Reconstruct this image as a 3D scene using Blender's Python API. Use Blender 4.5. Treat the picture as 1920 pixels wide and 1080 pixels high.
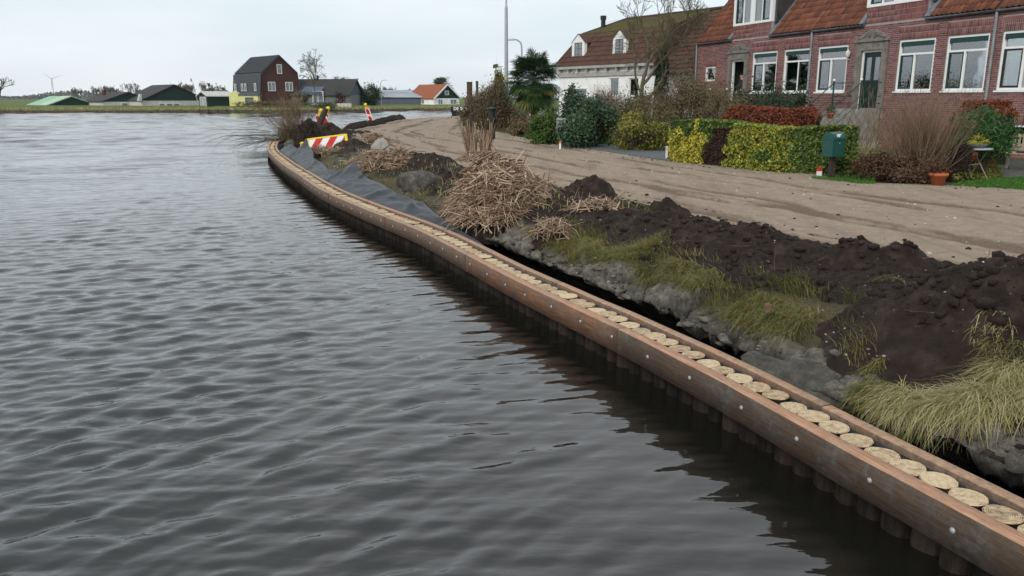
import bpy, math, random
import numpy as np
from mathutils import Vector, Matrix
for o in list(bpy.data.objects): bpy.data.objects.remove(o, do_unlink=True)
sc = bpy.context.scene
col = sc.collection
random.seed(7)
RG = np.random.default_rng(11)
R = math.radians
HAZE = 0.00009

# ------------------------------------------------------------------ camera
CAMH = 2.4
FPX = 1500.0                       # focal length in pixels of the 1920 px photograph
TILT = math.atan((540 - 182.7) / FPX)
TS, TC = math.sin(TILT), math.cos(TILT)
cam = bpy.data.cameras.new('camera'); camo = bpy.data.objects.new('camera', cam); col.objects.link(camo)
cam.sensor_width = 36; cam.lens = 36 * FPX / 1920
cam.clip_start = .05; cam.clip_end = 12000
camo.location = (0, 0, CAMH); camo.rotation_euler = (math.pi / 2 - TILT, 0, 0)
sc.camera = camo
sc.render.resolution_x = 1024; sc.render.resolution_y = 576

# ------------------------------------------------------------------ sky, sun, exposure
SUN_EL, SUN_AZ = R(34), R(212)     # azimuth from +Y clockwise: behind and to the left of the camera
w = bpy.data.worlds.new('World'); sc.world = w; w.use_nodes = True
nt = w.node_tree; nt.nodes.clear()
def wn(t): return nt.nodes.new(t)
out = wn('ShaderNodeOutputWorld'); bg = wn('ShaderNodeBackground'); bg.inputs[1].default_value = .1
sky = wn('ShaderNodeTexSky'); sky.sky_type = 'NISHITA'; sky.sun_disc = False
sky.sun_elevation = SUN_EL; sky.sun_rotation = SUN_AZ; sky.dust_density = 3; sky.ozone_density = 1.5
tc = wn('ShaderNodeTexCoord'); sep = wn('ShaderNodeSeparateXYZ')
nt.links.new(tc.outputs['Generated'], sep.inputs[0])
zz = wn('ShaderNodeMath'); zz.operation = 'MAXIMUM'; zz.inputs[1].default_value = 0
nt.links.new(sep.outputs[2], zz.inputs[0])
za = wn('ShaderNodeMath'); za.operation = 'ADD'; za.inputs[1].default_value = .22
nt.links.new(zz.outputs[0], za.inputs[0])
vd = wn('ShaderNodeVectorMath'); vd.operation = 'DIVIDE'
cb = wn('ShaderNodeCombineXYZ')
for i in range(3): nt.links.new(za.outputs[0], cb.inputs[i])
nt.links.new(tc.outputs['Generated'], vd.inputs[0]); nt.links.new(cb.outputs[0], vd.inputs[1])
nz = wn('ShaderNodeTexNoise'); nz.inputs['Scale'].default_value = .62; nz.inputs['Detail'].default_value = 4; nz.inputs['Roughness'].default_value = .45
nt.links.new(vd.outputs[0], nz.inputs[0])
cr = wn('ShaderNodeValToRGB')
cr.color_ramp.elements[0].position = .34; cr.color_ramp.elements[0].color = (6.3, 7.25, 7.75, 1)
cr.color_ramp.elements[1].position = .66; cr.color_ramp.elements[1].color = (8.8, 9.1, 9.4, 1)
nt.links.new(nz.outputs[0], cr.inputs[0])
mx = wn('ShaderNodeMix'); mx.data_type = 'RGBA'; mx.inputs[0].default_value = .9
nt.links.new(sky.outputs[0], mx.inputs[6]); nt.links.new(cr.outputs[0], mx.inputs[7])
nt.links.new(mx.outputs[2], bg.inputs[0]); nt.links.new(bg.outputs[0], out.inputs[0])
sun = bpy.data.lights.new('sun', 'SUN'); sun.energy = 1.5; sun.angle = R(22); sun.color = (1, .955, .9)
suno = bpy.data.objects.new('sun', sun); col.objects.link(suno)
sd = Vector((math.sin(SUN_AZ) * math.cos(SUN_EL), math.cos(SUN_AZ) * math.cos(SUN_EL), math.sin(SUN_EL)))
suno.rotation_euler = (-sd).to_track_quat('-Z', 'Y').to_euler(); suno.location = sd * 60
sc.view_settings.view_transform = 'Standard'; sc.view_settings.look = 'None'
sc.view_settings.exposure = 0.34; sc.view_settings.gamma = 1
sc.view_settings.use_curve_mapping = False
sc.render.engine = 'CYCLES'

# ------------------------------------------------------------------ measuring helpers
def P(x, y, z=.6):
    """world point of the horizontal plane at height z seen at photo pixel (x, y)"""
    X = (x - 960) / FPX; Y = (y - 540) / FPX
    k = (CAMH - z) / (TS + Y * TC)
    return Vector((X * k, (TC - Y * TS) * k, z))
def Q(x, y, k):
    X = (x - 960) / FPX; Y = (y - 540) / FPX
    return Vector((X * k, (TC - Y * TS) * k, CAMH - (TS + Y * TC) * k))
def PR(p):
    f = p[1] * TC + (CAMH - p[2]) * TS; d = (CAMH - p[2]) * TC - p[1] * TS
    return 960 + FPX * p[0] / f, 540 + FPX * d / f, f

def _hash(ix, iy, seed):
    h = (ix.astype(np.int64) * 374761393 + iy.astype(np.int64) * 668265263 + seed * 974711) & 0xffffffff
    h = ((h ^ (h >> 13)) * 1274126177) & 0xffffffff
    return ((h ^ (h >> 16)) & 0xffff) / 65535.0
def vnoise(x, y, seed=0):
    x = np.asarray(x, float); y = np.asarray(y, float)
    ix = np.floor(x); iy = np.floor(y); fx = x - ix; fy = y - iy
    fx = fx * fx * fx * (fx * (fx * 6 - 15) + 10); fy = fy * fy * fy * (fy * (fy * 6 - 15) + 10)
    a = _hash(ix, iy, seed); b = _hash(ix + 1, iy, seed); c = _hash(ix, iy + 1, seed); d = _hash(ix + 1, iy + 1, seed)
    return (a + (b - a) * fx + (c - a) * fy + (a - b - c + d) * fx * fy) * 2 - 1
def fbm(x, y, oct=4, seed=0, gain=.5):
    t = 0; a = 1; s = 0
    for i in range(oct):
        t = t + a * vnoise(x * 2 ** i + i * 17.3, y * 2 ** i - i * 9.1, seed + i); s += a; a *= gain
    return t / s
def worley(x, y, seed=0):
    """cell noise: distance to the cell border and a random number per cell"""
    x = np.asarray(x, float); y = np.asarray(y, float); ix = np.floor(x); iy = np.floor(y); f1 = np.full(x.shape, 9.); f2 = np.full(x.shape, 9.); cid = np.zeros(x.shape)
    for dx in (-1, 0, 1):
        for dy in (-1, 0, 1):
            cx, cy = ix + dx, iy + dy; d = np.hypot(cx + _hash(cx, cy, seed) - x, cy + _hash(cx, cy, seed + 7) - y); h = _hash(cx, cy, seed + 13)
            nf = d < f1; f2 = np.where(nf, f1, np.minimum(f2, d)); cid = np.where(nf, h, cid); f1 = np.where(nf, d, f1)
    return f2 - f1, cid
def sstep(a, b, x):
    t = np.clip((np.asarray(x, float) - a) / (b - a), 0, 1); return t * t * (3 - 2 * t)

# ------------------------------------------------------------------ object helpers
def tag(o, label=None, cat=None, group=None, kind=None):
    if label: o['label'] = label
    if cat: o['category'] = cat
    if group: o['group'] = group
    if kind: o['kind'] = kind
    return o
def empty(name, loc=(0, 0, 0), rz=0, label=None, cat=None, group=None):
    o = bpy.data.objects.new(name, None); col.objects.link(o)
    o.location = loc; o.rotation_euler = (0, 0, rz); o.empty_display_size = .2
    return tag(o, label, cat, group)
def link(name, me, parent=None, loc=None, rot=None, scale=None):
    o = bpy.data.objects.new(name, me); col.objects.link(o)
    if parent: o.parent = parent
    if loc is not None: o.location = loc
    if rot is not None: o.rotation_euler = rot
    if scale is not None: o.scale = scale
    return o
def mesh_np(name, V, F, mats, parent=None, smooth=False, rnd=None, attrs=None, mi=None, uv=None):
    """V (n,3) array, F (m,k) array of equal-size faces"""
    V = np.asarray(V, np.float32); F = np.asarray(F, np.int32)
    me = bpy.data.meshes.new(name); m, k = F.shape
    me.vertices.add(len(V)); me.vertices.foreach_set('co', V.ravel())
    me.loops.add(m * k); me.loops.foreach_set('vertex_index', F.ravel())
    me.polygons.add(m); me.polygons.foreach_set('loop_start', np.arange(m, dtype=np.int32) * k)
    me.polygons.foreach_set('loop_total', np.full(m, k, np.int32))
    if smooth: me.polygons.foreach_set('use_smooth', np.ones(m, bool))
    if mi is not None: me.polygons.foreach_set('material_index', np.asarray(mi, np.int32))
    for a, arr in dict(attrs or {}, **({'rnd': rnd} if rnd is not None else {})).items():
        at = me.attributes.new(a, 'FLOAT', 'POINT'); at.data.foreach_set('value', np.asarray(arr, np.float32))
    if uv is not None:
        ul = me.uv_layers.new(name='UVMap'); ul.data.foreach_set('uv', np.asarray(uv, np.float32)[F.ravel()].ravel())
    me.update(calc_edges=True)
    for mt in (mats if isinstance(mats, (list, tuple)) else [mats]): me.materials.append(mt)
    return link(name, me, parent)
class MB:
    def __init__(s): s.v = []; s.f = []; s.m = []; s.sm = []
    def add(s, vs, fs, m=0, sm=False):
        b = len(s.v); s.v += [tuple(v) for v in vs]
        for f in fs: s.f.append([b + i for i in f]); s.m.append(m); s.sm.append(sm)
        return s
    def box(s, x0, x1, y0, y1, z0, z1, m=0):
        if x0 > x1: x0, x1 = x1, x0
        if y0 > y1: y0, y1 = y1, y0
        if z0 > z1: z0, z1 = z1, z0
        return s.add([(x0, y0, z0), (x1, y0, z0), (x1, y1, z0), (x0, y1, z0), (x0, y0, z1), (x1, y0, z1), (x1, y1, z1), (x0, y1, z1)],
              [(0, 3, 2, 1), (4, 5, 6, 7), (0, 1, 5, 4), (1, 2, 6, 5), (2, 3, 7, 6), (3, 0, 4, 7)], m)
    def hexa(s, b, t, m=0):
        """solid from four bottom and four top points"""
        return s.add(list(b) + list(t), [(0, 3, 2, 1), (4, 5, 6, 7), (0, 1, 5, 4), (1, 2, 6, 5), (2, 3, 7, 6), (3, 0, 4, 7)], m)
    def bar(s, p0, p1, w, h, m=0, up=(0, 0, 1)):
        p0 = Vector(p0); p1 = Vector(p1); d = (p1 - p0).normalized(); a = d.cross(Vector(up))
        if a.length < 1e-4: a = d.cross(Vector((0, 1, 0)))
        a.normalize(); b = a.cross(d).normalized(); a = a * w / 2; b = b * h / 2
        return s.hexa([p0 - a - b, p0 + a - b, p0 + a + b, p0 - a + b], [p1 - a - b, p1 + a - b, p1 + a + b, p1 - a + b], m)
    def tube(s, pts, rad, n=8, m=0, cap=True, sm=True):
        pts = [Vector(p) for p in pts]
        if not isinstance(rad, (list, tuple)): rad = [rad] * len(pts)
        vs = []; fs = []; ref = None
        for i, p in enumerate(pts):
            d = (pts[min(i + 1, len(pts) - 1)] - pts[max(i - 1, 0)]).normalized()
            if ref is None: ref = Vector((0, 0, 1)) if abs(d.z) < .9 else Vector((1, 0, 0))
            a = d.cross(ref).normalized(); b = a.cross(d).normalized(); ref = b
            for k in range(n):
                t = 2 * math.pi * k / n; vs.append(p + (a * math.cos(t) + b * math.sin(t)) * rad[i])
        for i in range(len(pts) - 1):
            for k in range(n):
                fs.append((i * n + k, i * n + (k + 1) % n, (i + 1) * n + (k + 1) % n, (i + 1) * n + k))
        s.add(vs, fs, m, sm)
        if cap: s.add(vs[:n], [tuple(range(n))], m); s.add(vs[-n:], [tuple(range(n - 1, -1, -1))], m)
        return s
    def lathe(s, prof, n=16, c=(0, 0, 0), m=0, sm=True):
        vs = []; fs = []
        for r, z in prof:
            for k in range(n):
                t = 2 * math.pi * k / n; vs.append((c[0] + r * math.cos(t), c[1] + r * math.sin(t), c[2] + z))
        for i in range(len(prof) - 1):
            for k in range(n): fs.append((i * n + k, i * n + (k + 1) % n, (i + 1) * n + (k + 1) % n, (i + 1) * n + k))
        fs.append(tuple(range(n - 1, -1, -1))); b = (len(prof) - 1) * n; fs.append(tuple(range(b, b + n)))
        return s.add(vs, fs, m, sm)
    def extr(s, poly, vec, m=0):
        """planar polygon extruded along vec"""
        n = len(poly); v = Vector(vec); a = [Vector(p) for p in poly]; vs = a + [p + v for p in a]
        fs = [tuple(range(n - 1, -1, -1)), tuple(range(n, 2 * n))] + [(i, (i + 1) % n, n + (i + 1) % n, n + i) for i in range(n)]
        return s.add(vs, fs, m)
    def quad(s, *p, m=0): return s.add(p, [tuple(range(len(p)))], m)
    def build(s, name, mats, parent=None, loc=None, rot=None):
        me = bpy.data.meshes.new(name); me.from_pydata(s.v, [], s.f)
        me.polygons.foreach_set('material_index', s.m); me.polygons.foreach_set('use_smooth', s.sm)
        for mt in (mats if isinstance(mats, (list, tuple)) else [mats]): me.materials.append(mt)
        me.update(); return link(name, me, parent, loc, rot)
def box(name, x0, x1, y0, y1, z0, z1, mat, parent=None): return MB().box(x0, x1, y0, y1, z0, z1).build(name, mat, parent)

# ------------------------------------------------------------------ materials
def lin(c):
    if isinstance(c, str):
        c = [int(c[i:i + 2], 16) / 255 for i in (0, 2, 4)]
        return tuple((v / 12.92 if v <= .04045 else ((v + .055) / 1.055) ** 2.4) for v in c) + (1,)
    return tuple(c) + (1,)
def nodes(name):
    m = bpy.data.materials.new(name); m.use_nodes = True; t = m.node_tree
    b = t.nodes['Principled BSDF']; return m, t, b
def ramp(t, cols, pos=None):
    n = t.nodes.new('ShaderNodeValToRGB'); e = n.color_ramp.elements
    for i, c in enumerate(cols):
        p = pos[i] if pos else (.3 + .4 * i / max(1, len(cols) - 1))
        if i < 2: el = e[i]; el.position = p
        else: el = e.new(p)
        el.color = lin(c)
    return n
def mth(t, op, a, b=None):
    n = t.nodes.new('ShaderNodeMath'); n.operation = op
    for i, v in enumerate((a, b)):
        if v is None: continue
        if isinstance(v, (int, float)): n.inputs[i].default_value = v
        else: t.links.new(v, n.inputs[i])
    return n.outputs[0]
def mat(name, cols, scale=6, rough=.8, bump=0, bscale=None, bdist=.02, detail=6, spec=.3, stretch=None, rand=False, metallic=0, pos=None, coord='Object', rvar=0, tint=0):
    """procedural surface: colour ramp over fractal noise, optional relief; rand shifts the pattern object by object"""
    m, t, b = nodes(name); L = t.links.new
    b.inputs['Roughness'].default_value = rough; b.inputs['Specular IOR Level'].default_value = spec; b.inputs['Metallic'].default_value = metallic
    tc = t.nodes.new('ShaderNodeTexCoord'); vec = tc.outputs[coord]
    if stretch:
        mp = t.nodes.new('ShaderNodeMapping'); mp.inputs['Scale'].default_value = stretch; L(vec, mp.inputs[0]); vec = mp.outputs[0]
    oi = None
    if rand:
        oi = t.nodes.new('ShaderNodeObjectInfo'); va = t.nodes.new('ShaderNodeVectorMath'); va.operation = 'ADD'
        L(vec, va.inputs[0]); sc_ = mth(t, 'MULTIPLY', oi.outputs['Random'], 91.7); L(sc_, va.inputs[1]); vec = va.outputs[0]
    n = t.nodes.new('ShaderNodeTexNoise'); n.inputs['Scale'].default_value = scale; n.inputs['Detail'].default_value = detail; n.inputs['Roughness'].default_value = .6
    L(vec, n.inputs[0]); r = ramp(t, cols, pos); fac = n.outputs[0]
    if rand and tint:
        fac = mth(t, 'ADD', fac, mth(t, 'MULTIPLY', mth(t, 'SUBTRACT', oi.outputs['Random'], .5), tint))
    L(fac, r.inputs[0]); L(r.outputs[0], b.inputs['Base Color'])
    if rvar:
        rv = mth(t, 'ADD', mth(t, 'MULTIPLY', n.outputs[0], rvar), rough - rvar / 2); L(rv, b.inputs['Roughness'])
    if bump:
        n2 = t.nodes.new('ShaderNodeTexNoise'); n2.inputs['Scale'].default_value = bscale or scale * 4; n2.inputs['Detail'].default_value = 8; n2.inputs['Roughness'].default_value = .65
        L(vec, n2.inputs[0]); bp = t.nodes.new('ShaderNodeBump'); bp.inputs['Strength'].default_value = bump; bp.inputs['Distance'].default_value = bdist
        L(n2.outputs[0], bp.inputs['Height']); L(bp.outputs[0], b.inputs['Normal'])
    return m
def leafmat(name, cols, rough=.55, trans=.25, pos=None, spec=.3):
    """foliage: colour by a random number stored on every leaf or stalk, plus light through the leaf"""
    m, t, b = nodes(name); L = t.links.new
    at = t.nodes.new('ShaderNodeAttribute'); at.attribute_name = 'rnd'
    r = ramp(t, cols, pos or [i / max(1, len(cols) - 1) for i in range(len(cols))]); L(at.outputs['Fac'], r.inputs[0])
    L(r.outputs[0], b.inputs['Base Color']); b.inputs['Roughness'].default_value = rough; b.inputs['Specular IOR Level'].default_value = spec
    if trans:
        tr = t.nodes.new('ShaderNodeBsdfTranslucent'); L(r.outputs[0], tr.inputs[0]); ms = t.nodes.new('ShaderNodeMixShader')
        ms.inputs[0].default_value = trans; L(b.outputs[0], ms.inputs[1]); L(tr.outputs[0], ms.inputs[2]); L(ms.outputs[0], t.nodes['Material Output'].inputs[0])
    return m

M = {}
M['white'] = mat('white_paint', [(.72, .72, .70), (.80, .80, .79)], 8, .45, .05, 60)
M['green_paint'] = mat('dark_green_paint', [(.006, .036, .031), (.009, .05, .043)], 5, .35)
M['door_green'] = mat('door_green_paint', [(.004, .016, .015), (.007, .024, .022)], 5, .4)
M['black_paint'] = mat('black_paint', [(.012, .014, .014), (.022, .024, .024)], 5, .35)
M['zinc'] = mat('zinc', [(.22, .23, .25), (.34, .36, .39)], 4, .5, .05, 30, metallic=.3)
M['dark_zinc'] = mat('dark_zinc', [(.07, .08, .09), (.13, .14, .15)], 4, .55, metallic=.2)
M['lead'] = mat('lead', [(.09, .10, .115), (.17, .185, .20)], 6, .6)
M['galv'] = mat('galvanised_steel', [(.30, .32, .34), (.42, .44, .46)], 9, .5, .05, 40, metallic=.35)
M['stone'] = mat('door_stone', [(.12, .108, .094), (.23, .21, .185)], 5, .9, .3, 40)
M['concrete'] = mat('concrete', [(.17, .165, .15), (.34, .33, .30)], 5, .92, .5, 30)
M['render'] = mat('white_render', [(.62, .61, .58), (.80, .80, .78), (.84, .84, .83)], 1.3, .85, .2, 30)
M['yellow'] = mat('yellow_plastic', [(.72, .52, .02), (.85, .66, .05)], 8, .4)
M['red'] = mat('red_reflective', [(.45, .015, .015), (.6, .03, .025)], 9, .4)
M['terracotta'] = mat('terracotta', [(.38, .09, .035), (.52, .15, .06)], 9, .8, .2, 50)
M['darkwood'] = mat('dark_wood', [(.02, .015, .012), (.06, .045, .035)], 6, .85, .4, 40, stretch=(4, 4, .6))
M['teak'] = mat('weathered_teak', [(.24, .20, .13), (.38, .33, .22)], 8, .8, .2, 50, stretch=(1, 6, 6))
M['bark'] = mat('bark', [(.06, .048, .036), (.14, .115, .085)], 12, .9, .5, 50)
M['bark_green'] = mat('mossy_bark', [(.075, .07, .035), (.16, .14, .085)], 9, .9, .5, 50)
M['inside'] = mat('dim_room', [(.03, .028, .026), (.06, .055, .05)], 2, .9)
M['curtain'] = mat('curtain', [(.5, .5, .48), (.66, .66, .64)], 2, .9, .4, 6, stretch=(9, 1, .2))
M['blind'] = mat('blind_slats', [(.66, .66, .65), (.76, .76, .75)], 4, .6)
def glassmat(name, refl, tint):
    m, t, b = nodes(name); L = t.links.new
    g = t.nodes.new('ShaderNodeBsdfGlossy'); g.inputs['Roughness'].default_value = .015; g.inputs[0].default_value = (.92, .95, .97, 1)
    tr = t.nodes.new('ShaderNodeBsdfTransparent'); tr.inputs[0].default_value = (tint, tint * 1.01, tint, 1)
    fr = t.nodes.new('ShaderNodeFresnel'); fr.inputs[0].default_value = 1.5
    f = mth(t, 'ADD', mth(t, 'MULTIPLY', fr.outputs[0], 1.6), refl)
    nn = t.nodes.new('ShaderNodeTexNoise'); nn.inputs['Scale'].default_value = 1.2; bp = t.nodes.new('ShaderNodeBump'); bp.inputs['Strength'].default_value = .05; bp.inputs['Distance'].default_value = .05
    tc = t.nodes.new('ShaderNodeTexCoord'); L(tc.outputs['Object'], nn.inputs[0]); L(nn.outputs[0], bp.inputs['Height']); L(bp.outputs[0], g.inputs['Normal'])
    ms = t.nodes.new('ShaderNodeMixShader'); L(f, ms.inputs[0]); L(tr.outputs[0], ms.inputs[1]); L(g.outputs[0], ms.inputs[2]); L(ms.outputs[0], t.nodes['Material Output'].inputs[0])
    return m
M['glass'] = glassmat('window_glass', .2, .9)

def brickmat():
    """single fired bricks, tone by brick: random number on the mesh plus the object's own random number"""
    m, t, b = nodes('red_brick'); L = t.links.new
    at = t.nodes.new('ShaderNodeAttribute'); at.attribute_name = 'rnd'; oi = t.nodes.new('ShaderNodeObjectInfo')
    f = mth(t, 'FRACT', mth(t, 'ADD', at.outputs['Fac'], oi.outputs['Random']))
    r = ramp(t, [(.10, .042, .041), (.175, .07, .066), (.23, .092, .082), (.15, .064, .064), (.25, .115, .10)], [0, .3, .6, .8, 1]); L(f, r.inputs[0])
    tc = t.nodes.new('ShaderNodeTexCoord'); n = t.nodes.new('ShaderNodeTexNoise'); n.inputs['Scale'].default_value = 30; n.inputs['Detail'].default_value = 6; L(tc.outputs['Object'], n.inputs[0])
    n3 = t.nodes.new('ShaderNodeTexNoise'); n3.inputs['Scale'].default_value = .7; n3.inputs['Detail'].default_value = 5; L(tc.outputs['Object'], n3.inputs[0])
    hs = t.nodes.new('ShaderNodeHueSaturation'); L(r.outputs[0], hs.inputs['Color']); L(mth(t, 'ADD', mth(t, 'MULTIPLY', n.outputs[0], .7), mth(t, 'ADD', mth(t, 'MULTIPLY', n3.outputs[0], .95), .2)), hs.inputs['Value'])
    L(hs.outputs[0], b.inputs['Base Color']); b.inputs['Roughness'].default_value = .88; b.inputs['Specular IOR Level'].default_value = .2
    bp = t.nodes.new('ShaderNodeBump'); bp.inputs['Strength'].default_value = .4; bp.inputs['Distance'].default_value = .006; L(n.outputs[0], bp.inputs['Height']); L(bp.outputs[0], b.inputs['Normal'])
    return m
M['brick'] = brickmat()
M['mortar'] = mat('mortar', [(.24, .215, .20), (.36, .33, .31)], 3, .95, .3, 60)
def tilemat(name, cols, moss=None):
    m, t, b = nodes(name); L = t.links.new
    at = t.nodes.new('ShaderNodeAttribute'); at.attribute_name = 'rnd'; oi = t.nodes.new('ShaderNodeObjectInfo')
    f = mth(t, 'FRACT', mth(t, 'ADD', at.outputs['Fac'], oi.outputs['Random']))
    r = ramp(t, cols, [i / (len(cols) - 1) for i in range(len(cols))]); L(f, r.inputs[0]); c = r.outputs[0]
    tc = t.nodes.new('ShaderNodeTexCoord'); n = t.nodes.new('ShaderNodeTexNoise'); n.inputs['Scale'].default_value = 14; n.inputs['Detail'].default_value = 7; L(tc.outputs['Object'], n.inputs[0])
    hs = t.nodes.new('ShaderNodeHueSaturation'); L(c, hs.inputs['Color']); L(mth(t, 'ADD', mth(t, 'MULTIPLY', n.outputs[0], 1.2), .4), hs.inputs['Value']); c = hs.outputs[0]
    if moss:
        a2 = t.nodes.new('ShaderNodeAttribute'); a2.attribute_name = 'moss'; n2 = t.nodes.new('ShaderNodeTexNoise'); n2.inputs['Scale'].default_value = 2.2; n2.inputs['Detail'].default_value = 8; n2.inputs['Roughness'].default_value = .7; L(tc.outputs['Object'], n2.inputs[0])
        k = mth(t, 'MULTIPLY', mth(t, 'SUBTRACT', mth(t, 'ADD', a2.outputs['Fac'], n2.outputs[0]), .82), 4); k2 = t.nodes.new('ShaderNodeClamp'); L(k, k2.inputs[0])
        mm = t.nodes.new('ShaderNodeMix'); mm.data_type = 'RGBA'; L(k2.outputs[0], mm.inputs[0]); L(c, mm.inputs[6]); rr = ramp(t, moss, [.3, .7]); L(n.outputs[0], rr.inputs[0]); L(rr.outputs[0], mm.inputs[7]); c = mm.outputs[2]
    L(c, b.inputs['Base Color']); b.inputs['Roughness'].default_value = .8; b.inputs['Specular IOR Level'].default_value = .25
    bp = t.nodes.new('ShaderNodeBump'); bp.inputs['Strength'].default_value = .3; bp.inputs['Distance'].default_value = .008; L(n.outputs[0], bp.inputs['Height']); L(bp.outputs[0], b.inputs['Normal'])
    return m
M['tile'] = tilemat('clay_pantile', [(.085, .034, .022), (.13, .047, .028), (.175, .062, .036), (.105, .042, .027), (.21, .078, .043)])
M['tile_old'] = tilemat('old_clay_pantile', [(.055, .03, .024), (.082, .04, .03), (.105, .05, .036), (.07, .037, .029)], [(.05, .052, .014), (.115, .11, .03)])
M['tile_dark'] = tilemat('slate_grey_tile', [(.05, .054, .062), (.085, .09, .10), (.065, .07, .076)])

# ================================================================== shoreline of the revetment
WP = [(3.6, 0), (2.3, 3.23), (1.93, 4.17), (1.43, 5.55), (.92, 6.84), (.5, 7.75), (-.09, 9.02), (-.97, 11.15), (-1.61, 12.6), (-2.63, 14.5), (-4.15, 17.62), (-5.56, 21.09), (-7.2, 25.2), (-9.54, 31.62), (-10.95, 36.6), (-11.55, 39.6), (-11.35, 41.2), (-10.7, 42.6), (-9.9, 43.6)]
def catmull(pts, step):
    pts = [np.array(p, float) for p in pts]; pts = [2 * pts[0] - pts[1]] + pts + [2 * pts[-1] - pts[-2]]; out = []
    for i in range(1, len(pts) - 2):
        a, b, c, d = pts[i - 1:i + 3]; n = max(2, int(np.linalg.norm(c - b) / step))
        for k in range(n):
            t = k / n; out.append(.5 * (2 * b + (c - a) * t + (2 * a - 5 * b + 4 * c - d) * t * t + (3 * b - a - 3 * c + d) * t ** 3))
    out.append(pts[-2]); return np.array(out)
WP = [(x - .046 * float(sstep(4.8, 7.2, y)), y - .018 * float(sstep(4.8, 7.2, y))) for x, y in WP]
SPL = catmull(WP, .08)
for _ in range(14):
    SPL[3:-3] = (SPL[1:-5] + SPL[2:-4] + SPL[3:-3] + SPL[4:-2] + SPL[5:-1]) / 5
SS = np.r_[0, np.cumsum(np.linalg.norm(np.diff(SPL, axis=0), axis=1))]; SMAX = SS[-1]
TAN = np.gradient(SPL, axis=0); TAN /= np.linalg.norm(TAN, axis=1)[:, None]
for _ in range(30): TAN[1:-1] = (TAN[:-2] + TAN[1:-1] + TAN[2:]) / 3
TAN /= np.linalg.norm(TAN, axis=1)[:, None]
def su2xy(s, u):
    s = np.asarray(s, float); u = np.asarray(u, float)
    x = np.interp(s, SS, SPL[:, 0]); y = np.interp(s, SS, SPL[:, 1]); tx = np.interp(s, SS, TAN[:, 0]); ty = np.interp(s, SS, TAN[:, 1])
    return x + ty * u, y - tx * u
def xy2su(x, y):
    x = np.atleast_1d(np.asarray(x, float)); y = np.atleast_1d(np.asarray(y, float)); S_ = np.empty(len(x)); U_ = np.empty(len(x))
    sub = SPL[::3]; 
    for i in range(0, len(x), 4000):
        dx = x[i:i + 4000, None] - sub[None, :, 0]; dy = y[i:i + 4000, None] - sub[None, :, 1]
        j = np.argmin(dx * dx + dy * dy, axis=1) * 3
        S_[i:i + 4000] = SS[j]; U_[i:i + 4000] = (x[i:i + 4000] - SPL[j, 0]) * TAN[j, 1] - (y[i:i + 4000] - SPL[j, 1]) * TAN[j, 0]
    return S_, U_
def rev_x(y): return np.interp(y, SPL[:480, 1], SPL[:480, 0])
S0 = 3.48
LIPS = [-2, 1.1, 1.6, 2.2, 2.9, 4.4, 7, 9.6, 12, 20, 30, 50]; LIPU = [.95, .84, .78, .74, .86, .98, .94, .98, .86, .78, .7, .65]
def lip(s): return np.interp(np.asarray(s) - S0, LIPS, LIPU) + .085 * fbm(s * 1.1, s * 0 + 3, 3, 5) + .05 * np.abs(vnoise(s * 2.3, s * 0, 9))
def bank_base(s, u):
    """height of the old bank without the heaps"""
    l = lip(s); d = u - l
    z = .34 + .12 * sstep(0, .35, d) + .18 * sstep(.3, 1.1, d) + .12 * sstep(1.0, 2.0, d)
    z = z - .20 * sstep(3.0, 4.3, u)
    rough = sstep(.05, .3, d) * (1 - sstep(3.6, 4.4, u))
    soil = soilness(s, u)
    z = z + rough * ((.05 + .06 * soil) * fbm(s * 1.7, u * 1.7, 4, 21) + (.018 + .045 * soil) * fbm(s * 6, u * 6, 4, 31) + .02 * soil * np.abs(fbm(s * 16, u * 16, 3, 77)))
    return z
def soilness(s, u):
    e = np.interp(np.asarray(s) - S0, [-2, 1.5, 2.5, 3.2, 4, 5, 6.2, 8, 10, 13, 50], [.95, .95, 1.6, 1.95, 1.65, 1.6, 1.35, 1.3, 1.5, 1.7, 1.6])
    return sstep(-.15, .15, u - e + .35 * fbm(s * 1.3, u * 1.3, 3, 44))
def ground_z(x, y):
    s, u = xy2su(x, y); b = bank_base(s, u)
    return np.where(u < lip(s), .0, np.where(u > 3.5, np.maximum(b, .62), b))

# ------------------------------------------------------------------ water
def water_material():
    m, t, b = nodes('canal_water'); L = t.links.new
    b.inputs['Base Color'].default_value = (.010, .0095, .0075, 1); b.inputs['Roughness'].default_value = .035; b.inputs['IOR'].default_value = 1.55; b.inputs['Specular IOR Level'].default_value = .5
    tc = t.nodes.new('ShaderNodeTexCoord'); mp = t.nodes.new('ShaderNodeMapping'); mp.inputs['Rotation'].default_value = (0, 0, R(-28)); mp.inputs['Scale'].default_value = (.55, 1.5, 1); L(tc.outputs['Object'], mp.inputs[0])
    hs = []
    for scl, wgt in ((1.1, .36), (3.2, .34), (8, .20), (20, .025)):
        n = t.nodes.new('ShaderNodeTexNoise'); n.inputs['Scale'].default_value = scl; n.inputs['Detail'].default_value = 2.5; n.inputs['Roughness'].default_value = .5; L(mp.outputs[0], n.inputs[0]); hs.append(mth(t, 'MULTIPLY', n.outputs[0], wgt))
    h = mth(t, 'ADD', mth(t, 'ADD', hs[0], hs[1]), mth(t, 'ADD', hs[2], hs[3]))
    a = t.nodes.new('ShaderNodeAttribute'); a.attribute_name = 'chop'
    bp = t.nodes.new('ShaderNodeBump'); bp.inputs['Strength'].default_value = 1; bp.inputs['Distance'].default_value = .06; L(mth(t, 'MULTIPLY', h, a.outputs['Fac']), bp.inputs['Height']); L(bp.outputs[0], b.inputs['Normal'])
    a2 = t.nodes.new('ShaderNodeAttribute'); a2.attribute_name = 'ripple'; L(a2.outputs['Fac'], b.inputs['Roughness'])
    return m
M['water'] = water_material()
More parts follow.
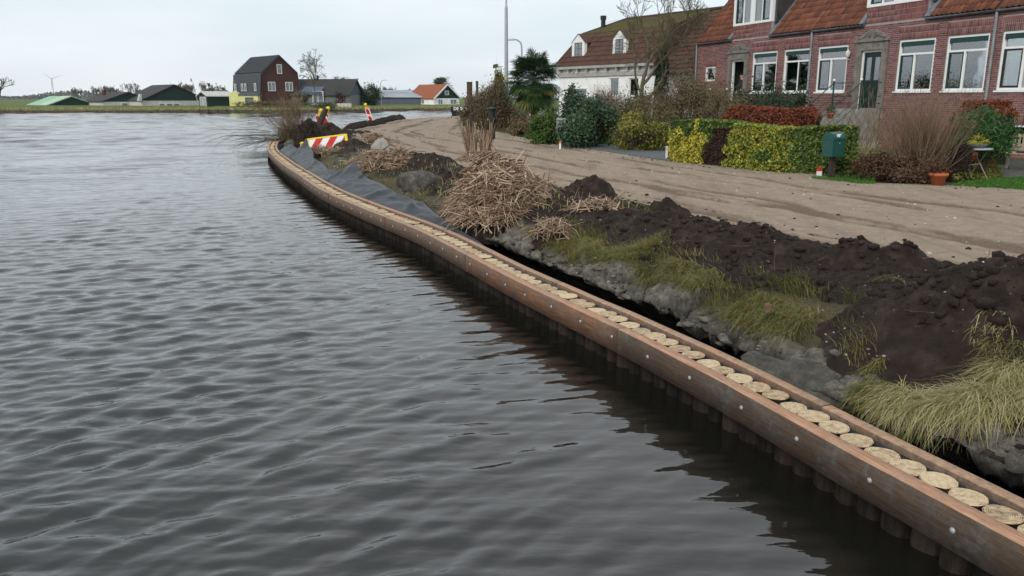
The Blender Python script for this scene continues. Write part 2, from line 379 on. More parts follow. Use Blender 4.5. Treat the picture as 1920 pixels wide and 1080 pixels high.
rr = 2.2 * np.exp(np.arange(0, 1030) * .0042); rr = np.r_[rr, rr[-1] * np.geomspace(1.05, 40, 12)]
aa = np.arange(-.80, .8001, .0042)
Rr, Aa = np.meshgrid(rr, aa, indexing='ij'); wx = Rr * np.sin(Aa); wy = Rr * np.cos(Aa); wz = np.zeros_like(wx)
wr = np.random.default_rng(5)
for i in range(90):
    lam = .10 * (9 ** (i / 89.)) * wr.uniform(.9, 1.1); th = R(118) + wr.normal(0, R(21)); k = 2 * math.pi / lam
    amp = .0057 * lam * wr.uniform(.5, 1.3) * (.7 + .7 * math.exp(-((lam - .30) / .14) ** 2)) * (1 if lam < .55 else .6)
    ph = wr.uniform(0, 6.28); fade = sstep(1.7, 3.2, lam / (Rr * .0042))
    dirx, diry = math.cos(th), math.sin(th)
    ph2 = k * (wx * dirx + wy * diry) + ph + .8 * np.sin(.35 * wx + .21 * wy + i)
    wz += amp * fade * (np.sin(ph2) + .18 * np.sin(2 * ph2 + 1.3))
for i in range(46):
    lam = 1.0 * (6 ** (i / 45.)) * wr.uniform(.9, 1.1); th = R(112) + wr.normal(0, R(30)); k = 2 * math.pi / lam
    wz += .0042 * lam * wr.uniform(.6, 1.3) * sstep(1.6, 3.2, lam / (Rr * .0042)) * sstep(9, 55, Rr) * np.sin(k * (wx * math.cos(th) + wy * math.sin(th)) + wr.uniform(0, 6.28) + .8 * np.sin(.2 * wx + .13 * wy + i))
gust = .75 + .45 * fbm(wx * .16, wy * .09, 3, 3)
dsh = wx - rev_x(wy)                       # distance to the shore, the lee of the piles is calmer
calm = 1 - .55 * sstep(-2.6, -.2, dsh) * (wy < 45)
edge = sstep(.80, .74, np.abs(Aa)) * sstep(168, 150, Rr)
wz *= gust * calm * edge
chop = (.7 + .3 * sstep(4, 30, Rr)) * gust * (1 - .5 * sstep(-2, 0, dsh) * (wy < 45)) * (.9 + 0 * Rr)
n0, n1 = Rr.shape; idx = np.arange(n0 * n1).reshape(n0, n1)
F = np.stack([idx[:-1, :-1], idx[:-1, 1:], idx[1:, 1:], idx[1:, :-1]], -1).reshape(-1, 4)[:, ::-1]
V = np.stack([wx, wy, wz], -1).reshape(-1, 3)
ba = np.linspace(.80, 2 * math.pi - .80, 40); br = np.array([2.2, 8, 30, 120, 600, rr[-1]]); BR, BA = np.meshgrid(br, ba, indexing='ij')
V2 = np.stack([BR * np.sin(BA), BR * np.cos(BA), 0 * BR], -1).reshape(-1, 3); i2 = np.arange(len(V2)).reshape(BR.shape) + len(V)
F2 = np.stack([i2[:-1, :-1], i2[:-1, 1:], i2[1:, 1:], i2[1:, :-1]], -1).reshape(-1, 4)[:, ::-1]
V3 = np.array([(0, 0, 0)] + [(2.2 * math.sin(a), 2.2 * math.cos(a), 0) for a in np.linspace(0, 2 * math.pi, 33)]); o3 = len(V) + len(V2)
F3 = np.array([(o3, o3 + 1 + i + 1, o3 + 1 + i, o3) for i in range(32)])[:, [0, 1, 2, 2]]
wat = mesh_np('canal_water', np.r_[V, V2, V3], np.r_[F, F2], M['water'], smooth=True, attrs={'chop': np.r_[chop.ravel(), np.ones(len(V2) + len(V3))], 'ripple': np.r_[(.018 + .07 * sstep(15, 110, Rr)).ravel(), np.full(len(V2) + len(V3), .1)]})
tag(wat, kind='structure')

# ------------------------------------------------------------------ earth bank
def bank_material():
    m, t, b = nodes('bank_earth'); L = t.links.new
    tc = t.nodes.new('ShaderNodeTexCoord'); vec = tc.outputs['Object']
    def noise(s, d=7, r=.62):
        n = t.nodes.new('ShaderNodeTexNoise'); n.inputs['Scale'].default_value = s; n.inputs['Detail'].default_value = d; n.inputs['Roughness'].default_value = r; L(vec, n.inputs[0]); return n.outputs[0]
    n1, n2, n3 = noise(11, 9, .75), noise(26, 8, .72), noise(2.5)
    def mix(f, a, c):
        x = t.nodes.new('ShaderNodeMix'); x.data_type = 'RGBA'; L(f, x.inputs[0]); L(a, x.inputs[6]); L(c, x.inputs[7]); return x.outputs[2]
    soil = ramp(t, [(.016, .0105, .0085), (.030, .0205, .016), (.052, .037, .029)], [.3, .5, .72]); L(n1, soil.inputs[0])
    clay = ramp(t, [(.05, .044, .036), (.18, .162, .135), (.32, .29, .245)], [.34, .5, .68]); L(n1, clay.inputs[0])
    turf = ramp(t, [(.05, .038, .02), (.10, .085, .04), (.15, .125, .065)], [.3, .5, .7]); L(n2, turf.inputs[0])
    A = []
    for nm in ('soil', 'clay', 'wet_shade'):
        a = t.nodes.new('ShaderNodeAttribute'); a.attribute_name = nm; A.append(a.outputs['Fac'])
    c = mix(A[1], mix(A[0], turf.outputs[0], soil.outputs[0]), clay.outputs[0])
    wet_shade_c = ramp(t, [(.008, .008, .008), (.03, .03, .028)], [.35, .65]); L(n1, wet_shade_c.inputs[0]); c = mix(A[2], c, wet_shade_c.outputs[0])  # dark ramp for wet clay and for shade painted on the undercut
    L(c, b.inputs['Base Color']); L(mth(t, 'SUBTRACT', .95, mth(t, 'MULTIPLY', A[2], .5)), b.inputs['Roughness']); b.inputs['Specular IOR Level'].default_value = .25
    bp = t.nodes.new('ShaderNodeBump'); bp.inputs['Strength'].default_value = 1; bp.inputs['Distance'].default_value = .06; L(mth(t, 'ADD', n2, mth(t, 'MULTIPLY', noise(80, 5), .4)), bp.inputs['Height']); L(bp.outputs[0], b.inputs['Normal'])
    return m
M['bank'] = bank_material()
M['soil'] = mat('dug_soil', [(.014, .0095, .0075), (.026, .018, .014), (.058, .042, .033)], 5.5, .95, .9, 34, .035, spec=.2, pos=[.3, .5, .75], coord='Object')
sv = [0.]
while sv[-1] < SMAX - .1:
    _, yy = su2xy(sv[-1], 0); sv.append(sv[-1] + min(.16, max(.028, .0052 * float(yy))))
sv = np.array(sv)
under = [(.6, -.5), (.5, -.06), (.40, .06), (.26, .16), (.10, .235), (.0, .30)]
us = [0.015]; 
while us[-1] < 5.2: us.append(us[-1] + (.03 if us[-1] < 2.9 else .09))
us = np.array(us); L_ = lip(sv)
cols_u = []; cols_z = []; wet_shade = []; clay = []
for du, z in under:
    nn = fbm(sv * 2.2, sv * 0 + z * 9, 4, 61); cols_u.append(L_ + du + .12 * nn * (1 if z < .28 else .4) + .04 * fbm(sv * 9, sv * 0 + z * 30, 3, 13)); cols_z.append(np.full_like(sv, z) + .05 * fbm(sv * 3, sv * 0 + z, 3, 71)); wet_shade.append(np.full_like(sv, 1 - sstep(.255, .33, z))); clay.append(np.ones_like(sv))  # dark up the whole undercut: shade under the lip painted in, wet near water
for d in us:
    u = L_ + d; cols_u.append(u); zz_ = bank_base(sv, u)
    wb, wc = worley(sv * 1.25 + .4 * fbm(sv * 2, u * 2, 2, 8), u * 2.6 + .4 * fbm(sv * 3, u * 3, 2, 18), 91); wb2, wc2 = worley(sv * 6.5, u * 8, 95); fd = 1 - sstep(.30, .75, d)
    crack = np.clip(1 - wb / .10, 0, 1) * fd; cols_z.append(zz_ + fd * (.16 * (wc - .62) * sstep(0, .05, d) + .06 * (wc2 - .5)) - .08 * crack - .03 * np.clip(1 - wb2 / .12, 0, 1) * fd)
    wet_shade.append(.0 * sv + .75 * crack + .25 * (wc < .3) * fd); clay.append((1 - sstep(.2, .62, d + .35 * fbm(sv * 2, u * 2, 3, 15))) * (1 - .5 * sstep(12, 16, sv)))  # cracks and some random cells darkened through the same mask
Uu = np.array(cols_u).T; Zz = np.array(cols_z).T; Sg = np.repeat(sv[:, None], Uu.shape[1], 1)
bx_, by_ = su2xy(Sg, Uu); n0, n1 = Uu.shape; idx = np.arange(n0 * n1).reshape(n0, n1)
F = np.stack([idx[:-1, :-1], idx[:-1, 1:], idx[1:, 1:], idx[1:, :-1]], -1).reshape(-1, 4)
bank = mesh_np('earth_bank', np.stack([bx_, by_, Zz], -1).reshape(-1, 3), F, M['bank'], smooth=True, attrs={'soil': soilness(Sg, Uu).ravel(), 'clay': np.array(clay).T.ravel(), 'wet_shade': np.array(wet_shade).T.ravel()})
tag(bank, kind='structure')

# ------------------------------------------------------------------ sandy road and ground
XL = [(0, 5.5), (6, 3.7), (10, 1.9), (14, .3), (20, -2.5), (30, -6.3), (38, -9), (43, -10.2), (46, -10.2), (57, -9.7), (66, -9.2), (74, -7.6), (79, -5.6), (83, 0)]
XR = [(0, 20), (8, 14.5), (15.7, 10), (16.5, 9), (17, 7.9), (18.5, 7.05), (20.5, 5.95), (23.2, 4.45), (29.8, 2.35), (35.2, .9), (41.5, -.3), (47.3, -2.2), (52.6, -3.2), (60, -3.9), (66, -3.7), (74, -1), (83, 3)]
def xl(y): return np.interp(y, [p[0] for p in XL], [p[1] for p in XL])
def xr(y): return np.interp(y, [p[0] for p in XR], [p[1] for p in XR]) + .12 * fbm(np.asarray(y) * 1.7, np.asarray(y) * 0, 3, 8)
RUTS = ((1.35, .045), (1.75, .03), (2.4, .03), (3.1, .045), (3.6, .03), (4.4, .03), (5.3, .035), (6.2, .03), (7.1, .03))
def rut_attr(x, y):
    wdt = x - xl(y); t = 0 * x
    for i, (c, dp) in enumerate(RUTS):
        c2 = c + .5 * np.sin(y * .16 + i * 1.9) + .15 * vnoise(y * .5, y * 0, 60 + i)
        t = t + np.exp(-((wdt - c2) / .15) ** 2) * np.clip(.6 + 1.2 * fbm(y * .35 + i * 9, y * 0, 2, 70 + i), 0, 1)
    return np.clip(t, 0, 1)
def road_z(x, y):
    wdt = (x - xl(y)); z = .655 + .03 * fbm(x * .7, y * .7, 3, 55) + .010 * fbm(x * 5, y * 5, 3, 56) + .006 * fbm(x * 17, y * 17, 2, 58)
    for i, (c, dp) in enumerate(RUTS):
        c2 = c + .5 * np.sin(y * .16 + i * 1.9) + .15 * vnoise(y * .5, y * 0, 60 + i)
        g = np.exp(-((wdt - c2) / .11) ** 2); z = z - dp * g * (.6 + .4 * np.sin(y * 21 + wdt * 9)) + dp * .45 * np.exp(-((np.abs(wdt - c2) - .2) / .07) ** 2)
    return z
def road_material():
    m, t, b = nodes('sandy_road'); L = t.links.new; tc = t.nodes.new('ShaderNodeTexCoord'); vec = tc.outputs['Object']
    def noise(s, d=7, r=.62, v=vec):
        n = t.nodes.new('ShaderNodeTexNoise'); n.inputs['Scale'].default_value = s; n.inputs['Detail'].default_value = d; n.inputs['Roughness'].default_value = r; L(v, n.inputs[0]); return n.outputs[0]
    mp = t.nodes.new('ShaderNodeMapping'); mp.inputs['Rotation'].default_value = (0, 0, R(-24)); mp.inputs['Scale'].default_value = (1.6, .28, 1); L(vec, mp.inputs[0])
    big = noise(1.1, 8, .68, mp.outputs[0]); fine = noise(45, 6, .7); mid = noise(5, 8, .7)
    base = ramp(t, [(.17, .125, .092), (.27, .21, .16), (.36, .295, .23)], [.3, .5, .7]); L(mth(t, 'ADD', mth(t, 'MULTIPLY', mid, .6), mth(t, 'MULTIPLY', fine, .4)), base.inputs[0])
    dark = ramp(t, [(.075, .048, .034), (.145, .10, .072)], [.35, .65]); L(fine, dark.inputs[0])
    rt = t.nodes.new('ShaderNodeAttribute'); rt.attribute_name = 'rut'
    f = mth(t, 'MULTIPLY', mth(t, 'SUBTRACT', mth(t, 'ADD', mth(t, 'ADD', mth(t, 'MULTIPLY', big, .75), mth(t, 'MULTIPLY', mid, .45)), mth(t, 'MULTIPLY', rt.outputs['Fac'], .30)), .64), 4.5); cl = t.nodes.new('ShaderNodeClamp'); L(f, cl.inputs[0]); cl.inputs[2].default_value = .8
    mm = t.nodes.new('ShaderNodeMix'); mm.data_type = 'RGBA'; L(cl.outputs[0], mm.inputs[0]); L(base.outputs[0], mm.inputs[6]); L(dark.outputs[0], mm.inputs[7]); L(mm.outputs[2], b.inputs['Base Color'])
    b.inputs['Roughness'].default_value = .95; b.inputs['Specular IOR Level'].default_value = .15
    bp = t.nodes.new('ShaderNodeBump'); bp.inputs['Strength'].default_value = .7; bp.inputs['Distance'].default_value = .025; L(mth(t, 'ADD', mth(t, 'MULTIPLY', noise(22, 8, .7), .8), mth(t, 'MULTIPLY', mid, .6)), bp.inputs['Height']); L(bp.outputs[0], b.inputs['Normal'])
    return m
M['road'] = road_material()
ry = [1.5]
while ry[-1] < 83: ry.append(ry[-1] + max(.06, .009 * ry[-1]))
ry = np.array(ry); q = np.linspace(0, 1, 240); Yg = np.repeat(ry[:, None], len(q), 1); Xg = xl(Yg) + (xr(Yg) - xl(Yg)) * q[None, :]
Zg = road_z(Xg, Yg) - .09 * sstep(.985, 1, q)[None, :] - .05 * sstep(81, 83, Yg)
idx = np.arange(Yg.size).reshape(Yg.shape); F = np.stack([idx[:-1, :-1], idx[:-1, 1:], idx[1:, 1:], idx[1:, :-1]], -1).reshape(-1, 4)
tag(mesh_np('sandy_road', np.stack([Xg, Yg, Zg], -1).reshape(-1, 3), F, M['road'], smooth=True, attrs={'rut': rut_attr(Xg, Yg).ravel()}), kind='structure')
M['garden'] = mat('garden_earth', [(.035, .028, .018), (.07, .06, .03), (.07, .085, .03)], 2.5, .95, .6, 20, .04, pos=[.3, .5, .7])
gy = np.r_[np.arange(-20, 30, 1.), np.arange(30, 86, 2.), 86]; gq = np.r_[0, np.geomspace(.4, 420, 34)]
GY = np.repeat(gy[:, None], len(gq), 1); GX = (xr(GY) - .5) + gq[None, :]; GZ = .60 + .03 * fbm(GX * .5, GY * .5, 3, 2)
idx = np.arange(GY.size).reshape(GY.shape); F = np.stack([idx[:-1, :-1], idx[:-1, 1:], idx[1:, 1:], idx[1:, :-1]], -1).reshape(-1, 4)
tag(mesh_np('garden_ground', np.stack([GX, GY, GZ], -1).reshape(-1, 3), F, M['garden'], smooth=True), kind='structure')
# shore of the point beyond the revetment (below the road sheet)
sh = [(-9.9, 43.6), (-10.6, 46), (-10.3, 52), (-10.1, 57), (-9.7, 66), (-8.4, 74), (-6.3, 80), (-1, 84.5), (8, 87), (30, 88)]
mb = MB(); a = [(x, y, .585) for x, y in sh]; b_ = [(x - .6 if i < 6 else x - .2, y + (.6 if i > 5 else 0), -.5) for i, (x, y) in enumerate(sh)]; c_ = [(x + (3 if i < 7 else .5), y - (4 if i > 5 else 0), .575) for i, (x, y) in enumerate(sh)]
for i in range(len(sh) - 1): mb.quad(b_[i], b_[i + 1], a[i + 1], a[i]); mb.quad(a[i], a[i + 1], c_[i + 1], c_[i])
tag(mb.build('point_shore', M['soil']), kind='structure')
M['tarmac'] = mat('driveway_tarmac', [(.075, .08, .085), (.13, .135, .14)], 30, .9, .3, 80)
mb = MB(); pts = [P(1060, 271, .665), P(1256, 277, .665), P(1258, 301.5, .665), P(1130, 283, .665)]; pts.insert(1, P(1150, 271.5, .665)); mb.extr([(p.x, p.y, .60) for p in pts], (0, 0, .075)); tag(mb.build('driveway', M['tarmac']), kind='structure')
# ------------------------------------------------------------------ far shore
FB = [(-900, 105), (-300, 118), (-64, 129), (-45, 132), (-30, 138), (-18, 150), (-10, 153), (10, 157), (80, 165), (900, 200)]
fbx = np.interp(np.arange(0, 9.001, .03), range(len(FB)), [p[0] for p in FB]); fby = np.interp(np.arange(0, 9.001, .03), range(len(FB)), [p[1] for p in FB])
prof = [(-.6, -.4), (0, .02), (.25, .28), (.7, .42), (2.2, .78), (4, .98), (9, 1.0), (30, .95), (200, .9), (1200, .9), (7500, .9)]
FV = []
for d, z in prof: FV.append(np.stack([fbx * (1 + (.0 if d < 300 else d / 900)), fby + d + (.35 * fbm(fbx * .5, fbx * 0, 3, 4) if d < 5 else 0), np.full_like(fbx, z) + (.09 * fbm(fbx * .8, fbx * 0 + d, 3, 6) if 0 < d < 20 else 0)], -1))
FV = np.array(FV); n0, n1 = FV.shape[:2]; idx = np.arange(n0 * n1).reshape(n0, n1); F = np.stack([idx[:-1, :-1], idx[:-1, 1:], idx[1:, 1:], idx[1:, :-1]], -1).reshape(-1, 4)
M['meadow'] = mat('far_meadow', [(.05, .065, .015), (.085, .115, .022), (.12, .14, .035)], .9, .95, .5, 6, .1, pos=[.3, .5, .72])
M['shore_mud'] = mat('shore_mud', [(.015, .013, .009), (.07, .06, .04), (.13, .115, .085)], 3, .9, .6, 12, .06, pos=[.35, .55, .75])
mi = np.zeros(len(F), int); mi[:3 * (n1 - 1)] = 1
tag(mesh_np('far_meadow', FV.reshape(-1, 3), F, [M['meadow'], M['shore_mud']], smooth=True, mi=mi), kind='structure')

# ================================================================== timber revetment
def wood_material(name, cols, gcol):
    m, t, b = nodes(name); L = t.links.new; tc = t.nodes.new('ShaderNodeTexCoord'); oi = t.nodes.new('ShaderNodeObjectInfo')
    mp = t.nodes.new('ShaderNodeMapping'); mp.inputs['Scale'].default_value = (1.5, 14, 1); L(tc.outputs['UV'], mp.inputs[0])
    va = t.nodes.new('ShaderNodeVectorMath'); va.operation = 'ADD'; L(mp.outputs[0], va.inputs[0]); L(mth(t, 'MULTIPLY', oi.outputs['Random'], 37), va.inputs[1])
    n = t.nodes.new('ShaderNodeTexNoise'); n.inputs['Scale'].default_value = 3; n.inputs['Detail'].default_value = 9; n.inputs['Roughness'].default_value = .7; L(va.outputs[0], n.inputs[0])
    n2 = t.nodes.new('ShaderNodeTexNoise'); n2.inputs['Scale'].default_value = 4.2; n2.inputs['Detail'].default_value = 10; n2.inputs['Roughness'].default_value = .72; L(tc.outputs['Object'], n2.inputs[0])
    n3 = t.nodes.new('ShaderNodeTexNoise'); n3.inputs['Scale'].default_value = 22; n3.inputs['Detail'].default_value = 6; n3.inputs['Roughness'].default_value = .75; L(tc.outputs['Object'], n3.inputs[0])
    r = ramp(t, cols, [.28, .5, .72]); L(n.outputs[0], r.inputs[0]); g = ramp(t, gcol, [.3, .7]); L(n3.outputs[0], g.inputs[0])
    f = mth(t, 'MULTIPLY', mth(t, 'SUBTRACT', mth(t, 'ADD', n2.outputs[0], mth(t, 'MULTIPLY', mth(t, 'SUBTRACT', oi.outputs['Random'], .5), .28)), .37), 6); cl = t.nodes.new('ShaderNodeClamp'); cl.inputs[2].default_value = .95; L(f, cl.inputs[0])
    mm = t.nodes.new('ShaderNodeMix'); mm.data_type = 'RGBA'; L(cl.outputs[0], mm.inputs[0]); L(r.outputs[0], mm.inputs[6]); L(g.outputs[0], mm.inputs[7]); L(mm.outputs[2], b.inputs['Base Color'])
    L(mth(t, 'ADD', mth(t, 'MULTIPLY', n3.outputs[0], .4), .42), b.inputs['Roughness']); b.inputs['Specular IOR Level'].default_value = .35
    bp = t.nodes.new('ShaderNodeBump'); bp.inputs['Strength'].default_value = .7; bp.inputs['Distance'].default_value = .009; L(mth(t, 'ADD', n.outputs[0], mth(t, 'MULTIPLY', n3.outputs[0], .7)), bp.inputs['Height']); L(bp.outputs[0], b.inputs['Normal'])
    return m
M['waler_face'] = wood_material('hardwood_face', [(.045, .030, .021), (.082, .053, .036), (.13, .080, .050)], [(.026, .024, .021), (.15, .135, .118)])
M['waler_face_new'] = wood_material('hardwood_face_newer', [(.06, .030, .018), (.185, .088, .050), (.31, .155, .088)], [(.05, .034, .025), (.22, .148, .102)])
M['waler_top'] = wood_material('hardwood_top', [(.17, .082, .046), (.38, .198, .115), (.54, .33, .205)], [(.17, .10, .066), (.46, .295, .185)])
M['pile_side'] = mat('pile_bark', [(.006, .005, .0045), (.018, .0135, .011), (.036, .027, .022)], 9, .75, .5, 40, .01, spec=.15, stretch=(3, 3, .5), rand=True, tint=.3, pos=[.3, .5, .72])
def endgrain():
    m, t, b = nodes('pile_end_grain'); L = t.links.new; tc = t.nodes.new('ShaderNodeTexCoord'); oi = t.nodes.new('ShaderNodeObjectInfo')
    va = t.nodes.new('ShaderNodeVectorMath'); va.operation = 'ADD'; L(tc.outputs['Object'], va.inputs[0]); L(mth(t, 'MULTIPLY', oi.outputs['Random'], 53), va.inputs[1])
    n = t.nodes.new('ShaderNodeTexNoise'); n.inputs['Scale'].default_value = 24; n.inputs['Detail'].default_value = 6; n.inputs['Roughness'].default_value = .7; L(va.outputs[0], n.inputs[0])
    mp = t.nodes.new('ShaderNodeMapping'); mp.inputs['Scale'].default_value = (7, 42, 1); L(va.outputs[0], mp.inputs[0]); n2 = t.nodes.new('ShaderNodeTexNoise'); n2.inputs['Scale'].default_value = 3; n2.inputs['Detail'].default_value = 5; L(mp.outputs[0], n2.inputs[0])
    wv = t.nodes.new('ShaderNodeTexWave'); wv.wave_type = 'RINGS'; wv.rings_direction = 'Z'; wv.inputs['Scale'].default_value = 30; wv.inputs['Distortion'].default_value = 2.5; wv.inputs['Detail'].default_value = 2; L(tc.outputs['Object'], wv.inputs[0])
    f = mth(t, 'ADD', mth(t, 'ADD', mth(t, 'MULTIPLY', n.outputs[0], .55), mth(t, 'MULTIPLY', n2.outputs[0], .35)), mth(t, 'MULTIPLY', wv.outputs['Fac'], .12))
    f = mth(t, 'ADD', f, mth(t, 'MULTIPLY', mth(t, 'SUBTRACT', oi.outputs['Random'], .5), .12))
    r = ramp(t, [(.11, .075, .045), (.30, .20, .115), (.50, .375, .23), (.60, .47, .31)], [.34, .43, .53, .68]); L(f, r.inputs[0]); L(r.outputs[0], b.inputs['Base Color']); b.inputs['Roughness'].default_value = .85
    bp = t.nodes.new('ShaderNodeBump'); bp.inputs['Strength'].default_value = .5; bp.inputs['Distance'].default_value = .006; L(mth(t, 'ADD', n2.outputs[0], n.outputs[0]), bp.inputs['Height']); L(bp.outputs[0], b.inputs['Normal'])
    return m
M['endgrain'] = endgrain()
rev = empty('timber_revetment', (SPL[40][0], SPL[40][1], 0), 0, 'long curved timber revetment of round piles clamped between hardwood beams along the canal', 'revetment')
RO = np.array([SPL[40][0], SPL[40][1], 0.])
def beam(name, s0, s1, u0, u1, z0, z1, bev=.008, face='waler_face'):
    n = max(2, int((s1 - s0) / .22)); ss = np.linspace(s0, s1, n + 1)
    pr = [(u0, z0), (u0, z1 - bev), (u0 + bev, z1), (u1 - bev, z1), (u1, z1 - bev), (u1, z0)]; V = []; UV = []; k = len(pr)
    jz = random.uniform(-.006, .006); ju = random.uniform(-.004, .004)
    per = np.r_[0, np.cumsum([math.hypot(pr[i + 1][0] - pr[i][0], pr[i + 1][1] - pr[i][1]) for i in range(k - 1)])]
    for i, s in enumerate(ss):
        w_ = .003 * float(vnoise(s * 1.7, u0 * 9, 3))
        for j, (u, z) in enumerate(pr):
            x, y = su2xy(s, u + ju + w_); V.append((x - RO[0], y - RO[1], z + jz + w_)); UV.append((s, per[j]))
    F = []; mi = []
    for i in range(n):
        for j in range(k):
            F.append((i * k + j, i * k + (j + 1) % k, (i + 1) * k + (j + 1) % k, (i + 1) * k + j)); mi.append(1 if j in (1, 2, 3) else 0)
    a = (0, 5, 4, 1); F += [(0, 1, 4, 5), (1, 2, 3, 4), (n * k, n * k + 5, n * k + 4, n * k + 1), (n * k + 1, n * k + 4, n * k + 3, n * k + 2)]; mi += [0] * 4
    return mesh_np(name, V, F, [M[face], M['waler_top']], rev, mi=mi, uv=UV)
js = [0.0]
cuts = [S0 + 3.82 - 8.6, S0 + 3.82 - 4.3]
ss_ = [0, S0 - .62, S0 + 3.82, S0 + 7.6, S0 + 11.35] + [S0 + 11.35 + 3.9 * i for i in range(1, 9) if S0 + 11.35 + 3.9 * i < SMAX - 1] + [SMAX - .1]
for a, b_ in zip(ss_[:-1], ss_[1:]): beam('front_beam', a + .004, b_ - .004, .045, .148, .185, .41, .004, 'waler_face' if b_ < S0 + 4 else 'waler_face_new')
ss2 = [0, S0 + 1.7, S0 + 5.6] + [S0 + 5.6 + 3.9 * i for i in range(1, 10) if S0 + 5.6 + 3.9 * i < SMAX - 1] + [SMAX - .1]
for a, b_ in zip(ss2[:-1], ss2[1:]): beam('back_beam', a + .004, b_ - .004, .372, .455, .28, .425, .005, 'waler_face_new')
def pile_mesh(i):
    r_ = random.Random(i); n = 14; mb = MB(); V = []; rad = [1 + r_.uniform(-.07, .07) for _ in range(n)]
    for z in (-.75, .0, .392, .40):
        for k in range(n):
            t = 2 * math.pi * k / n; rr_ = .094 * (rad[k] + rad[(k + 1) % n]) / 2 * (1 if z < .395 else .955); V.append((rr_ * math.cos(t), rr_ * math.sin(t), z))
    mb.add(V[:3 * n], [(j * n + k, j * n + (k + 1) % n, (j + 1) * n + (k + 1) % n, (j + 1) * n + k) for j in range(2) for k in range(n)], 0, True)
    mb.add(V[2 * n:], [(k, (k + 1) % n, n + (k + 1) % n, n + k) for k in range(n)], 1); mb.add(V[3 * n:], [tuple(range(n))], 1)
    o = mb.build('pile', [M['pile_side'], M['endgrain']]); me = o.data; bpy.data.objects.remove(o); return me
PM = [pile_mesh(i) for i in range(7)]
s = .1; npile = 0
while s < SMAX - .15:
    x, y = su2xy(s, .252 + random.uniform(-.008, .008))
    o = link('pile', random.choice(PM), rev, (x - RO[0], y - RO[1], random.uniform(-.016, .004)), (random.uniform(-.012, .012), random.uniform(-.012, .012), random.uniform(0, 6.28))); k = random.uniform(.97, 1.07); o.scale = (k, k, 1)
    s += .193; npile += 1
bm_ = MB().lathe([(.0165, 0), (.0165, .004), (.012, .009), (.004, .012)], 10).build('bolt', M['galv']); bme = bm_.data; bpy.data.objects.remove(bm_)
s = .35
while s < SMAX - .2:
    x, y = su2xy(s, .042); tx = np.interp(s, SS, TAN[:, 0]); ty = np.interp(s, SS, TAN[:, 1])
    o = link('bolt', bme, rev, (x - RO[0], y - RO[1], .305 + random.uniform(-.012, .012))); o.rotation_euler = Vector((-ty, tx, 0)).to_track_quat('Z', 'Y').to_euler(); s += .585 + random.uniform(-.05, .05)
# dark cloth strip hanging between piles and back beam
n = 240; ss_ = np.linspace(.1, SMAX - .2, n); V = []; 
for s in ss_:
    for u, z in ((.352, -.3), (.352, .375 + .012 * float(vnoise(s * 3, 0, 4))), (.365, .375), (.365, -.3)):
        x, y = su2xy(s, u); V.append((x - RO[0], y - RO[1], z))
F = [(i * 4 + j, i * 4 + (j + 1) % 4, i * 4 + 4 + (j + 1) % 4, i * 4 + 4 + j) for i in range(n - 1) for j in range(3)]
M['cloth'] = mat('geotextile', [(.009, .0105, .0135), (.022, .026, .032)], 3, .45, .35, 30, .008, spec=.35, pos=[.35, .65])
mesh_np('filter_cloth', V, F, M['cloth'], rev)
# ------------------------------------------------------------------ geotextile sheet draped on the bank
ns, ntt = 420, 26; ss_ = np.linspace(S0 + 7.6, S0 + 30.5, ns); tt = np.linspace(0, 1, ntt); Sg, Tg = np.meshgrid(ss_, tt, indexing='ij'); s0 = Sg - S0
Wd = np.interp(s0, [7.6, 8.5, 9.6, 11.7, 13.7, 15.5, 17.2, 18.2, 20, 23, 25.3, 26.2, 28, 30.5], [.03, .1, .22, .48, .58, .62, .75, .5, .42, .5, .7, .45, .4, .25])
Hh = np.interp(s0, [7.6, 8.5, 9.6, 11.7, 13.7, 15.5, 16.6, 17.2, 17.5, 18.2, 20, 23, 24.9, 25.3, 25.6, 27, 28, 30.5], [-.10, -.03, .05, .2, .27, .33, .45, .60, .40, .22, .2, .36, .6, .8, .5, .34, .45, .2])
un = .465 + Tg * Wd + .05 * np.sin(s0 * 2.1 + Tg * 2) * Tg; 
cre = np.exp(-((s0 - 17.2 - .8 * (1 - Tg)) / .16) ** 2) + np.exp(-((s0 - 25.3 - .9 * (1 - Tg)) / .2) ** 2) + .7 * np.exp(-((s0 - 14.2 + .7 * Tg) / .2) ** 2) + .6 * np.exp(-((s0 - 21.4 - .6 * Tg) / .2) ** 2) + .6 * np.exp(-((s0 - 11.6 - .4 * Tg) / .18) ** 2); fold = .075 * cre + .022 * np.sin(s0 * 2.1 + 4 * Tg + 1.5 * np.sin(s0 * .7)) + .035 * fbm(s0 * 1.1 + Tg * 1.5, Tg * 2.5, 3, 88) + .028 * fbm(s0 * 3.2 + Tg * 5, Tg * 5, 3, 89)
zz_ = .36 + Hh * (Tg ** .75) + fold * np.sin(np.pi * np.clip(Tg * 1.1, 0, 1)) ** .6 * 1.2 - .18 * sstep(.86, 1, Tg) * Hh / .2 - .22 * sstep(.08, 0, Tg)
x, y = su2xy(Sg, un); idx = np.arange(ns * ntt).reshape(ns, ntt); F = np.stack([idx[:-1, :-1], idx[:-1, 1:], idx[1:, 1:], idx[1:, :-1]], -1).reshape(-1, 4)
sheet = mesh_np('geotextile_sheet', np.stack([x, y, zz_], -1).reshape(-1, 3), F, M['cloth'], smooth=True)
md = sheet.modifiers.new('thickness', 'SOLIDIFY'); md.thickness = .006
tag(sheet, 'dark blue grey filter cloth draped in folds from the back beam onto the bank', 'sheet')

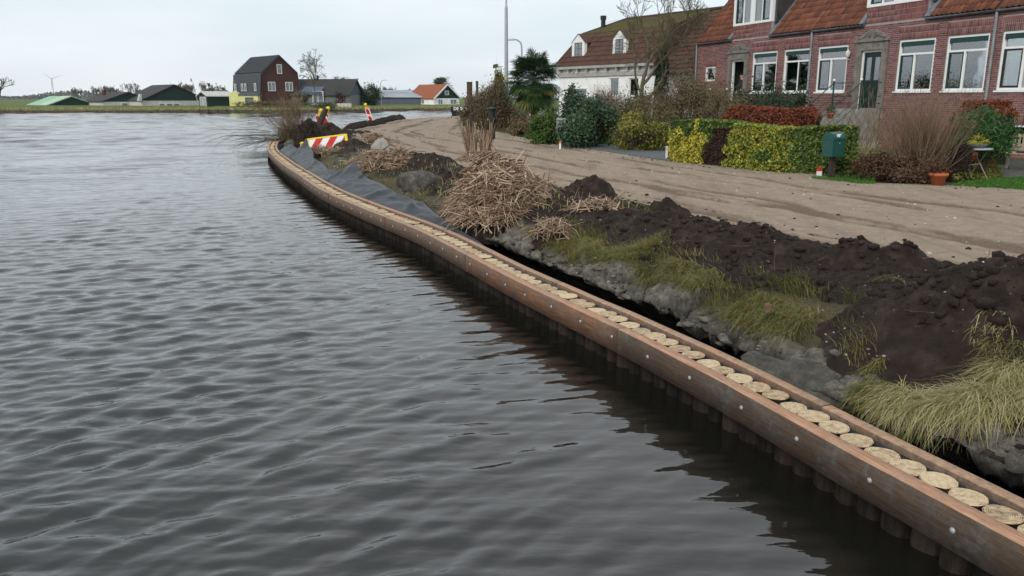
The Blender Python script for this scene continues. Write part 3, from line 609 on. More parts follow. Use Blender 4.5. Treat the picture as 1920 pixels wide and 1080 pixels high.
# ================================================================== brick terrace
FE = Vector((.329, -.944, 0)).normalized(); FN = Vector((.944, .329, 0)).normalized()    # along the front (towards the camera), into the house
FO = Vector((13.65, 29.4, 0)); 
def FA(x, y):
    X = (x - 960) / FPX; Y = (y - 540) / FPX; r = Vector((X, TC - Y * TS, -(TS + Y * TC)))
    k = FO.dot(FN) / r.dot(FN); p = r * k; return (p - FO).dot(FE), CAMH + p.z
A0 = FA(1306, 120)[0]
def fx(x, y): return FA(x, y)[0] - A0
def fz(x, y): return FA(x, y)[1]
HO = FO + FE * A0; HROT = math.atan2(FE.y, FE.x)
GUT = fz(1676, 39)                       # gutter height
def cut_wall(mb, x0, x1, z0, z1, holes, depth=.14, y=0, m=0):
    """front face with reveals round the holes"""
    xs = sorted({x0, x1, *[h[0] for h in holes], *[h[1] for h in holes]}); zs = sorted({z0, z1, *[h[2] for h in holes], *[h[3] for h in holes]})
    xs = [v for v in xs if x0 <= v <= x1]; zs = [v for v in zs if z0 <= v <= z1]
    for a, b in zip(xs[:-1], xs[1:]):
        for c, d in zip(zs[:-1], zs[1:]):
            mx_, mz = (a + b) / 2, (c + d) / 2
            if any(h[0] < mx_ < h[1] and h[2] < mz < h[3] for h in holes): continue
            mb.quad((a, y, c), (b, y, c), (b, y, d), (a, y, d), m=m)
    for a, b, c, d in holes:
        mb.quad((a, y, c), (a, y, d), (a, y + depth, d), (a, y + depth, c), m=m); mb.quad((b, y, c), (b, y + depth, c), (b, y + depth, d), (b, y, d), m=m)
        mb.quad((a, y, d), (b, y, d), (b, y + depth, d), (a, y + depth, d), m=m); mb.quad((a, y, c), (a, y + depth, c), (b, y + depth, c), (b, y, c), m=m)
BR = {}
def brick_me(l, h):
    key = (round(l, 2), round(h, 3))
    if key not in BR:
        l, h = key; b = .004; mb = MB(); t = -.008
        mb.hexa([(0, .0, 0), (l, .0, 0), (l, .0, h), (0, .0, h)], [(b, t, b), (l - b, t, b), (l - b, t, h - b), (b, t, h - b)])
        o = mb.build('brick', M['brick']); BR[key] = o.data; bpy.data.objects.remove(o)
    return BR[key]
def lay_bricks(wall, house, x0, x1, z0, z1, holes, soldiers, maxn=290):
    """running bond over the wall, soldier courses over the openings; the bricks that show largest are objects of their own"""
    L = []; C = .066; nrow = int((z1 - z0) / C)
    solid = holes + soldiers
    for r in range(nrow):
        z = z0 + r * C + .006; h = .053
        cut = sorted([(a, b) for a, b, c, d in solid if c < z + h and d > z]); free = []; cur = x0
        for a, b in cut:
            if a > cur: free.append((cur, min(a, x1)))
            cur = max(cur, b)
        if cur < x1: free.append((cur, x1))
        for a, b in free:
            x = math.floor((a - x0) / .222) * .222 + x0 - (.111 if r % 2 else 0) - .222
            while x < b:
                p, q_ = max(x, a), min(x + .21, b)
                if q_ - p > .035: L.append((p, z, q_ - p, h))
                x += .222
    for a, b, c, d in soldiers:
        n = max(1, int(round((b - a) / .066))); w_ = (b - a) / n
        rows = max(1, int(round((d - c) / .22))); hh = (d - c) / rows
        for j in range(rows):
            for i in range(n): L.append((a + i * w_ + .005, c + j * hh + .005, w_ - .011, hh - .011))
    sz = []
    for p in L:
        wp = HO + FE * p[0]; X_, Y_, k = PR((wp.x, wp.y, p[1])); vis = -30 < X_ < 1950 and -20 < Y_ < 215
        sz.append((1500 / k) * p[2] if vis else 0)
    order = np.argsort(-np.array(sz)); big = set(order[:maxn].tolist()); V = []; F = []; rn = []
    for i, (x, z, l, h) in enumerate(L):
        if i in big and sz[i] > 0: link('brick', brick_me(l, h), wall, (x, 0, z)); continue
        b = .004; t = -.008; k = len(V); V += [(x, 0, z), (x + l, 0, z), (x + l, 0, z + h), (x, 0, z + h), (x + b, t, z + b), (x + l - b, t, z + b), (x + l - b, t, z + h - b), (x + b, t, z + h - b)]
        F += [(k + 4, k + 5, k + 6, k + 7), (k, k + 1, k + 5, k + 4), (k + 1, k + 2, k + 6, k + 5), (k + 2, k + 3, k + 7, k + 6), (k + 3, k, k + 4, k + 7)]; rn += [random.random()] * 8
    o = mesh_np('brickwork', V, F, M['brick'], wall, rnd=rn); o['kind'] = 'stuff'
def sash_window(house, x0, x1, z0, z1, dark, kind, flip=False, side=None):
    """wooden window: white frame, transom light with a shutter box, one side light and one casement"""
    w = MB(); f = .075; y0, y1 = .03, .13
    w.box(x0, x1, y0, y1, z1 - f, z1); w.box(x0, x0 + f, y0, y1, z0, z1 - f); w.box(x1 - f, x1, y0, y1, z0, z1 - f); w.box(x0 + f, x1 - f, y0, y1, z0, z0 + f)
    win = w.build('window', M['white'], house)
    if kind == 'small':
        box('pane', x0 + f, x1 - f, .08, .086, z0 + f, z1 - f, M['glass'], win); MB().box(x0, x1, .5, .51, z0, z1).build('curtain', M['curtain'], win); return win
    H_ = z1 - z0; zt = z0 + H_ * .70; t = .065; xm = x0 + (x1 - x0) * (.56 if flip else .44)
    m2 = MB(); m2.box(x0 + f, x1 - f, y0 + .004, y1 - .004, zt, zt + t); m2.box(xm - t / 2, xm + t / 2, y0 + .004, y1 - .004, z0 + f, zt); m2.build('glazing_bars', M['white'], win)
    box('roller_box', x0 + f, x1 - f, .012, .085, z1 - f - .15, z1 - f - .005, M['green_paint'], win)
    box('transom_pane', x0 + f, x1 - f, .09, .096, zt + t, z1 - f - .14, M['glass'], win)
    a, b = (xm + t / 2, x1 - f) if flip else (x0 + f, xm - t / 2); c = .055; cs = MB(); ya, yb = .045, .105
    cs.box(a, b, ya, yb, zt - c, zt); cs.box(a, b, ya, yb, z0 + f, z0 + f + c * 1.2); cs.box(a, a + c, ya, yb, z0 + f + c * 1.2, zt - c); cs.box(b - c, b, ya, yb, z0 + f + c * 1.2, zt - c)
    cs.build('casement', dark, win); box('pane', a + c, b - c, .075, .081, z0 + f + c * 1.2, zt - c, M['glass'], win)
    a2, b2 = (x0 + f, xm - t / 2) if flip else (xm + t / 2, x1 - f); box('pane', a2, b2, .085, .091, z0 + f, zt, M['glass'], win)
    box('sill', x0 - .05, x1 + .05, -.045, .1, z0 - .055, z0 - .003, M['white'], win)
    if side != 'none':
        for p, q_ in ((a + c, b - c), (a2, b2)):
            if kind == 'blind':
                bl = MB(); z = z0 + f + .02
                while z < z1 - f - .18:
                    bl.hexa([(p, .14, z), (q_, .14, z), (q_, .165, z + .022), (p, .165, z + .022)], [(p, .142, z + .0015), (q_, .142, z + .0015), (q_, .167, z + .0235), (p, .167, z + .0235)]); z += .036
                bl.build('blind', M['blind'], win)
            elif kind == 'curtain':
                cm = MB(); n = 26; ww = (q_ - p) * (1 if p == a + c else .35); pts = [(p + ww * i / n, .17 + .018 * math.sin(i * 1.9) + .008 * math.sin(i * 4.7), z0 + f) for i in range(n + 1)]
                for i in range(n): cm.quad(pts[i], pts[i + 1], (pts[i + 1][0], pts[i + 1][1], z1 - f), (pts[i][0], pts[i][1], z1 - f))
                cm.build('curtain', M['curtain'], win)
    return win
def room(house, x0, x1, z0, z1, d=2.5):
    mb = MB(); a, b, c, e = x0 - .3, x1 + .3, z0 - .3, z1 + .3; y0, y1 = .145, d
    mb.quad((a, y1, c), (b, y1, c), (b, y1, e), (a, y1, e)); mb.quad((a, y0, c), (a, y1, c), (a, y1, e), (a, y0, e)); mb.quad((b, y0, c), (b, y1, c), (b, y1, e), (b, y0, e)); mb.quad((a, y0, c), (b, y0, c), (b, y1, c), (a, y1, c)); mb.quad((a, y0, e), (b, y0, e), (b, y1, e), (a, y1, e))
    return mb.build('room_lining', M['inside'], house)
def doorcase(house, x0, x1, zb, zt, door):
    """stone surround with a scrolled pediment over the opening x0..x1"""
    s = MB(); w = .27; d0 = -.07
    s.box(x0 - w, x0, d0, .12, zb, zt + .003); s.box(x1, x1 + w, d0, .12, zb, zt + .003); s.box(x0 - w, x1 + w, d0 - .003, .118, zt + .003, zt + .30)
    for sx in (x0 - w, x1): s.box(sx + .07, sx + w - .07, d0 - .02, d0, zb + .2, zt + .05)
    su = s.build('door_surround', M['stone'], house)
    c = MB(); zc = zt + .30; xa, xb = x0 - w - .05, x1 + w + .05; xm = (x0 + x1) / 2
    c.box(xa, xb, d0 - .06, .1, zc, zc + .07)
    top = [(xa, zc + .07), (xb, zc + .07), (xb, zc + .13), (xb - .18, zc + .20), (xm + .32, zc + .36), (xm + .14, zc + .42), (xm, zc + .40), (xm - .14, zc + .42), (xm - .32, zc + .36), (xa + .18, zc + .20), (xa, zc + .13)]
    c.extr([(p[0], d0, p[1]) for p in top], (0, .12, 0)); pe = c.build('pediment', M['stone'], su)
    for sg in (-1, 1):
        sp = MB(); pts = []
        for i in range(30):
            t = i / 29; ang = t * 4.2 * math.pi; r_ = .115 * (1 - t * .85); pts.append((xm + sg * (.17 + .0 + r_ * math.cos(ang)), d0 - .012, zc + .235 + r_ * math.sin(ang)))
        pts = [(xm + sg * (xb - xm - .14), d0 - .012, zc + .12), (xm + sg * .45, d0 - .012, zc + .17)] + pts; sp.tube(pts, .02, 5); sp.build('scroll', M['stone'], su)
    fr = MB(); fr.box(x0, x0 + .07, .03, .12, zb, zt); fr.box(x1 - .07, x1, .03, .12, zb, zt); fr.box(x0 + .07, x1 - .07, .03, .12, zt - .07, zt); fr.build('door_frame', M['white'], house)
    if door:
        a, b = x0 + .07, x1 - .07; D = MB(); ya, yb = .08, .125; xm = (a + b) / 2
        zl = zb + 1.0; zh = zt - .25; fw = .1
        D.box(a, b, ya, yb, zb, zl); D.box(a, b, ya, yb, zh, zt - .07); D.box(a, a + fw, ya, yb, zl, zh); D.box(b - fw, b, ya, yb, zl, zh); D.box(xm - .07, xm + .07, ya, yb, zl, zh)
        for p, q_ in ((a + .1, xm - .05), (xm + .05, b - .1)): D.box(p, q_, ya - .015, ya, zb + .2, zb + .82)
        D.box(a, b, ya - .03, ya, zl - .05, zl + .01); dr = D.build('door', M['door_green'], house)
        for p, q_ in ((a + fw, xm - .07), (xm + .07, b - fw)): box('pane', p, q_, .098, .104, zl, zh, M['glass'], dr)
        MB().tube([(b - .06, ya - .05, zb + 1.05), (b - .17, ya - .05, zb + 1.05)], .012, 6).tube([(b - .06, ya, zb + 1.05), (b - .06, ya - .05, zb + 1.05)], .012, 6).build('handle', M['galv'], dr)
SLOPE = R(50); CS_, SN_ = math.cos(SLOPE), math.sin(SLOPE)
def tile_me(w=.2, l=.4, m='tile'):
    n = 7; V = []; mb = MB(); pr = [(i / n * (w + .03), .032 * (math.sin(math.pi * 2 * (i / n) * .93 - .6))) for i in range(n + 1)]
    for y, dz in ((0, .026), (l, 0)): V += [(x, y, z + dz) for x, z in pr]
    V += [(x, 0, z + .008) for x, z in pr]; k = n + 1
    mb.add(V, [(i, i + 1, k + i + 1, k + i) for i in range(n)] + [(2 * k + i, 2 * k + i + 1, i + 1, i) for i in range(n)], 0, True)
    o = mb.build('tile', M[m]); me = o.data; bpy.data.objects.remove(o); return me
TM = tile_me()
def tile_field(roof, x0, x1, rows, skip, base=(0, 0, 0), maxn=295, course=.33, tm=TM, tw=.2, wp=None):
    """pantiles up the slope from the eaves; those in view and largest are objects, the others one mesh"""
    T = []; n = int((x1 - x0) / tw)
    for r in range(rows):
        for i in range(n):
            x = x0 + i * tw; y = r * course * CS_; z = r * course * SN_
            if skip(x + tw / 2, r * course): continue
            T.append((base[0] + x, base[1] + y, base[2] + z))
    sz = []
    for p in T:
        g = HO + FE * p[0] + FN * p[1]; X_, Y_, k = PR((g.x, g.y, p[2])); sz.append(1 / k if (-10 < X_ < 1930 and -8 < Y_ < 110) else 0)
    order = np.argsort(-np.array(sz)); big = set(order[:maxn].tolist()); src = np.array([v.co for v in tm.vertices]); fs = np.array([list(p.vertices) for p in tm.polygons]); V = []; F = []; rn = []
    rot = Matrix.Rotation(SLOPE, 3, 'X'); srcr = src @ np.array(rot).T
    for i, p in enumerate(T):
        if i in big and sz[i] > 0:
            o = link('tile', tm, roof, p); o.rotation_euler = (SLOPE + random.uniform(-.012, .012), random.uniform(-.012, .012), random.uniform(-.008, .008)); continue
        F.append(fs + len(V) * len(src)); V.append(srcr + np.array(p)); rn += [random.random()] * len(src)
    if V:
        o = mesh_np('tile_field', np.concatenate(V), np.concatenate(F), M['tile'], roof, rnd=rn, smooth=True); o['kind'] = 'stuff'
def dormer(house, x0, x1, zb, h, depth=4.0):
    """wall dormer flush with the front: white window wall, lead cheeks, flat roof"""
    d = MB(); f = .09
    d.box(x0, x1, -.03, .12, zb, zb + .10); d.box(x0, x0 + .16, -.03, .12, zb + .1, zb + h); d.box(x1 - .16, x1, -.03, .12, zb + .1, zb + h); d.box(x0 + .16, x1 - .16, -.03, .12, zb + h - .1, zb + h)
    xm = (x0 + x1) / 2; d.box(xm - .13, xm + .13, -.027, .117, zb + .1, zb + h - .1); do = d.build('dormer', M['white'], house)
    for p, q_, drk in ((x0 + .16, xm - .13, 0), (xm + .13, x1 - .16, 1)):
        c = (p + q_) / 2; MB().box(c - .03, c + .03, .0, .08, zb + .1, zb + h - .1).build('glazing_bar', M['white'], do)
        for a, b, k in ((p, c - .03, 1 - drk), (c + .03, q_, drk)):
            if k:
                cs = MB(); cs.box(a, a + .05, .0, .07, zb + .1, zb + h - .1); cs.box(b - .05, b, .0, .07, zb + .1, zb + h - .1); cs.box(a + .05, b - .05, .0, .07, zb + .1, zb + .16); cs.box(a + .05, b - .05, .0, .07, zb + h - .16, zb + h - .1); cs.build('casement', M['green_paint'], do)
            box('pane', a + .05 * k, b - .05 * k, .04, .046, zb + .1 + .06 * k, zb + h - .1, M['glass'], do)
    for sx in (x0, x1 - .04):
        c = MB(); t = .03; y_ = .12
        c.extr([(sx + .003, y_, GUT - .1), (sx + .003, y_, zb + h), (sx + .003, y_ + depth, zb + h), (sx + .003, y_ + depth, GUT + .3)], (.034, 0, 0)); c.build('cheek', M['lead'], do)
    L_ = (zb + h - GUT) / SN_
    for sx, sg in ((x1, 1), (x0, -1)):
        fl = MB(); fl.bar((sx + sg * .1, -.12, GUT - .02), (sx + sg * .1, -.12 + (L_) * CS_, GUT - .02 + L_ * SN_), .22, .10, up=(0, -SN_, CS_)); fl.build('flashing', M['lead'], do)
    MB().box(x0 - .1, x1 + .1, -.15, depth, zb + h + .002, zb + h + .15).build('dormer_roof', M['white'], do)
    return do
def gutter(house, x0, x1, z):
    n = 8; mb = MB(); pr = [(.075 * math.cos(math.pi * (1 + i / n)), .075 * math.sin(math.pi * (1 + i / n))) for i in range(n + 1)]
    V = [(x, -.085 + py, z + pz) for x in (x0, x1) for py, pz in pr]; V += [(x, -.085 + py * .92, z + pz * .92) for x in (x0, x1) for py, pz in pr]; k = n + 1
    mb.add(V, [(i, i + 1, k + i + 1, k + i) for i in range(n)] + [(2 * k + i, 3 * k + i, 3 * k + i + 1, 2 * k + i + 1) for i in range(n)] + [tuple(range(k)), tuple(range(2 * k - 1, k - 1, -1))] + [(0, k, 3 * k, 2 * k), (n, 2 * k + n, 3 * k + n, k + n)], 0, True)
    g = mb.build('gutter', M['dark_zinc'], house); x = x0 + .3
    while x < x1: MB().tube([(x, 0, z - .11), (x, -.06, z - .1), (x, -.165, z - .005)], .008, 5).build('gutter_bracket', M['dark_zinc'], g); x += .62
def downpipe(house, x, z0, z1):
    MB().tube([(x, -.085, z1 - .04), (x, -.085, z1 - .14), (x, -.07, z1 - .22), (x, -.07, z0)], .045, 10).build('downpipe', M['zinc'], house)
# ---- openings measured on the photograph, in metres along the front
ZW0 = fz(1700, 171); ZW1 = fz(1720, 72.5)
def wx(a, b): return fx(a, 130), fx(b, 130)
PIPE1 = fx(1520, 130); PIPE2 = fx(1859, 130); XEND = fx(1920, 120) + 5.2
GROUND = .55
houses = []
spec = [
 dict(x0=0, x1=PIPE1 + .06, door=wx(1372, 1396.5), wins=[(*wx(1410.5, 1455.5), 'curtain', False, M['black_paint']), (*wx(1469, 1517), 'curtain', True, M['black_paint'])], small=wx(1323, 1341.5), dormer=wx(1370.5, 1441), pipe=[fx(1306.5, 110) + .07, PIPE1],  # curtain in the second window added to stand in for a grey pane reflection
      label='far left brick terrace house with open doorway, narrow side window and grey dormer cheek', isdoor=False),
 dict(x0=PIPE1 + .06, x1=PIPE2 + .06, door=wx(1613.5, 1652), wins=[(*wx(1532, 1587), 'blindc', False, M['green_paint']), (*wx(1681.5, 1748.5), 'blind', False, M['green_paint']), (*wx(1770.5, 1848.5), 'blind', False, M['green_paint'])], small=None, dormer=wx(1615, 1728), pipe=[PIPE2],
      label='middle brick terrace house with dark green front door under a stone pediment', isdoor=True),
 dict(x0=PIPE2 + .06, x1=XEND, door=None, wins=[(fx(1872, 130), fx(1872, 130) + 1.72, 'curtain', False, M['black_paint'])], small=None, dormer=None, pipe=[],
      label='right brick terrace house cut by the picture edge, white curtain and basement window', isdoor=False)]
ZD0 = fz(1640, 203); ZD1 = fz(1637, 94)
for hi, sp in enumerate(spec):
    H = empty('brick_house', (HO.x, HO.y, 0), HROT, sp['label'], 'house', 'brick terrace houses facing the canal'); sp['H'] = H
    x0, x1 = sp['x0'], sp['x1']; holes = []; sold = []
    for a, b, *_ in sp['wins']: holes.append((a, b, ZW0, ZW1)); sold.append((a - .06, b + .06, ZW1, ZW1 + .43))
    if sp['door']: holes.append((sp['door'][0] - .02, sp['door'][1] + .02, ZD0, ZD1))
    if sp['small']: holes.append((*sp['small'], fz(1330, 152), fz(1332, 125))); sold.append((sp['small'][0] - .05, sp['small'][1] + .05, fz(1332, 125), fz(1332, 125) + .3))
    base_win = []
    if hi == 2: base_win = [(fx(1879, 250), fx(1879, 250) + 1.5, fz(1885, 268), fz(1885, 233))]
    holes += base_win
    for h in base_win: sold.append((h[0] - .3, h[1] + .3, h[3], h[3] + .3))
    W = MB(); cut_wall(W, x0, x1, GROUND - .3, GUT - .02, holes)
    Dp = 8.5; W.quad((x0, 0, GROUND - .3), (x0, 0, GUT), (x0, Dp, GUT), (x0, Dp, GROUND - .3)); W.quad((x1, 0, GROUND - .3), (x1, Dp, GROUND - .3), (x1, Dp, GUT), (x1, 0, GUT)); W.quad((x0, Dp, GROUND - .3), (x0, Dp, GUT), (x1, Dp, GUT), (x1, Dp, GROUND - .3))
    zr = GUT + Dp / 2 * math.tan(SLOPE)
    for xx in (x0 + .0, x1 - .0): W.quad((xx, 0, GUT), (xx, Dp / 2, zr), (xx, Dp, GUT))
    wall = W.build('wall', M['mortar'], H)
    bh = list(holes)
    if sp['door']: bh.append((sp['door'][0] - .27, sp['door'][1] + .27, ZD0 - .3, ZD1 + .35))
    zb_d = None
    if sp['dormer']:
        d0, d1 = sp['dormer']; zb_d = fz(1400, 46.5)
        bw = MB(); bw.box(d0 + .02, d1 - .02, .0, .12, GUT - .02, zb_d); pb = bw.build('dormer_wall', M['mortar'], H)
        lay_bricks(pb, H, d0 + .02, d1 - .02, GUT - .02, zb_d, [], [(d0 + .02, d1 - .02, GUT - .02, zb_d)], 60)
    lay_bricks(wall, H, x0 + .003, x1 - .003, .6, GUT - .03, bh, sold)
    for a, b, kind, flip, dm in sp['wins']:
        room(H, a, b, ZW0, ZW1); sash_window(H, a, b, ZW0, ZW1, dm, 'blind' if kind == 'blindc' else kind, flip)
    if sp['small']: sash_window(H, *sp['small'], fz(1330, 152), fz(1332, 125), None, 'small')
    for h in base_win:
        room(H, *h[:2], h[2], h[3], 1.5); f = MB(); f.box(h[0], h[1], .03, .12, h[3] - .07, h[3]); f.box(h[0], h[0] + .09, .03, .12, h[2], h[3] - .07); f.box(h[1] - .09, h[1], .03, .12, h[2], h[3] - .07); bwn = f.build('basement_window', M['white'], H); box('pane', h[0] + .09, h[1] - .09, .08, .086, h[2], h[3] - .07, M['glass'], bwn)
    if sp['door']:
        doorcase(H, sp['door'][0], sp['door'][1], ZD0 - (.25 if hi == 0 else 0), ZD1, sp['isdoor'])
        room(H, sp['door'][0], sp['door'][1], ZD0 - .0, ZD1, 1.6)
    # roof
    rf = MB(); e = -.06
    dr = sp['dormer']; segs = [(x0, x1)] if not dr else [(x0, dr[0]), (dr[1], x1)]
    for a, b in segs: rf.quad((a, e, GUT + .02 + e * math.tan(SLOPE)), (b, e, GUT + .02 + e * math.tan(SLOPE)), (b, Dp / 2, zr), (a, Dp / 2, zr))
    rf.quad((x0, Dp / 2, zr), (x1, Dp / 2, zr), (x1, Dp + .2, GUT - .2), (x0, Dp + .2, GUT - .2))
    if dr: zz0 = GUT + 3.1; rf.quad((dr[0], (zz0 - GUT) / math.tan(SLOPE), zz0), (dr[1], (zz0 - GUT) / math.tan(SLOPE), zz0), (dr[1], Dp / 2, zr), (dr[0], Dp / 2, zr))
    roof = rf.build('roof', M['tile_old'], H)
    sk = (lambda x, q_: False) if not dr else (lambda x, q_, d=dr: d[0] - .1 < x < d[1] + .12 and q_ < 4.2)
    tile_field(roof, x0 + .01, x1 - .01, int(Dp / 2 / CS_ / .33), sk, (0, -.10, GUT + .0))
    MB().tube([(x0, Dp / 2, zr + .06), (x1, Dp / 2, zr + .06)], .13, 8).build('ridge_tiles', M['tile_old'], roof)
    if dr:
        dormer(H, dr[0], dr[1], zb_d, 1.5)
        room(H, dr[0] + .2, dr[1] - .2, zb_d + .25, zb_d + 1.2, 2)
    for a, b in segs: gutter(H, a + (.0 if a == x0 else .02), b - (.0 if b == x1 else .02), GUT - .03)
    for px in sp['pipe']: downpipe(H, px, GROUND, GUT - .05)
    if hi == 1:
        lm = MB().tube([(fx(1595, 108), -.0, fz(1595, 112)), (fx(1595, 108), -.12, fz(1595, 112)), (fx(1595, 108), -.14, fz(1595, 108))], .014, 6).lathe([(.02, 0), (.07, .06), (.09, .2), (.05, .27), (.02, .3)], 8, (fx(1595, 108), -.14, fz(1595, 108) - .02)); lm.build('wall_lamp', M['curtain'], H)
# ---- stairs and railings in front of the middle house (one stair serves the door)
def stair(xc, zt, name, label, wd=1.5):
    n = 8; rise = (zt - GROUND) / n; st = empty(name, HO + FE * xc, HROT, label, 'stairs'); st.location.z = 0
    for i in range(n): box('step', -wd / 2, wd / 2, -.09 - 1.0 - .24 * (n - 1 - i), -.09, GROUND - .1 if i == 0 else GROUND + rise * i + .002, GROUND + rise * (i + 1), M['concrete'], st)
    for sx in (-wd / 2 + .05, wd / 2 - .05):
        y1, y0 = -1.0, -1.0 - .24 * n; r = MB()
        r.tube([(sx, y0, GROUND + .9), (sx, y1, zt + .93), (sx, -.02, zt + .95)], .018, 6)
        for k in range(2): zo = .45 - k * .25; r.tube([(sx, y0, GROUND + zo), (sx, y1, zt + zo), (sx, -.02, zt + zo)], .011, 5)
        r.tube([(sx, y1, zt - .2), (sx, y1, zt + 1.0)], .03, 8); r.tube([(sx, y0, GROUND - .1), (sx, y0, GROUND + .95)], .03, 8)
        r.tube([(sx, y1, zt + .05), (sx, y1 + .3, zt + .3), (sx, -.3, zt + .85)], .01, 5)
        ra = r.build('railing', M['green_paint'], st)
        for yk, zk in ((y1, zt + 1.03), (y0, GROUND + .98)): MB().lathe([(.01, -.05), (.045, -.025), (.055, 0), (.045, .03), (.01, .052)], 10, (sx, yk, zk)).build('knob', M['white'], ra)
    return st
d1 = spec[1]['door']; stair((d1[0] + d1[1]) / 2, ZD0 - .02, 'entrance_stairs', 'concrete steps with dark green iron railings and white knobs at the green door')
d0 = spec[0]['door']; stair((d0[0] + d0[1]) / 2, ZD0 - .27, 'entrance_stairs', 'steps with iron railings up to the open doorway, mostly behind the shrubs')

# ================================================================== white house with hipped mansard roof
WO = Vector((3.14, 54.9, .5)); WEND = Vector((8.2, 47.3, .5)); WE = (WEND - WO).normalized(); WROT = math.atan2(WE.y, WE.x); WLEN = (WEND - WO).length
WN = Vector((-WE.y, WE.x, 0))
wh = empty('white_house', WO, WROT, 'white rendered house with mossy hipped mansard roof and two small dormers', 'house')
def WA(x, y):
    X = (x - 960) / FPX; Y = (y - 540) / FPX; r = Vector((X, TC - Y * TS, -(TS + Y * TC))); o = Vector((WO.x, WO.y, 0)); k = o.dot(WN) / r.dot(WN); p = r * k; return (p - o).dot(WE), CAMH + p.z - .5
zg = WA(1140, 125)[1]
wins = []
for (a, b, t_, bt) in ((1064, 1099, 167, 196), (1143, 1159, 146.5, 178), (1179.5, 1196, 146.5, 178)):
    p = WA(a, t_); q_ = WA(b, bt); wins.append((p[0], q_[0], q_[1], p[1]))
W = MB(); cut_wall(W, 0, WLEN, -.4, zg - .55, wins, .18); DW = 8
W.quad((0, 0, -.4), (0, 0, zg), (0, DW, zg), (0, DW, -.4)); W.quad((WLEN, 0, -.4), (WLEN, DW, -.4), (WLEN, DW, zg), (WLEN, 0, zg)); W.quad((0, DW, -.4), (0, DW, zg), (WLEN, DW, zg), (WLEN, DW, -.4)); W.quad((0, 0, zg - .55), (WLEN, 0, zg - .55), (WLEN, 0, zg), (0, 0, zg))
W.build('wall', M['render'], wh)
for a, b, c, d in wins:
    f = MB(); t = .06; f.box(a, b, .05, .12, d - t, d); f.box(a, a + t, .05, .12, c, d - t); f.box(b - t, b, .05, .12, c, d - t); wn_ = f.build('window', M['white'], wh); box('pane', a + t, b - t, .08, .086, c, d - t, M['glass'], wn_); room(wh, a, b, c, d, 1.5)
    MB().box(a - .09, b + .09, -.03, .03, d + .003, d + .07).build('lintel', M['render'], wn_)
co = MB(); co.box(-.15, WLEN + .05, -.30, .0, zg - .06, zg + .10); co.box(-.05, WLEN + .02, -.10, -.003, zg - .55, zg - .30); i = .2
while i < WLEN: co.box(i, i + .11, -.26, -.003, zg - .24, zg - .065); i += .95
co.build('cornice', mat('grey_cornice', [(.28, .27, .25), (.42, .41, .38)], 5, .8), wh)
# mansard: lower steep slope, upper slope, ridge; straight wing to the right
zk = zg + 2.15; ins = 1.05; zrg = 6.9; yr = 4.2; xa_ = 1.75
def strip(mb, p00, p10, p11, p01, rows, moss0, moss1, attrs):
    """stepped courses of tiles between an eaves edge and an upper edge"""
    p00, p10, p11, p01 = [Vector(p) for p in (p00, p10, p11, p01)]; nrm = (p10 - p00).cross(p01 - p00).normalized()
    if nrm.z < 0: nrm = -nrm
    for r in range(rows):
        a, b = r / rows, (r + 1) / rows
        A_ = p00.lerp(p01, a); B_ = p10.lerp(p11, a); C_ = p10.lerp(p11, b); D_ = p00.lerp(p01, b); n = max(1, int((B_ - A_).length / .22)) * 4
        for i in range(n):
            for (s0, s1, lift0, lift1) in ((i / n, (i + 1) / n, 0, 0),):
                w0 = .022 * math.sin(i / 4 * 2 * math.pi); w1 = .022 * math.sin((i + 1) / 4 * 2 * math.pi)
                v = [A_.lerp(B_, s0) + nrm * (.05 + w0), A_.lerp(B_, s1) + nrm * (.05 + w1), D_.lerp(C_, s1) + nrm * (.015 + w1), D_.lerp(C_, s0) + nrm * (.015 + w0), A_.lerp(B_, s0) + nrm * (.0 + w0), A_.lerp(B_, s1) + nrm * (w1)]
                mb.add(v, [(0, 1, 2, 3), (4, 5, 1, 0)], 0); q_ = (hash((r, i // 4)) % 997) / 997.; mo = moss0 + (moss1 - moss0) * (r + .5) / rows; attrs.append((q_, mo))
roof = MB(); at_ = []; o_ = .25; XW = WLEN + 7.5
strip(roof, (-o_, -o_, zg + .1), (WLEN + .2, -o_, zg + .1), (WLEN + .2, ins, zk), (ins, ins, zk), 7, .12, .36, at_)
strip(roof, (ins, ins, zk), (WLEN + .2, ins, zk), (WLEN + .2, yr, zrg), (xa_, yr, zrg), 13, .54, .47, at_)
strip(roof, (-o_, DW + o_, zg + .1), (-o_, -o_, zg + .1), (ins, ins, zk), (ins, DW - ins, zk), 7, .1, .3, at_)
strip(roof, (ins, DW - ins, zk), (ins, ins, zk), (xa_, yr, zrg), (xa_, yr + .05, zrg), 13, .45, .4, at_)
zl = WA(1280, 137)[1]
strip(roof, (WLEN + .2, -.45, zl), (XW, -.45, zl), (XW, yr, zrg), (WLEN + .2, yr, zrg), 15, -.1, .35, at_)
ro = roof.build('roof', M['tile_old'], wh)
me = ro.data; a1 = me.attributes.new('rnd', 'FLOAT', 'POINT'); a2 = me.attributes.new('moss', 'FLOAT', 'POINT'); arr = np.repeat(np.array(at_), 6, 0); a1.data.foreach_set('value', arr[:, 0].astype(np.float32)); a2.data.foreach_set('value', arr[:, 1].astype(np.float32)); ro['kind'] = 'stuff'
MB().quad((ins, DW - ins, zk), (xa_, yr, zrg), (XW, yr, zrg), (XW, DW, zk - .5)).build('rear_roof', M['tile_old'], wh)
rt = MB(); rt.tube([(ins, ins, zk), (xa_, yr, zrg + .05), (XW, yr, zrg + .05)], .11, 6).tube([(-o_, -o_, zg + .12), (ins, ins, zk)], .09, 6); rt.build('ridge_tiles', M['tile_old'], wh)
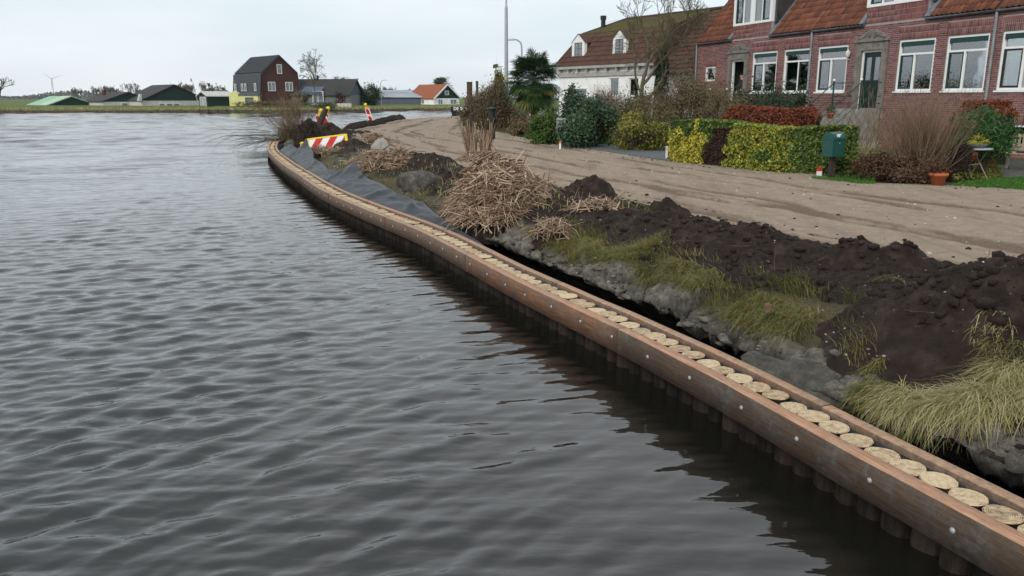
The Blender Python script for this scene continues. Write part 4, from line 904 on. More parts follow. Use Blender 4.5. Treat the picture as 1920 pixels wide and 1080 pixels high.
MB().extr([(WLEN + .2, -.2, zg - .3), (WLEN + .2, -o_, zg + .1), (WLEN + .2, ins, zk), (WLEN + .2, yr, zrg), (WLEN + .2, yr, zg - .3)], (-.1, 0, 0)).build('party_wall', M['tile_old'], wh)
MB().box(WLEN + .2, XW, .0, .3, -.4, zl + .1).build('wing_wall', M['render'], wh)
MB().box(WLEN + .2, XW, -.62, -.45, zl - .12, zl + .02).build('gutter', M['black_paint'], wh)
for (a, b, t_, bt) in ((1061, 1090, 75.5, 119), (1136, 1166.5, 71, 114)):
    c = WA((a + b) / 2, 118)[0] + .3; wd = (WA(b, 110)[0] - WA(a, 110)[0]) * .80; z0 = zg + .25; z1 = z0 + 1.85; yf = .12; D_ = empty('dormer', (0, 0, 0)); bpy.data.objects.remove(D_)
    d = MB(); h = wd / 2; sh_ = z1 - .5
    d.extr([(c - h - .16, yf, z0), (c + h + .16, yf, z0), (c + h + .16, yf, z0 + .12), (c + h, yf, z0 + .32), (c + h, yf, sh_), (c, yf, z1), (c - h, yf, sh_), (c - h, yf, z0 + .32), (c - h - .16, yf, z0 + .12)], (0, .2, 0)); dm = d.build('dormer', M['white'], wh)
    wv = MB(); gx, g0, g1 = h * .58, z0 + .22, sh_ - .02; t = .045; wv.box(c - gx, c + gx, yf - .012, yf + .0, g0, g0 + t); wv.box(c - gx, c + gx, yf - .012, yf, g1 - t, g1); wv.box(c - gx, c - gx + t, yf - .012, yf, g0 + t, g1 - t); wv.box(c + gx - t, c + gx, yf - .012, yf, g0 + t, g1 - t); wv.box(c - t / 2, c + t / 2, yf - .011, yf, g0 + t, g1 - t)
    for k in (1, 2): wv.box(c - gx + t, c + gx - t, yf - .010, yf, g0 + (g1 - g0) * k / 3 - .015, g0 + (g1 - g0) * k / 3 + .015)
    wv.build('glazing_bars', M['black_paint'], dm)
    pm = MB().box(c - gx, c + gx, yf - .004, yf - .001, g0, g1).build('pane', M['glass'], dm)
    rf = MB(); rf.quad((c - h - .06, yf - .05, sh_ - .04), (c, yf - .05, z1 + .03), (c, yf + 1.6, z1 + .03), (c - h - .06, yf + 1.6, sh_ - .04)); rf.quad((c + h + .06, yf - .05, sh_ - .04), (c + h + .06, yf + 1.6, sh_ - .04), (c, yf + 1.6, z1 + .03), (c, yf - .05, z1 + .03)); rf.quad((c - h, yf + .2, z0), (c - h, yf + 1.6, z0 + 1), (c - h, yf + 1.6, sh_), (c - h, yf + .2, sh_)); rf.quad((c + h, yf + .2, z0), (c + h, yf + .2, sh_), (c + h, yf + 1.6, sh_), (c + h, yf + 1.6, z0 + 1)); rf.build('dormer_roof', M['tile_old'], dm)
fl = WA(1128, 45); MB().tube([(1.45, 2.45, 6.0), (1.45, 2.45, 6.85)], .15, 10).tube([(1.45, 2.45, 6.85), (1.45, 2.45, 7.1)], .2, 10).build('flue', M['black_paint'], wh)
sk_y = .9; sl = (zrg - zl) / (yr + .45); zs = zl + (sk_y + .45) * sl; xs_ = WA(1294, 104)[0] + 1.1; skb = MB(); u = Vector((0, 1, sl)).normalized(); nn = Vector((0, -sl, 1)).normalized(); c0 = Vector((xs_, sk_y, zs)) + nn * .05
def skl(mb, hw, hh, th0, th1):
    b_ = [c0 + Vector((sx * hw, 0, 0)) + u * (sy * hh) + nn * th0 for sx, sy in ((-1, -1), (1, -1), (1, 1), (-1, 1))]; mb.hexa(b_, [p + nn * (th1 - th0) for p in b_])
skl(skb, .42, .52, 0, .10); so = skb.build('skylight', M['dark_zinc'], wh); sg_ = MB(); skl(sg_, .35, .44, .10, .108)
M['sky_glass'] = mat('skylight_glass', [(.45, .48, .50), (.5, .53, .55)], 2, .08, spec=.8); sg_.build('pane', M['sky_glass'], so)

# ================================================================== plant builders
def unit(v): return v / np.maximum(np.linalg.norm(v, axis=-1, keepdims=True), 1e-9)
def leaves(name, C, size, aspect, m, parent=None, out=None, up=.35, rnd=None, rg=RG, bend=.25):
    """one small bent leaf (two triangles' worth of quad, own direction and tone) per point of C"""
    C = np.asarray(C, float); n = len(C); nr = rg.normal(size=(n, 3))
    if out is not None: nr = nr * .7 + out * .8
    nr[:, 2] += up; nr = unit(nr); t = unit(np.cross(nr, rg.normal(size=(n, 3)))); b = np.cross(nr, t)
    l = size * rg.uniform(.65, 1.35, (n, 1)); w = l * aspect
    V = np.stack([C - t * l * .5, C + b * w * .5 - nr * l * bend * .3, C + t * l * .5 - nr * l * bend, C - b * w * .5 - nr * l * bend * .3], 1).reshape(-1, 3)
    F = np.arange(4 * n).reshape(n, 4); r = rg.random(n) if rnd is None else rnd
    return mesh_np(name, V, F, m, parent, rnd=np.repeat(r, 4))
def clumps(rx, ry, rz, n, k, rg=RG, spread=.26, flat=0, c=(0, 0, 0), up=False):
    """points gathered in k clumps over an ellipsoid: uneven outline, gaps, light and dark masses"""
    d = unit(rg.normal(size=(k, 3)))
    if up: d[:, 2] = np.abs(d[:, 2]) * 1.0 - .15
    rad = rg.uniform(.45, 1.0, (k, 1)) ** .6; cc = d * rad; w = rg.uniform(.4, 1.5, k); w /= w.sum(); ids = rg.choice(k, n, p=w)
    p = cc[ids] + rg.normal(size=(n, 3)) * spread * rg.uniform(.5, 1.15, (k, 1))[ids]
    o = unit(p); tone = np.clip(rg.random(k)[ids] * .55 + rg.random(n) * .45, 0, 1)
    return p * np.array([rx, ry, rz]) + np.array(c), o, tone
def seg_mesh(name, S, m, parent=None, sides=4, rnd=None):
    """S rows: x0 y0 z0 x1 y1 z1 r0 r1 -> tapered sticks"""
    S = np.asarray(S, float); n = len(S); a, b = S[:, :3], S[:, 3:6]; d = unit(b - a); ref = np.where(np.abs(d[:, 2:3]) < .9, [[0, 0, 1.]], [[1., 0, 0]]); u = unit(np.cross(d, ref)); v = np.cross(d, u); V = []
    for p, r in ((a, S[:, 6:7]), (b, S[:, 7:8])):
        for k in range(sides):
            t = 2 * math.pi * k / sides; V.append(p + (u * math.cos(t) + v * math.sin(t)) * r)
    V = np.stack(V, 1).reshape(-1, 3); base = np.arange(n)[:, None] * 2 * sides
    F = np.concatenate([base + np.array([[k, (k + 1) % sides, sides + (k + 1) % sides, sides + k]]) for k in range(sides)])
    r = RG.random(n) if rnd is None else np.asarray(rnd)
    return mesh_np(name, V, F, m, parent, rnd=np.repeat(r, 2 * sides), smooth=sides > 4)
def grow(p, d, length, r, lev, rg, S, wig=.25, ratio=.68, nb=(2, 4), upw=.15, droop=0, steps=4, minr=.003, spread=.7):
    """recursive bare branch; appends sticks to S"""
    p = np.array(p, float); d = unit(np.array(d, float)); r1 = r * (.62 if lev else .3); kids = []
    for i in range(steps):
        d = unit(d + rg.normal(size=3) * wig + np.array([0, 0, upw - droop * (i / steps)])); q_ = p + d * length / steps; ra = r + (r1 - r) * i / steps; rb = r + (r1 - r) * (i + 1) / steps; S.append((*p, *q_, max(ra, minr), max(rb, minr))); p = q_
        if i >= 1: kids.append((p.copy(), d.copy(), rb))
    if lev <= 0: return
    n = rg.integers(nb[0], nb[1] + 1)
    for j in range(n):
        kp, kd, kr = kids[rg.integers(0, len(kids))] if j else kids[-1]
        side = unit(np.cross(kd, rg.normal(size=3))); grow(kp, kd + side * spread * rg.uniform(.5, 1.2), length * ratio * rg.uniform(.75, 1.15), kr * .72, lev - 1, rg, S, wig, ratio, nb, upw, droop, steps, minr, spread)
def blade_arrays(roots, length, width, lean, droop, rg=RG, dirs=None):
    n = len(roots); a = rg.uniform(0, 6.28, n) if dirs is None else dirs; dh = np.stack([np.cos(a), np.sin(a), 0 * a], 1); L_ = length[:, None]; lean = lean[:, None]; dr = droop[:, None]; sd = np.stack([-np.sin(a), np.cos(a), 0 * a], 1); rows = []
    for t, w in ((0, 1), (.35, .85), (.7, .6), (1, .08)):
        p = roots + dh * L_ * (lean * t ** 1.4) + np.array([0, 0, 1.]) * L_ * (t * np.sqrt(np.clip(1 - lean ** 2 * .5, .2, 1)) - dr * t * t); rows += [p - sd * width[:, None] * w * .5, p + sd * width[:, None] * w * .5]
    V = np.stack(rows, 1).reshape(-1, 3); b = np.arange(n)[:, None] * 8
    F = np.concatenate([b + np.array([[2 * i, 2 * i + 1, 2 * i + 3, 2 * i + 2]]) for i in range(3)]); return V, F
def blades(name, roots, length, width, lean, droop, m, parent=None, rnd=None, dirs=None, rg=RG):
    V, F = blade_arrays(roots, length, width, lean, droop, rg, dirs); r = rg.random(len(roots)) if rnd is None else rnd
    return mesh_np(name, V, F, m, parent, rnd=np.repeat(r, 8))
def shrub(name, loc, rx, ry, rz, n, leaf, m, label, cat='shrub', k=26, twig=None, tm=None, aspect=.6, spread=.26, group=None, seed=0, up=.35):
    rg = np.random.default_rng(seed + 100); e = empty(name, loc, 0, label, cat, group); C, o, tone = clumps(rx, ry, rz, n, k, rg, spread, c=(0, 0, rz * .92), up=False); ok = C[:, 2] > .02; C, o, tone = C[ok], o[ok], tone[ok]
    leaves('foliage', C, leaf, aspect, m, e, o, up, tone, rg)
    S = []
    for j in range(int((twig or 24) * 1.4)):
        t = rg.uniform(0, 6.28); q_ = rg.uniform(.2, .95); tip = np.array([rx * q_ * math.cos(t), ry * q_ * math.sin(t), rz * (.75 + 1.35 * rg.uniform(.1, 1) * math.sqrt(max(0, 1 - q_ * q_)))]); b = np.array([rx * .15 * math.cos(t), ry * .15 * math.sin(t), 0]); mid = (b + tip) / 2 + rg.normal(size=3) * .12 * rx + np.array([0, 0, .1 * rz]); S += [(*b, *mid, .018, .011), (*mid, *tip, .011, .004)]
        for z in range(2):
            t2 = tip + rg.normal(size=3) * np.array([rx, ry, rz]) * .22 + np.array([0, 0, .08 * rz]); S.append((*(mid * .4 + tip * .6), *t2, .006, .003))
    seg_mesh('stems', S, tm or M['bark'], e, 3); return e
M['lf_dark'] = leafmat('leaf_dark_green', [(.016, .034, .015), (.034, .062, .026), (.06, .10, .04)])
M['lf_rhodo'] = leafmat('leaf_rhododendron', [(.022, .05, .024), (.045, .09, .04), (.085, .14, .06)], .4)
M['lf_green'] = leafmat('leaf_green', [(.03, .06, .012), (.06, .11, .02), (.10, .15, .03)])
M['lf_yg'] = leafmat('leaf_yellow_green', [(.05, .06, .015), (.12, .13, .025), (.24, .23, .04), (.07, .08, .02)])
M['lf_olive'] = leafmat('leaf_olive_brown', [(.05, .038, .022), (.11, .085, .045), (.18, .15, .07), (.14, .095, .055)])
M['lf_brown'] = leafmat('leaf_brown', [(.045, .022, .014), (.085, .04, .024), (.13, .07, .035), (.06, .045, .02)])
M['lf_beech'] = leafmat('leaf_beech_winter', [(.09, .022, .012), (.19, .045, .02), (.28, .075, .03), (.15, .05, .025)], .6, .3)
M['lf_var'] = leafmat('leaf_variegated', [(.05, .09, .016), (.16, .20, .03), (.52, .45, .05), (.72, .60, .10)], .5, .25, [0, .22, .5, 1])
M['lf_vg'] = leafmat('leaf_hedge_green', [(.028, .058, .014), (.065, .12, .025), (.14, .20, .045), (.30, .31, .05)], .5, .25, [0, .4, .8, 1])
M['lf_hbrown'] = leafmat('leaf_hedge_dead', [(.022, .012, .009), (.05, .024, .017), (.075, .038, .026)], .8, .1)
M['lf_pink'] = leafmat('twig_pinkish', [(.14, .085, .06), (.24, .155, .115), (.10, .06, .045)], .8, .1)
M['straw'] = leafmat('dry_reed', [(.07, .043, .028), (.27, .175, .11), (.60, .47, .34), (.36, .24, .15), (.20, .12, .075)], .7, .1)
M['drygrass'] = leafmat('dry_grass', [(.16, .14, .05), (.36, .31, .14), (.62, .54, .33), (.24, .25, .06), (.50, .42, .22)], .7, .25)
M['grass'] = leafmat('bank_grass', [(.06, .07, .016), (.145, .15, .032), (.25, .23, .065), (.38, .32, .15)], .6, .3)
M['lawn'] = leafmat('lawn_grass', [(.035, .10, .012), (.06, .17, .018), (.09, .21, .03)], .6, .3)
M['twig_tan'] = leafmat('twig_tan', [(.11, .07, .042), (.19, .13, .08), (.25, .18, .12)], .8, 0)
M['twig_grey'] = leafmat('twig_grey', [(.05, .042, .035), (.10, .085, .068), (.15, .125, .10)], .85, 0)
M['palm'] = leafmat('palm_leaf', [(.014, .042, .02), (.032, .08, .034), (.07, .12, .04), (.22, .19, .05)], .4, .2, [0, .45, .85, 1])

# ================================================================== soil heaps, clods, stones on the bank
def heap(name, c, rx, ry, h, rz, label, seed, m='soil', power=1.0, n=64, rough=.3, cat='soil heap', group=None):
    """mound of dug soil: polar height field with clods, skirt below the ground"""
    e0 = Vector((c[0], c[1], c[2] if len(c) > 2 else float(ground_z(c[0], c[1])[0]))); rings = max(14, n // 2); V = []; r_ = np.linspace(0, 1.15, rings); t_ = np.linspace(0, 2 * math.pi, n, endpoint=False); Rg, Tg = np.meshgrid(r_, t_, indexing='ij'); mod = 1 + .25 * fbm(np.cos(Tg) * 1.6 + seed, np.sin(Tg) * 1.6, 3, seed); X = Rg * np.cos(Tg) * rx * mod; Y = Rg * np.sin(Tg) * ry * mod
    s = max(.25, min(rx, ry)); f = 1.15 / s; lump = fbm(X * f * 1.3 + seed * 3, Y * f * 1.3, 4, seed + 5, .55) * rough + fbm(X * 6 + seed, Y * 6, 4, seed + 9, .6) * rough * .45 * min(1, .5 / s + .4)
    Z = h * np.clip(1 - Rg ** 2, -.35, 1) ** 1 * 1.0; Z = np.where(Rg <= 1, h * (1 - Rg ** 2) ** power, -h * (Rg - 1) * 2) + h * lump * (1 - .6 * sstep(.7, 1.1, Rg)); Z += .02 * fbm(X * 22, Y * 22, 3, seed + 2) + .035 * np.abs(fbm(X * 11, Y * 11, 3, seed + 3)) - .02
    Z[-1] = -.25; cr_, sr_ = math.cos(rz), math.sin(rz); Vx = X * cr_ - Y * sr_; Vy = X * sr_ + Y * cr_; idx = np.arange(X.size).reshape(X.shape); nx = np.roll(idx, -1, 1)
    F = np.stack([idx[:-1], nx[:-1], nx[1:], idx[1:]], -1).reshape(-1, 4); F = F[n:] if False else F
    o = mesh_np(name, np.stack([Vx, Vy, Z], -1).reshape(-1, 3), F, M[m], smooth=True); o.location = e0 - Vector((0, 0, .02)); tag(o, label, cat, group); return o
gh = 'heaps of dug soil along the bank'
heap('soil_heap', (3.85, 5.95, .62), 1.25, 1.0, .56, R(-20), 'largest dark soil heap at the right edge beside drooping grass', 3, n=150, group=gh)
heap('soil_heap', (5.2, 6.7, .62), 1.3, .9, .5, R(-30), 'dark soil heap running out of the picture on the right', 4, n=110, group=gh)
heap('soil_heap', (3.72, 8.0, .66), .7, .42, .36, R(-40), 'low pointed soil heap on the road edge left of the largest heap', 5, n=90, group=gh)
heap('soil_heap', (2.55, 9.45, .68), 1.9, .6, .27, R(-62), 'long low ridge of dark dug soil between road and bank grass', 6, n=150, rough=.5, group=gh)
heap('soil_heap', (1.38, 14.1, .64), .62, .42, .42, R(-50), 'rounded grassy soil clump beside the reed pile', 7, n=80, power=.6, group=gh)
heap('soil_heap', (2.32, 11.95, .64), .42, .3, .30, R(-40), 'small pointed soil clump on the edge of the road', 8, n=64, group=gh)
heap('soil_heap', (.95, 13.1, .62), .9, .6, .30, R(-55), 'dark soil slope at the right foot of the reed pile', 9, n=80, group=gh)
heap('soil_heap', (1.5, 11.6, .62), 1.1, .6, .20, R(-60), 'broad dark soil spread below the rounded clump', 10, n=90, rough=.5, group=gh)
heap('soil_heap', (-2.25, 20.6, .62), 1.35, .75, .42, R(-50), 'smooth dark soil heap behind the reed pile', 11, n=80, group=gh)
heap('soil_heap', (-1.6, 17.6, .60), .9, .6, .30, R(-50), 'brown soil heap between sheet and reed pile', 12, n=60, group=gh)
heap('soil_heap', (-5.6, 28.3, .62), 1.1, .7, .40, R(-60), 'soil heap behind the tilted concrete slab', 13, n=60, group=gh)
heap('soil_heap', (-8.4, 36.5, .60), 1.8, 1.0, .62, R(-60), 'clumpy soil heap behind the striped board', 14, n=64, rough=.5, group=gh)
heap('soil_heap', (-9.6, 39.5, .60), 1.3, .9, .55, R(-60), 'dark earth heap at the foot of the willow shrub', 15, n=60, rough=.5, group=gh)
rg = np.random.default_rng(21); far_line = [P(x, y, .62) for x, y in ((655, 243), (668, 240), (680, 238), (693, 236), (706, 233.5), (716, 230), (730, 227), (742, 224.5), (748, 224))]
hp = MB()
V = []; F = []
for i in range(70):
    t = i / 69 * (len(far_line) - 1); j = min(int(t), len(far_line) - 2); c = far_line[j].lerp(far_line[j + 1], t - j); r = .16 + .0055 * c.y * rg.uniform(.5, 1.1) * .6; b = len(V); nn_ = 9
    for a in range(4):
        for k in range(nn_):
            th = 2 * math.pi * k / nn_; ra = r * (1.3, 1.05, .65, .1)[a] * rg.uniform(.75, 1.25); V.append((c.x + ra * math.cos(th) * 1.2 + .1, c.y + ra * math.sin(th), (.45, .72, .88, .98)[a] + (r - .3) * (.0, .3, .6, .8)[a]))
    F += [(b + a * nn_ + k, b + a * nn_ + (k + 1) % nn_, b + (a + 1) * nn_ + (k + 1) % nn_, b + (a + 1) * nn_ + k) for a in range(3) for k in range(nn_)]
tag(mesh_np('soil_windrow', V, F, M['soil'], smooth=True), 'far lumpy line of dug soil along the edge of the sandy road', 'soil heap')
def ico(sub=1):
    import bmesh
    bm = bmesh.new(); bmesh.ops.create_icosphere(bm, subdivisions=sub, radius=1); V = np.array([v.co for v in bm.verts]); F = np.array([[v.index for v in f.verts] for f in bm.faces]); bm.free(); return V, F
IV, IF = ico(1); IV2, IF2 = ico(2); IV3, IF3 = ico(3)
def lumps(name, C, R_, m, rg=RG, flat=.7, rot=True):
    n = len(C); base = IV[None] * (1 + rg.uniform(-.3, .3, (n, len(IV), 1))) * R_[:, None, None] * np.stack([rg.uniform(.7, 1.3, n), rg.uniform(.7, 1.3, n), np.full(n, flat) * rg.uniform(.7, 1.2, n)], 1)[:, None, :]
    V = (base + C[:, None, :]).reshape(-1, 3); F = (IF[None] + (np.arange(n) * len(IV))[:, None, None]).reshape(-1, 3); return mesh_np(name, V, F, m, rnd=np.repeat(rg.random(n), len(IV)))
# scattered clods
NC = 12000; sA = S0 - 1.5 + 17 * rg.random(NC) ** 1.5; uA = rg.uniform(.9, 4.2, NC); keep = (soilness(sA, uA) > .5) & (uA < 3.3 + 1.2 * (sA < S0 + 4.5)) & (rg.random(NC) < np.clip(8 / (sA + 2), .1, 1)); sA, uA = sA[keep], uA[keep]; x, y = su2xy(sA, uA)
from mathutils.bvhtree import BVHTree
bpy.context.view_layer.update()
_bv = []; _bp = []; _n = 0
for o_ in sc.objects:
    if o_.type == 'MESH' and o_.name.split('.')[0] in ('earth_bank', 'sandy_road', 'garden_ground', 'soil_heap', 'driveway'):
        co_ = np.empty(len(o_.data.vertices) * 3, np.float32); o_.data.vertices.foreach_get('co', co_); co_ = co_.reshape(-1, 3) + np.array(o_.location); _bv.append(co_)
        lv = np.empty(len(o_.data.loops), np.int32); o_.data.loops.foreach_get('vertex_index', lv)
        if len(lv) == 4 * len(o_.data.polygons): _bp += (lv.reshape(-1, 4) + _n).tolist()
        _n += len(co_)
BVH = BVHTree.FromPolygons(np.concatenate(_bv).tolist(), _bp)
def hitpx(px, py):
    X = (px - 960) / FPX; Y = (py - 540) / FPX; d = Vector((X, TC - Y * TS, -(TS + Y * TC))).normalized(); h = BVH.ray_cast(Vector((0, 0, CAMH)), d)[0]
    return h if h else P(px, py, .6)
def drop(x, y, top=4.0):
    """highest surface under a point (bank, heaps, road)"""
    loc = BVH.ray_cast(Vector((x, y, top)), Vector((0, 0, -1)))[0]
    return loc.z if loc else .6
zc = np.array([drop(a, b) for a, b in zip(x, y)]); r_ = .006 + .055 * rg.random(len(x)) ** 4.5
tag(lumps('soil_clods', np.stack([x, y, zc + r_ * .2], 1), r_, M['soil'], rg), 'loose dark clods scattered over the dug soil', 'soil', kind='stuff')
sA = S0 + 1 + 9 * rg.random(420); uA = rg.uniform(1.0, 3.6, 420); kp = soilness(sA, uA) > .5; x, y = su2xy(sA[kp], uA[kp]); S = []
for a, b in zip(x, y): grow((a, b, drop(a, b) - .01), (rg.normal(), rg.normal(), .25), rg.uniform(.08, .32), .0022, 0, rg, S, .35, steps=4, upw=-.12, minr=.0016)
ny = 2600; yy_ = 6 + 40 * rg.random(ny) ** 1.5; ed = rg.random(ny); xx_ = np.where(ed < .55, xl(yy_) + .9 + np.abs(rg.normal(0, .7, ny)), np.where(ed < .8, xr(yy_) - np.abs(rg.normal(0, .35, ny)), xl(yy_) + 1 + (xr(yy_) - xl(yy_) - 1) * rg.random(ny))); r_ = (.006 + .03 * rg.random(ny) ** 4) * (1 + yy_ * .012)
tag(lumps('road_crumbs', np.stack([xx_, yy_, road_z(xx_, yy_) + r_ * .1], 1), r_, M['soil'], rg), 'dark soil crumbs spilled on the sandy road', 'soil', kind='stuff')
M['rootfib'] = leafmat('root_fibres', [(.05, .032, .02), (.13, .09, .055), (.24, .18, .12)], .8, 0); tag(seg_mesh('root_fibres', S, M['rootfib'], None, 3), 'thin pale root fibres sticking out of the dug soil', 'roots', kind='stuff')
M['pebble'] = leafmat('pebbles', [(.16, .12, .09), (.40, .36, .31), (.46, .43, .38), (.22, .16, .12)], .8, 0)
yy_ = 5 + 35 * rg.random(1500) ** 1.6; qq = rg.random(1500); xx_ = xl(yy_) + 1.2 + (xr(yy_) - xl(yy_) - 1.2) * qq; r_ = (.005 + .02 * rg.random(1500) ** 4) * (1 + yy_ * .015)
tag(lumps('road_pebbles', np.stack([xx_, yy_, road_z(xx_, yy_) + r_ * .1], 1), r_, M['pebble'], rg), 'small pale stones and shell bits strewn over the sandy road', 'pebbles', kind='stuff')
sA = rg.uniform(S0 + 1, S0 + 10, 300); uA = rg.uniform(.9, 3.2, 300); x, y = su2xy(sA, uA); r_ = .005 + .012 * rg.random(300) ** 3
tag(lumps('bank_pebbles', np.stack([x, y, np.array([drop(a, b) for a, b in zip(x, y)])], 1), r_, M['pebble'], rg), 'small stones lying in the soil of the bank', 'pebbles', kind='stuff')
sA = rg.uniform(S0 + 1.5, S0 + 12, 260); uA = lip(sA) + np.abs(rg.normal(0, .2, 260)); x, y = su2xy(sA, uA); r_ = .012 + .075 * rg.random(260) ** 2.2
M['claylump'] = mat('clay_lumps', [(.04, .035, .028), (.11, .098, .08), (.19, .17, .14)], 9, .95, .8, 30, .02)
tag(lumps('clay_rubble', np.stack([x, y, np.array([drop(a, b) for a, b in zip(x, y)]) - r_ * .12], 1), r_, M['claylump'], rg, .35), 'broken grey clay lumps along the trench edge', 'clay', kind='stuff')
M['boulder'] = mat('grey_boulder', [(.035, .032, .026), (.085, .078, .066), (.15, .14, .12)], 7, .92, 1, 16, .06)
def rock(name, c, sx, sy, sz, label, seed, m='boulder', rz=0, tilt=0, flat=False, cat='stone'):
    rg = np.random.default_rng(seed); V = IV3.copy(); n = fbm(V[:, 0] * 1.3 + seed, V[:, 1] * 1.3 + V[:, 2] * 1.7, 3, seed); V = np.sign(V) * np.abs(V) ** .6 * (1 + .34 * n[:, None]) + .05 * fbm(V[:, 0] * 5, V[:, 1] * 5 + V[:, 2] * 6, 3, seed + 1)[:, None] * V
    o = mesh_np(name, V * np.array([sx, sy, sz]), IF3, M[m], smooth=True); o.location = c; o.rotation_euler = (tilt, tilt * .4, rz); return tag(o, label, cat)
p = P(712, 286, .70); sl = MB(); ol = [(-.30, -.1), (.22, -.14), (.34, .12), (.20, .36), (-.02, .50), (-.20, .40), (-.34, .16)]; ins_ = [(x * .95, z * .95 + .005) for x, z in ol]; V = [(x, -.05, z) for x, z in ins_] + [(x, -.03, z) for x, z in ol] + [(x * 1.02, .05, z) for x, z in ol]; n_ = len(ol); sl.add(V, [tuple(range(n_))] + [(i, n_ + i, n_ + (i + 1) % n_, (i + 1) % n_) for i in range(n_)] + [(n_ + i, 2 * n_ + i, 2 * n_ + (i + 1) % n_, n_ + (i + 1) % n_) for i in range(n_)] + [tuple(range(3 * n_ - 1, 2 * n_ - 1, -1))])
o = sl.build('concrete_slab', M['concrete'], None, p, (R(-24), R(8), R(-18))); tag(o, 'pale grey concrete slab standing tilted in the soil', 'concrete slab')
p = P(690, 296, .62); rock('clay_slab', p, .75, .35, .16, 'broad grey clay slab lying left of the tilted concrete slab', 32, 'boulder', R(-10), R(-8))
p = P(785, 352, .55); rock('boulder', p + Vector((0, .2, .06)), .45, .35, .24, 'large grey mossy boulder beside the filter cloth', 33, 'boulder', .3)
for i, (px, py, s_, lb) in enumerate(((652, 323, .16, 'small stone next to the filter cloth fold, left one of three'), (668, 318, .22, 'pale oblong stone next to the filter cloth fold'), (681, 336, .22, 'dark round stone at the edge of the filter cloth'), (643, 303, .22, 'grey stone in the grass below the striped board'))):
    rock('stone', P(px, py, .58), s_, s_ * .7, s_ * .6, lb, 40 + i, 'boulder' if i != 1 else 'concrete', i)
M['lump'] = mat('earth_clod', [(.09, .058, .036), (.17, .11, .065)], 12, .9, .5, 60)  # brown clod of earth
# clay slabs slipped into the trench
for i, (px, py, sx, sy, sz, lb) in enumerate(((1450, 700, .30, .16, .09, 'dark damp clay slab slipped toward the trench, left one'), (1535, 725, .34, .2, .10, 'dark damp clay slab slipped toward the trench, right one'), (1130, 527, .22, .12, .07, 'cracked clay slab at the trench edge below the first grass tufts'))):
    rock('clay_slab', P(px, py, .27), sx, sy, sz, lb, 50 + i, 'boulder', R(-50), R(14))
for (px, py, z) in ((1440, 580, .62),): rock('earth_clod', P(px, py, z), .035, .025, .05, 'brown earthen clod standing in the bank grass', 60, 'lump')

# ================================================================== reeds
def reed_heap(name, c, rx, ry, h, n, label, seed, lmin=.3, lmax=1.0, rad=.006, align=None):
    rg = np.random.default_rng(seed); e = empty(name, c, 0, label, 'reed heap')
    r = np.sqrt(rg.random(n)); t = rg.uniform(0, 6.28, n); x = r * rx * np.cos(t); y = r * ry * np.sin(t); top = h * (1 - r ** 2) ** .8 * (1 + .55 * fbm(x * 2.2 + seed, y * 2.2, 3, seed)); z = top * (1 - .35 * rg.random(n) ** 2)
    g = np.stack([x / rx ** 2, y / ry ** 2, np.full(n, .9 / h)], 1); g = unit(g); d = unit(rg.normal(size=(n, 3)) + (np.array(align) if align is not None else 0)); d = unit(d - g * (np.sum(d * g, 1, keepdims=True)) * .93); L_ = rg.uniform(lmin, lmax, n) * rg.uniform(.5, 1, n)
    C = np.stack([x, y, z], 1); a = C - d * L_[:, None] / 2; m_ = C + rg.normal(size=(n, 3)) * .02; b = C + d * L_[:, None] / 2 + rg.normal(size=(n, 3)) * .06
    rv = rad * rg.uniform(.45, 1.5, n); bk = rg.random(n) < .35; b = np.where(bk[:, None], m_ + (b - m_) * .6 + rg.normal(size=(n, 3)) * .12, b); S = np.concatenate([np.c_[a, m_, rv, rv], np.c_[m_, b, rv, rv * .6]]); tn = rg.random(n); seg_mesh('stalks', S, M['straw'], e, 3, np.r_[tn, tn])['kind'] = 'stuff'
    n2 = n // 4; rt = C[rg.choice(n, n2)]; V, F = blade_arrays(rt, rg.uniform(lmin, lmax * .8, n2), rg.uniform(.008, .02, n2), rg.uniform(.75, 1.15, n2), rg.uniform(.45, 1.1, n2), rg); o = mesh_np('dry_leaves', V, F, M['straw'], e, rnd=np.repeat(rg.random(n2), 8)); o['kind'] = 'stuff'
    core = heap('core', (0, 0, 0), rx * .85, ry * .85, h * .72, 0, None, seed, n=48); core.parent = e; core.location = (0, 0, -.05); core['label'] = 'dark soil inside the heap'
    for k in ('category',):
        if k in core: del core[k]
    return e
reed_heap('reed_heap', (-.15, 13.8, .55), .92, 1.35, .84, 2300, 'tall heap of cut dry reeds piled beside the sandy road', 71, .3, 1.0, .0105)
reed_heap('reed_heap', (-.30, 12.75, .50), .55, .6, .36, 800, 'lower skirt of dry reeds slumping onto the filter cloth', 72, .3, .9, .010)
reed_heap('reed_heap', (-3.0, 20.9, .58), 1.0, .7, .42, 700, 'low heap of dry reeds beside the smooth dark soil heap', 73, .3, 1.1, .009)
reed_heap('reed_heap', (-3.6, 22.6, .6), .9, .6, .3, 420, 'thin scatter of dry reeds behind the grey clay slab', 74, .3, 1.0, .01)
reed_heap('reed_heap', (-5.15, 30.2, .6), .8, .6, .45, 420, 'dry reed tuft right of the striped board', 75, .3, .9, .011)
reed_heap('reed_heap', (-6.2, 27.0, .55), .9, .5, .22, 380, 'flattened dry reeds below the striped board', 76, .3, .9, .011)
reed_heap('reed_heap', (.55, 11.0, .55), .28, .28, .2, 130, 'little tuft of dry reed leaves on the clay edge', 77, .15, .5, .006)
reed_heap('reed_heap', (1.3, 12.3, .72), .4, .3, .12, 110, 'few dry reed stems lying on the dark soil', 78, .2, .9, .006)
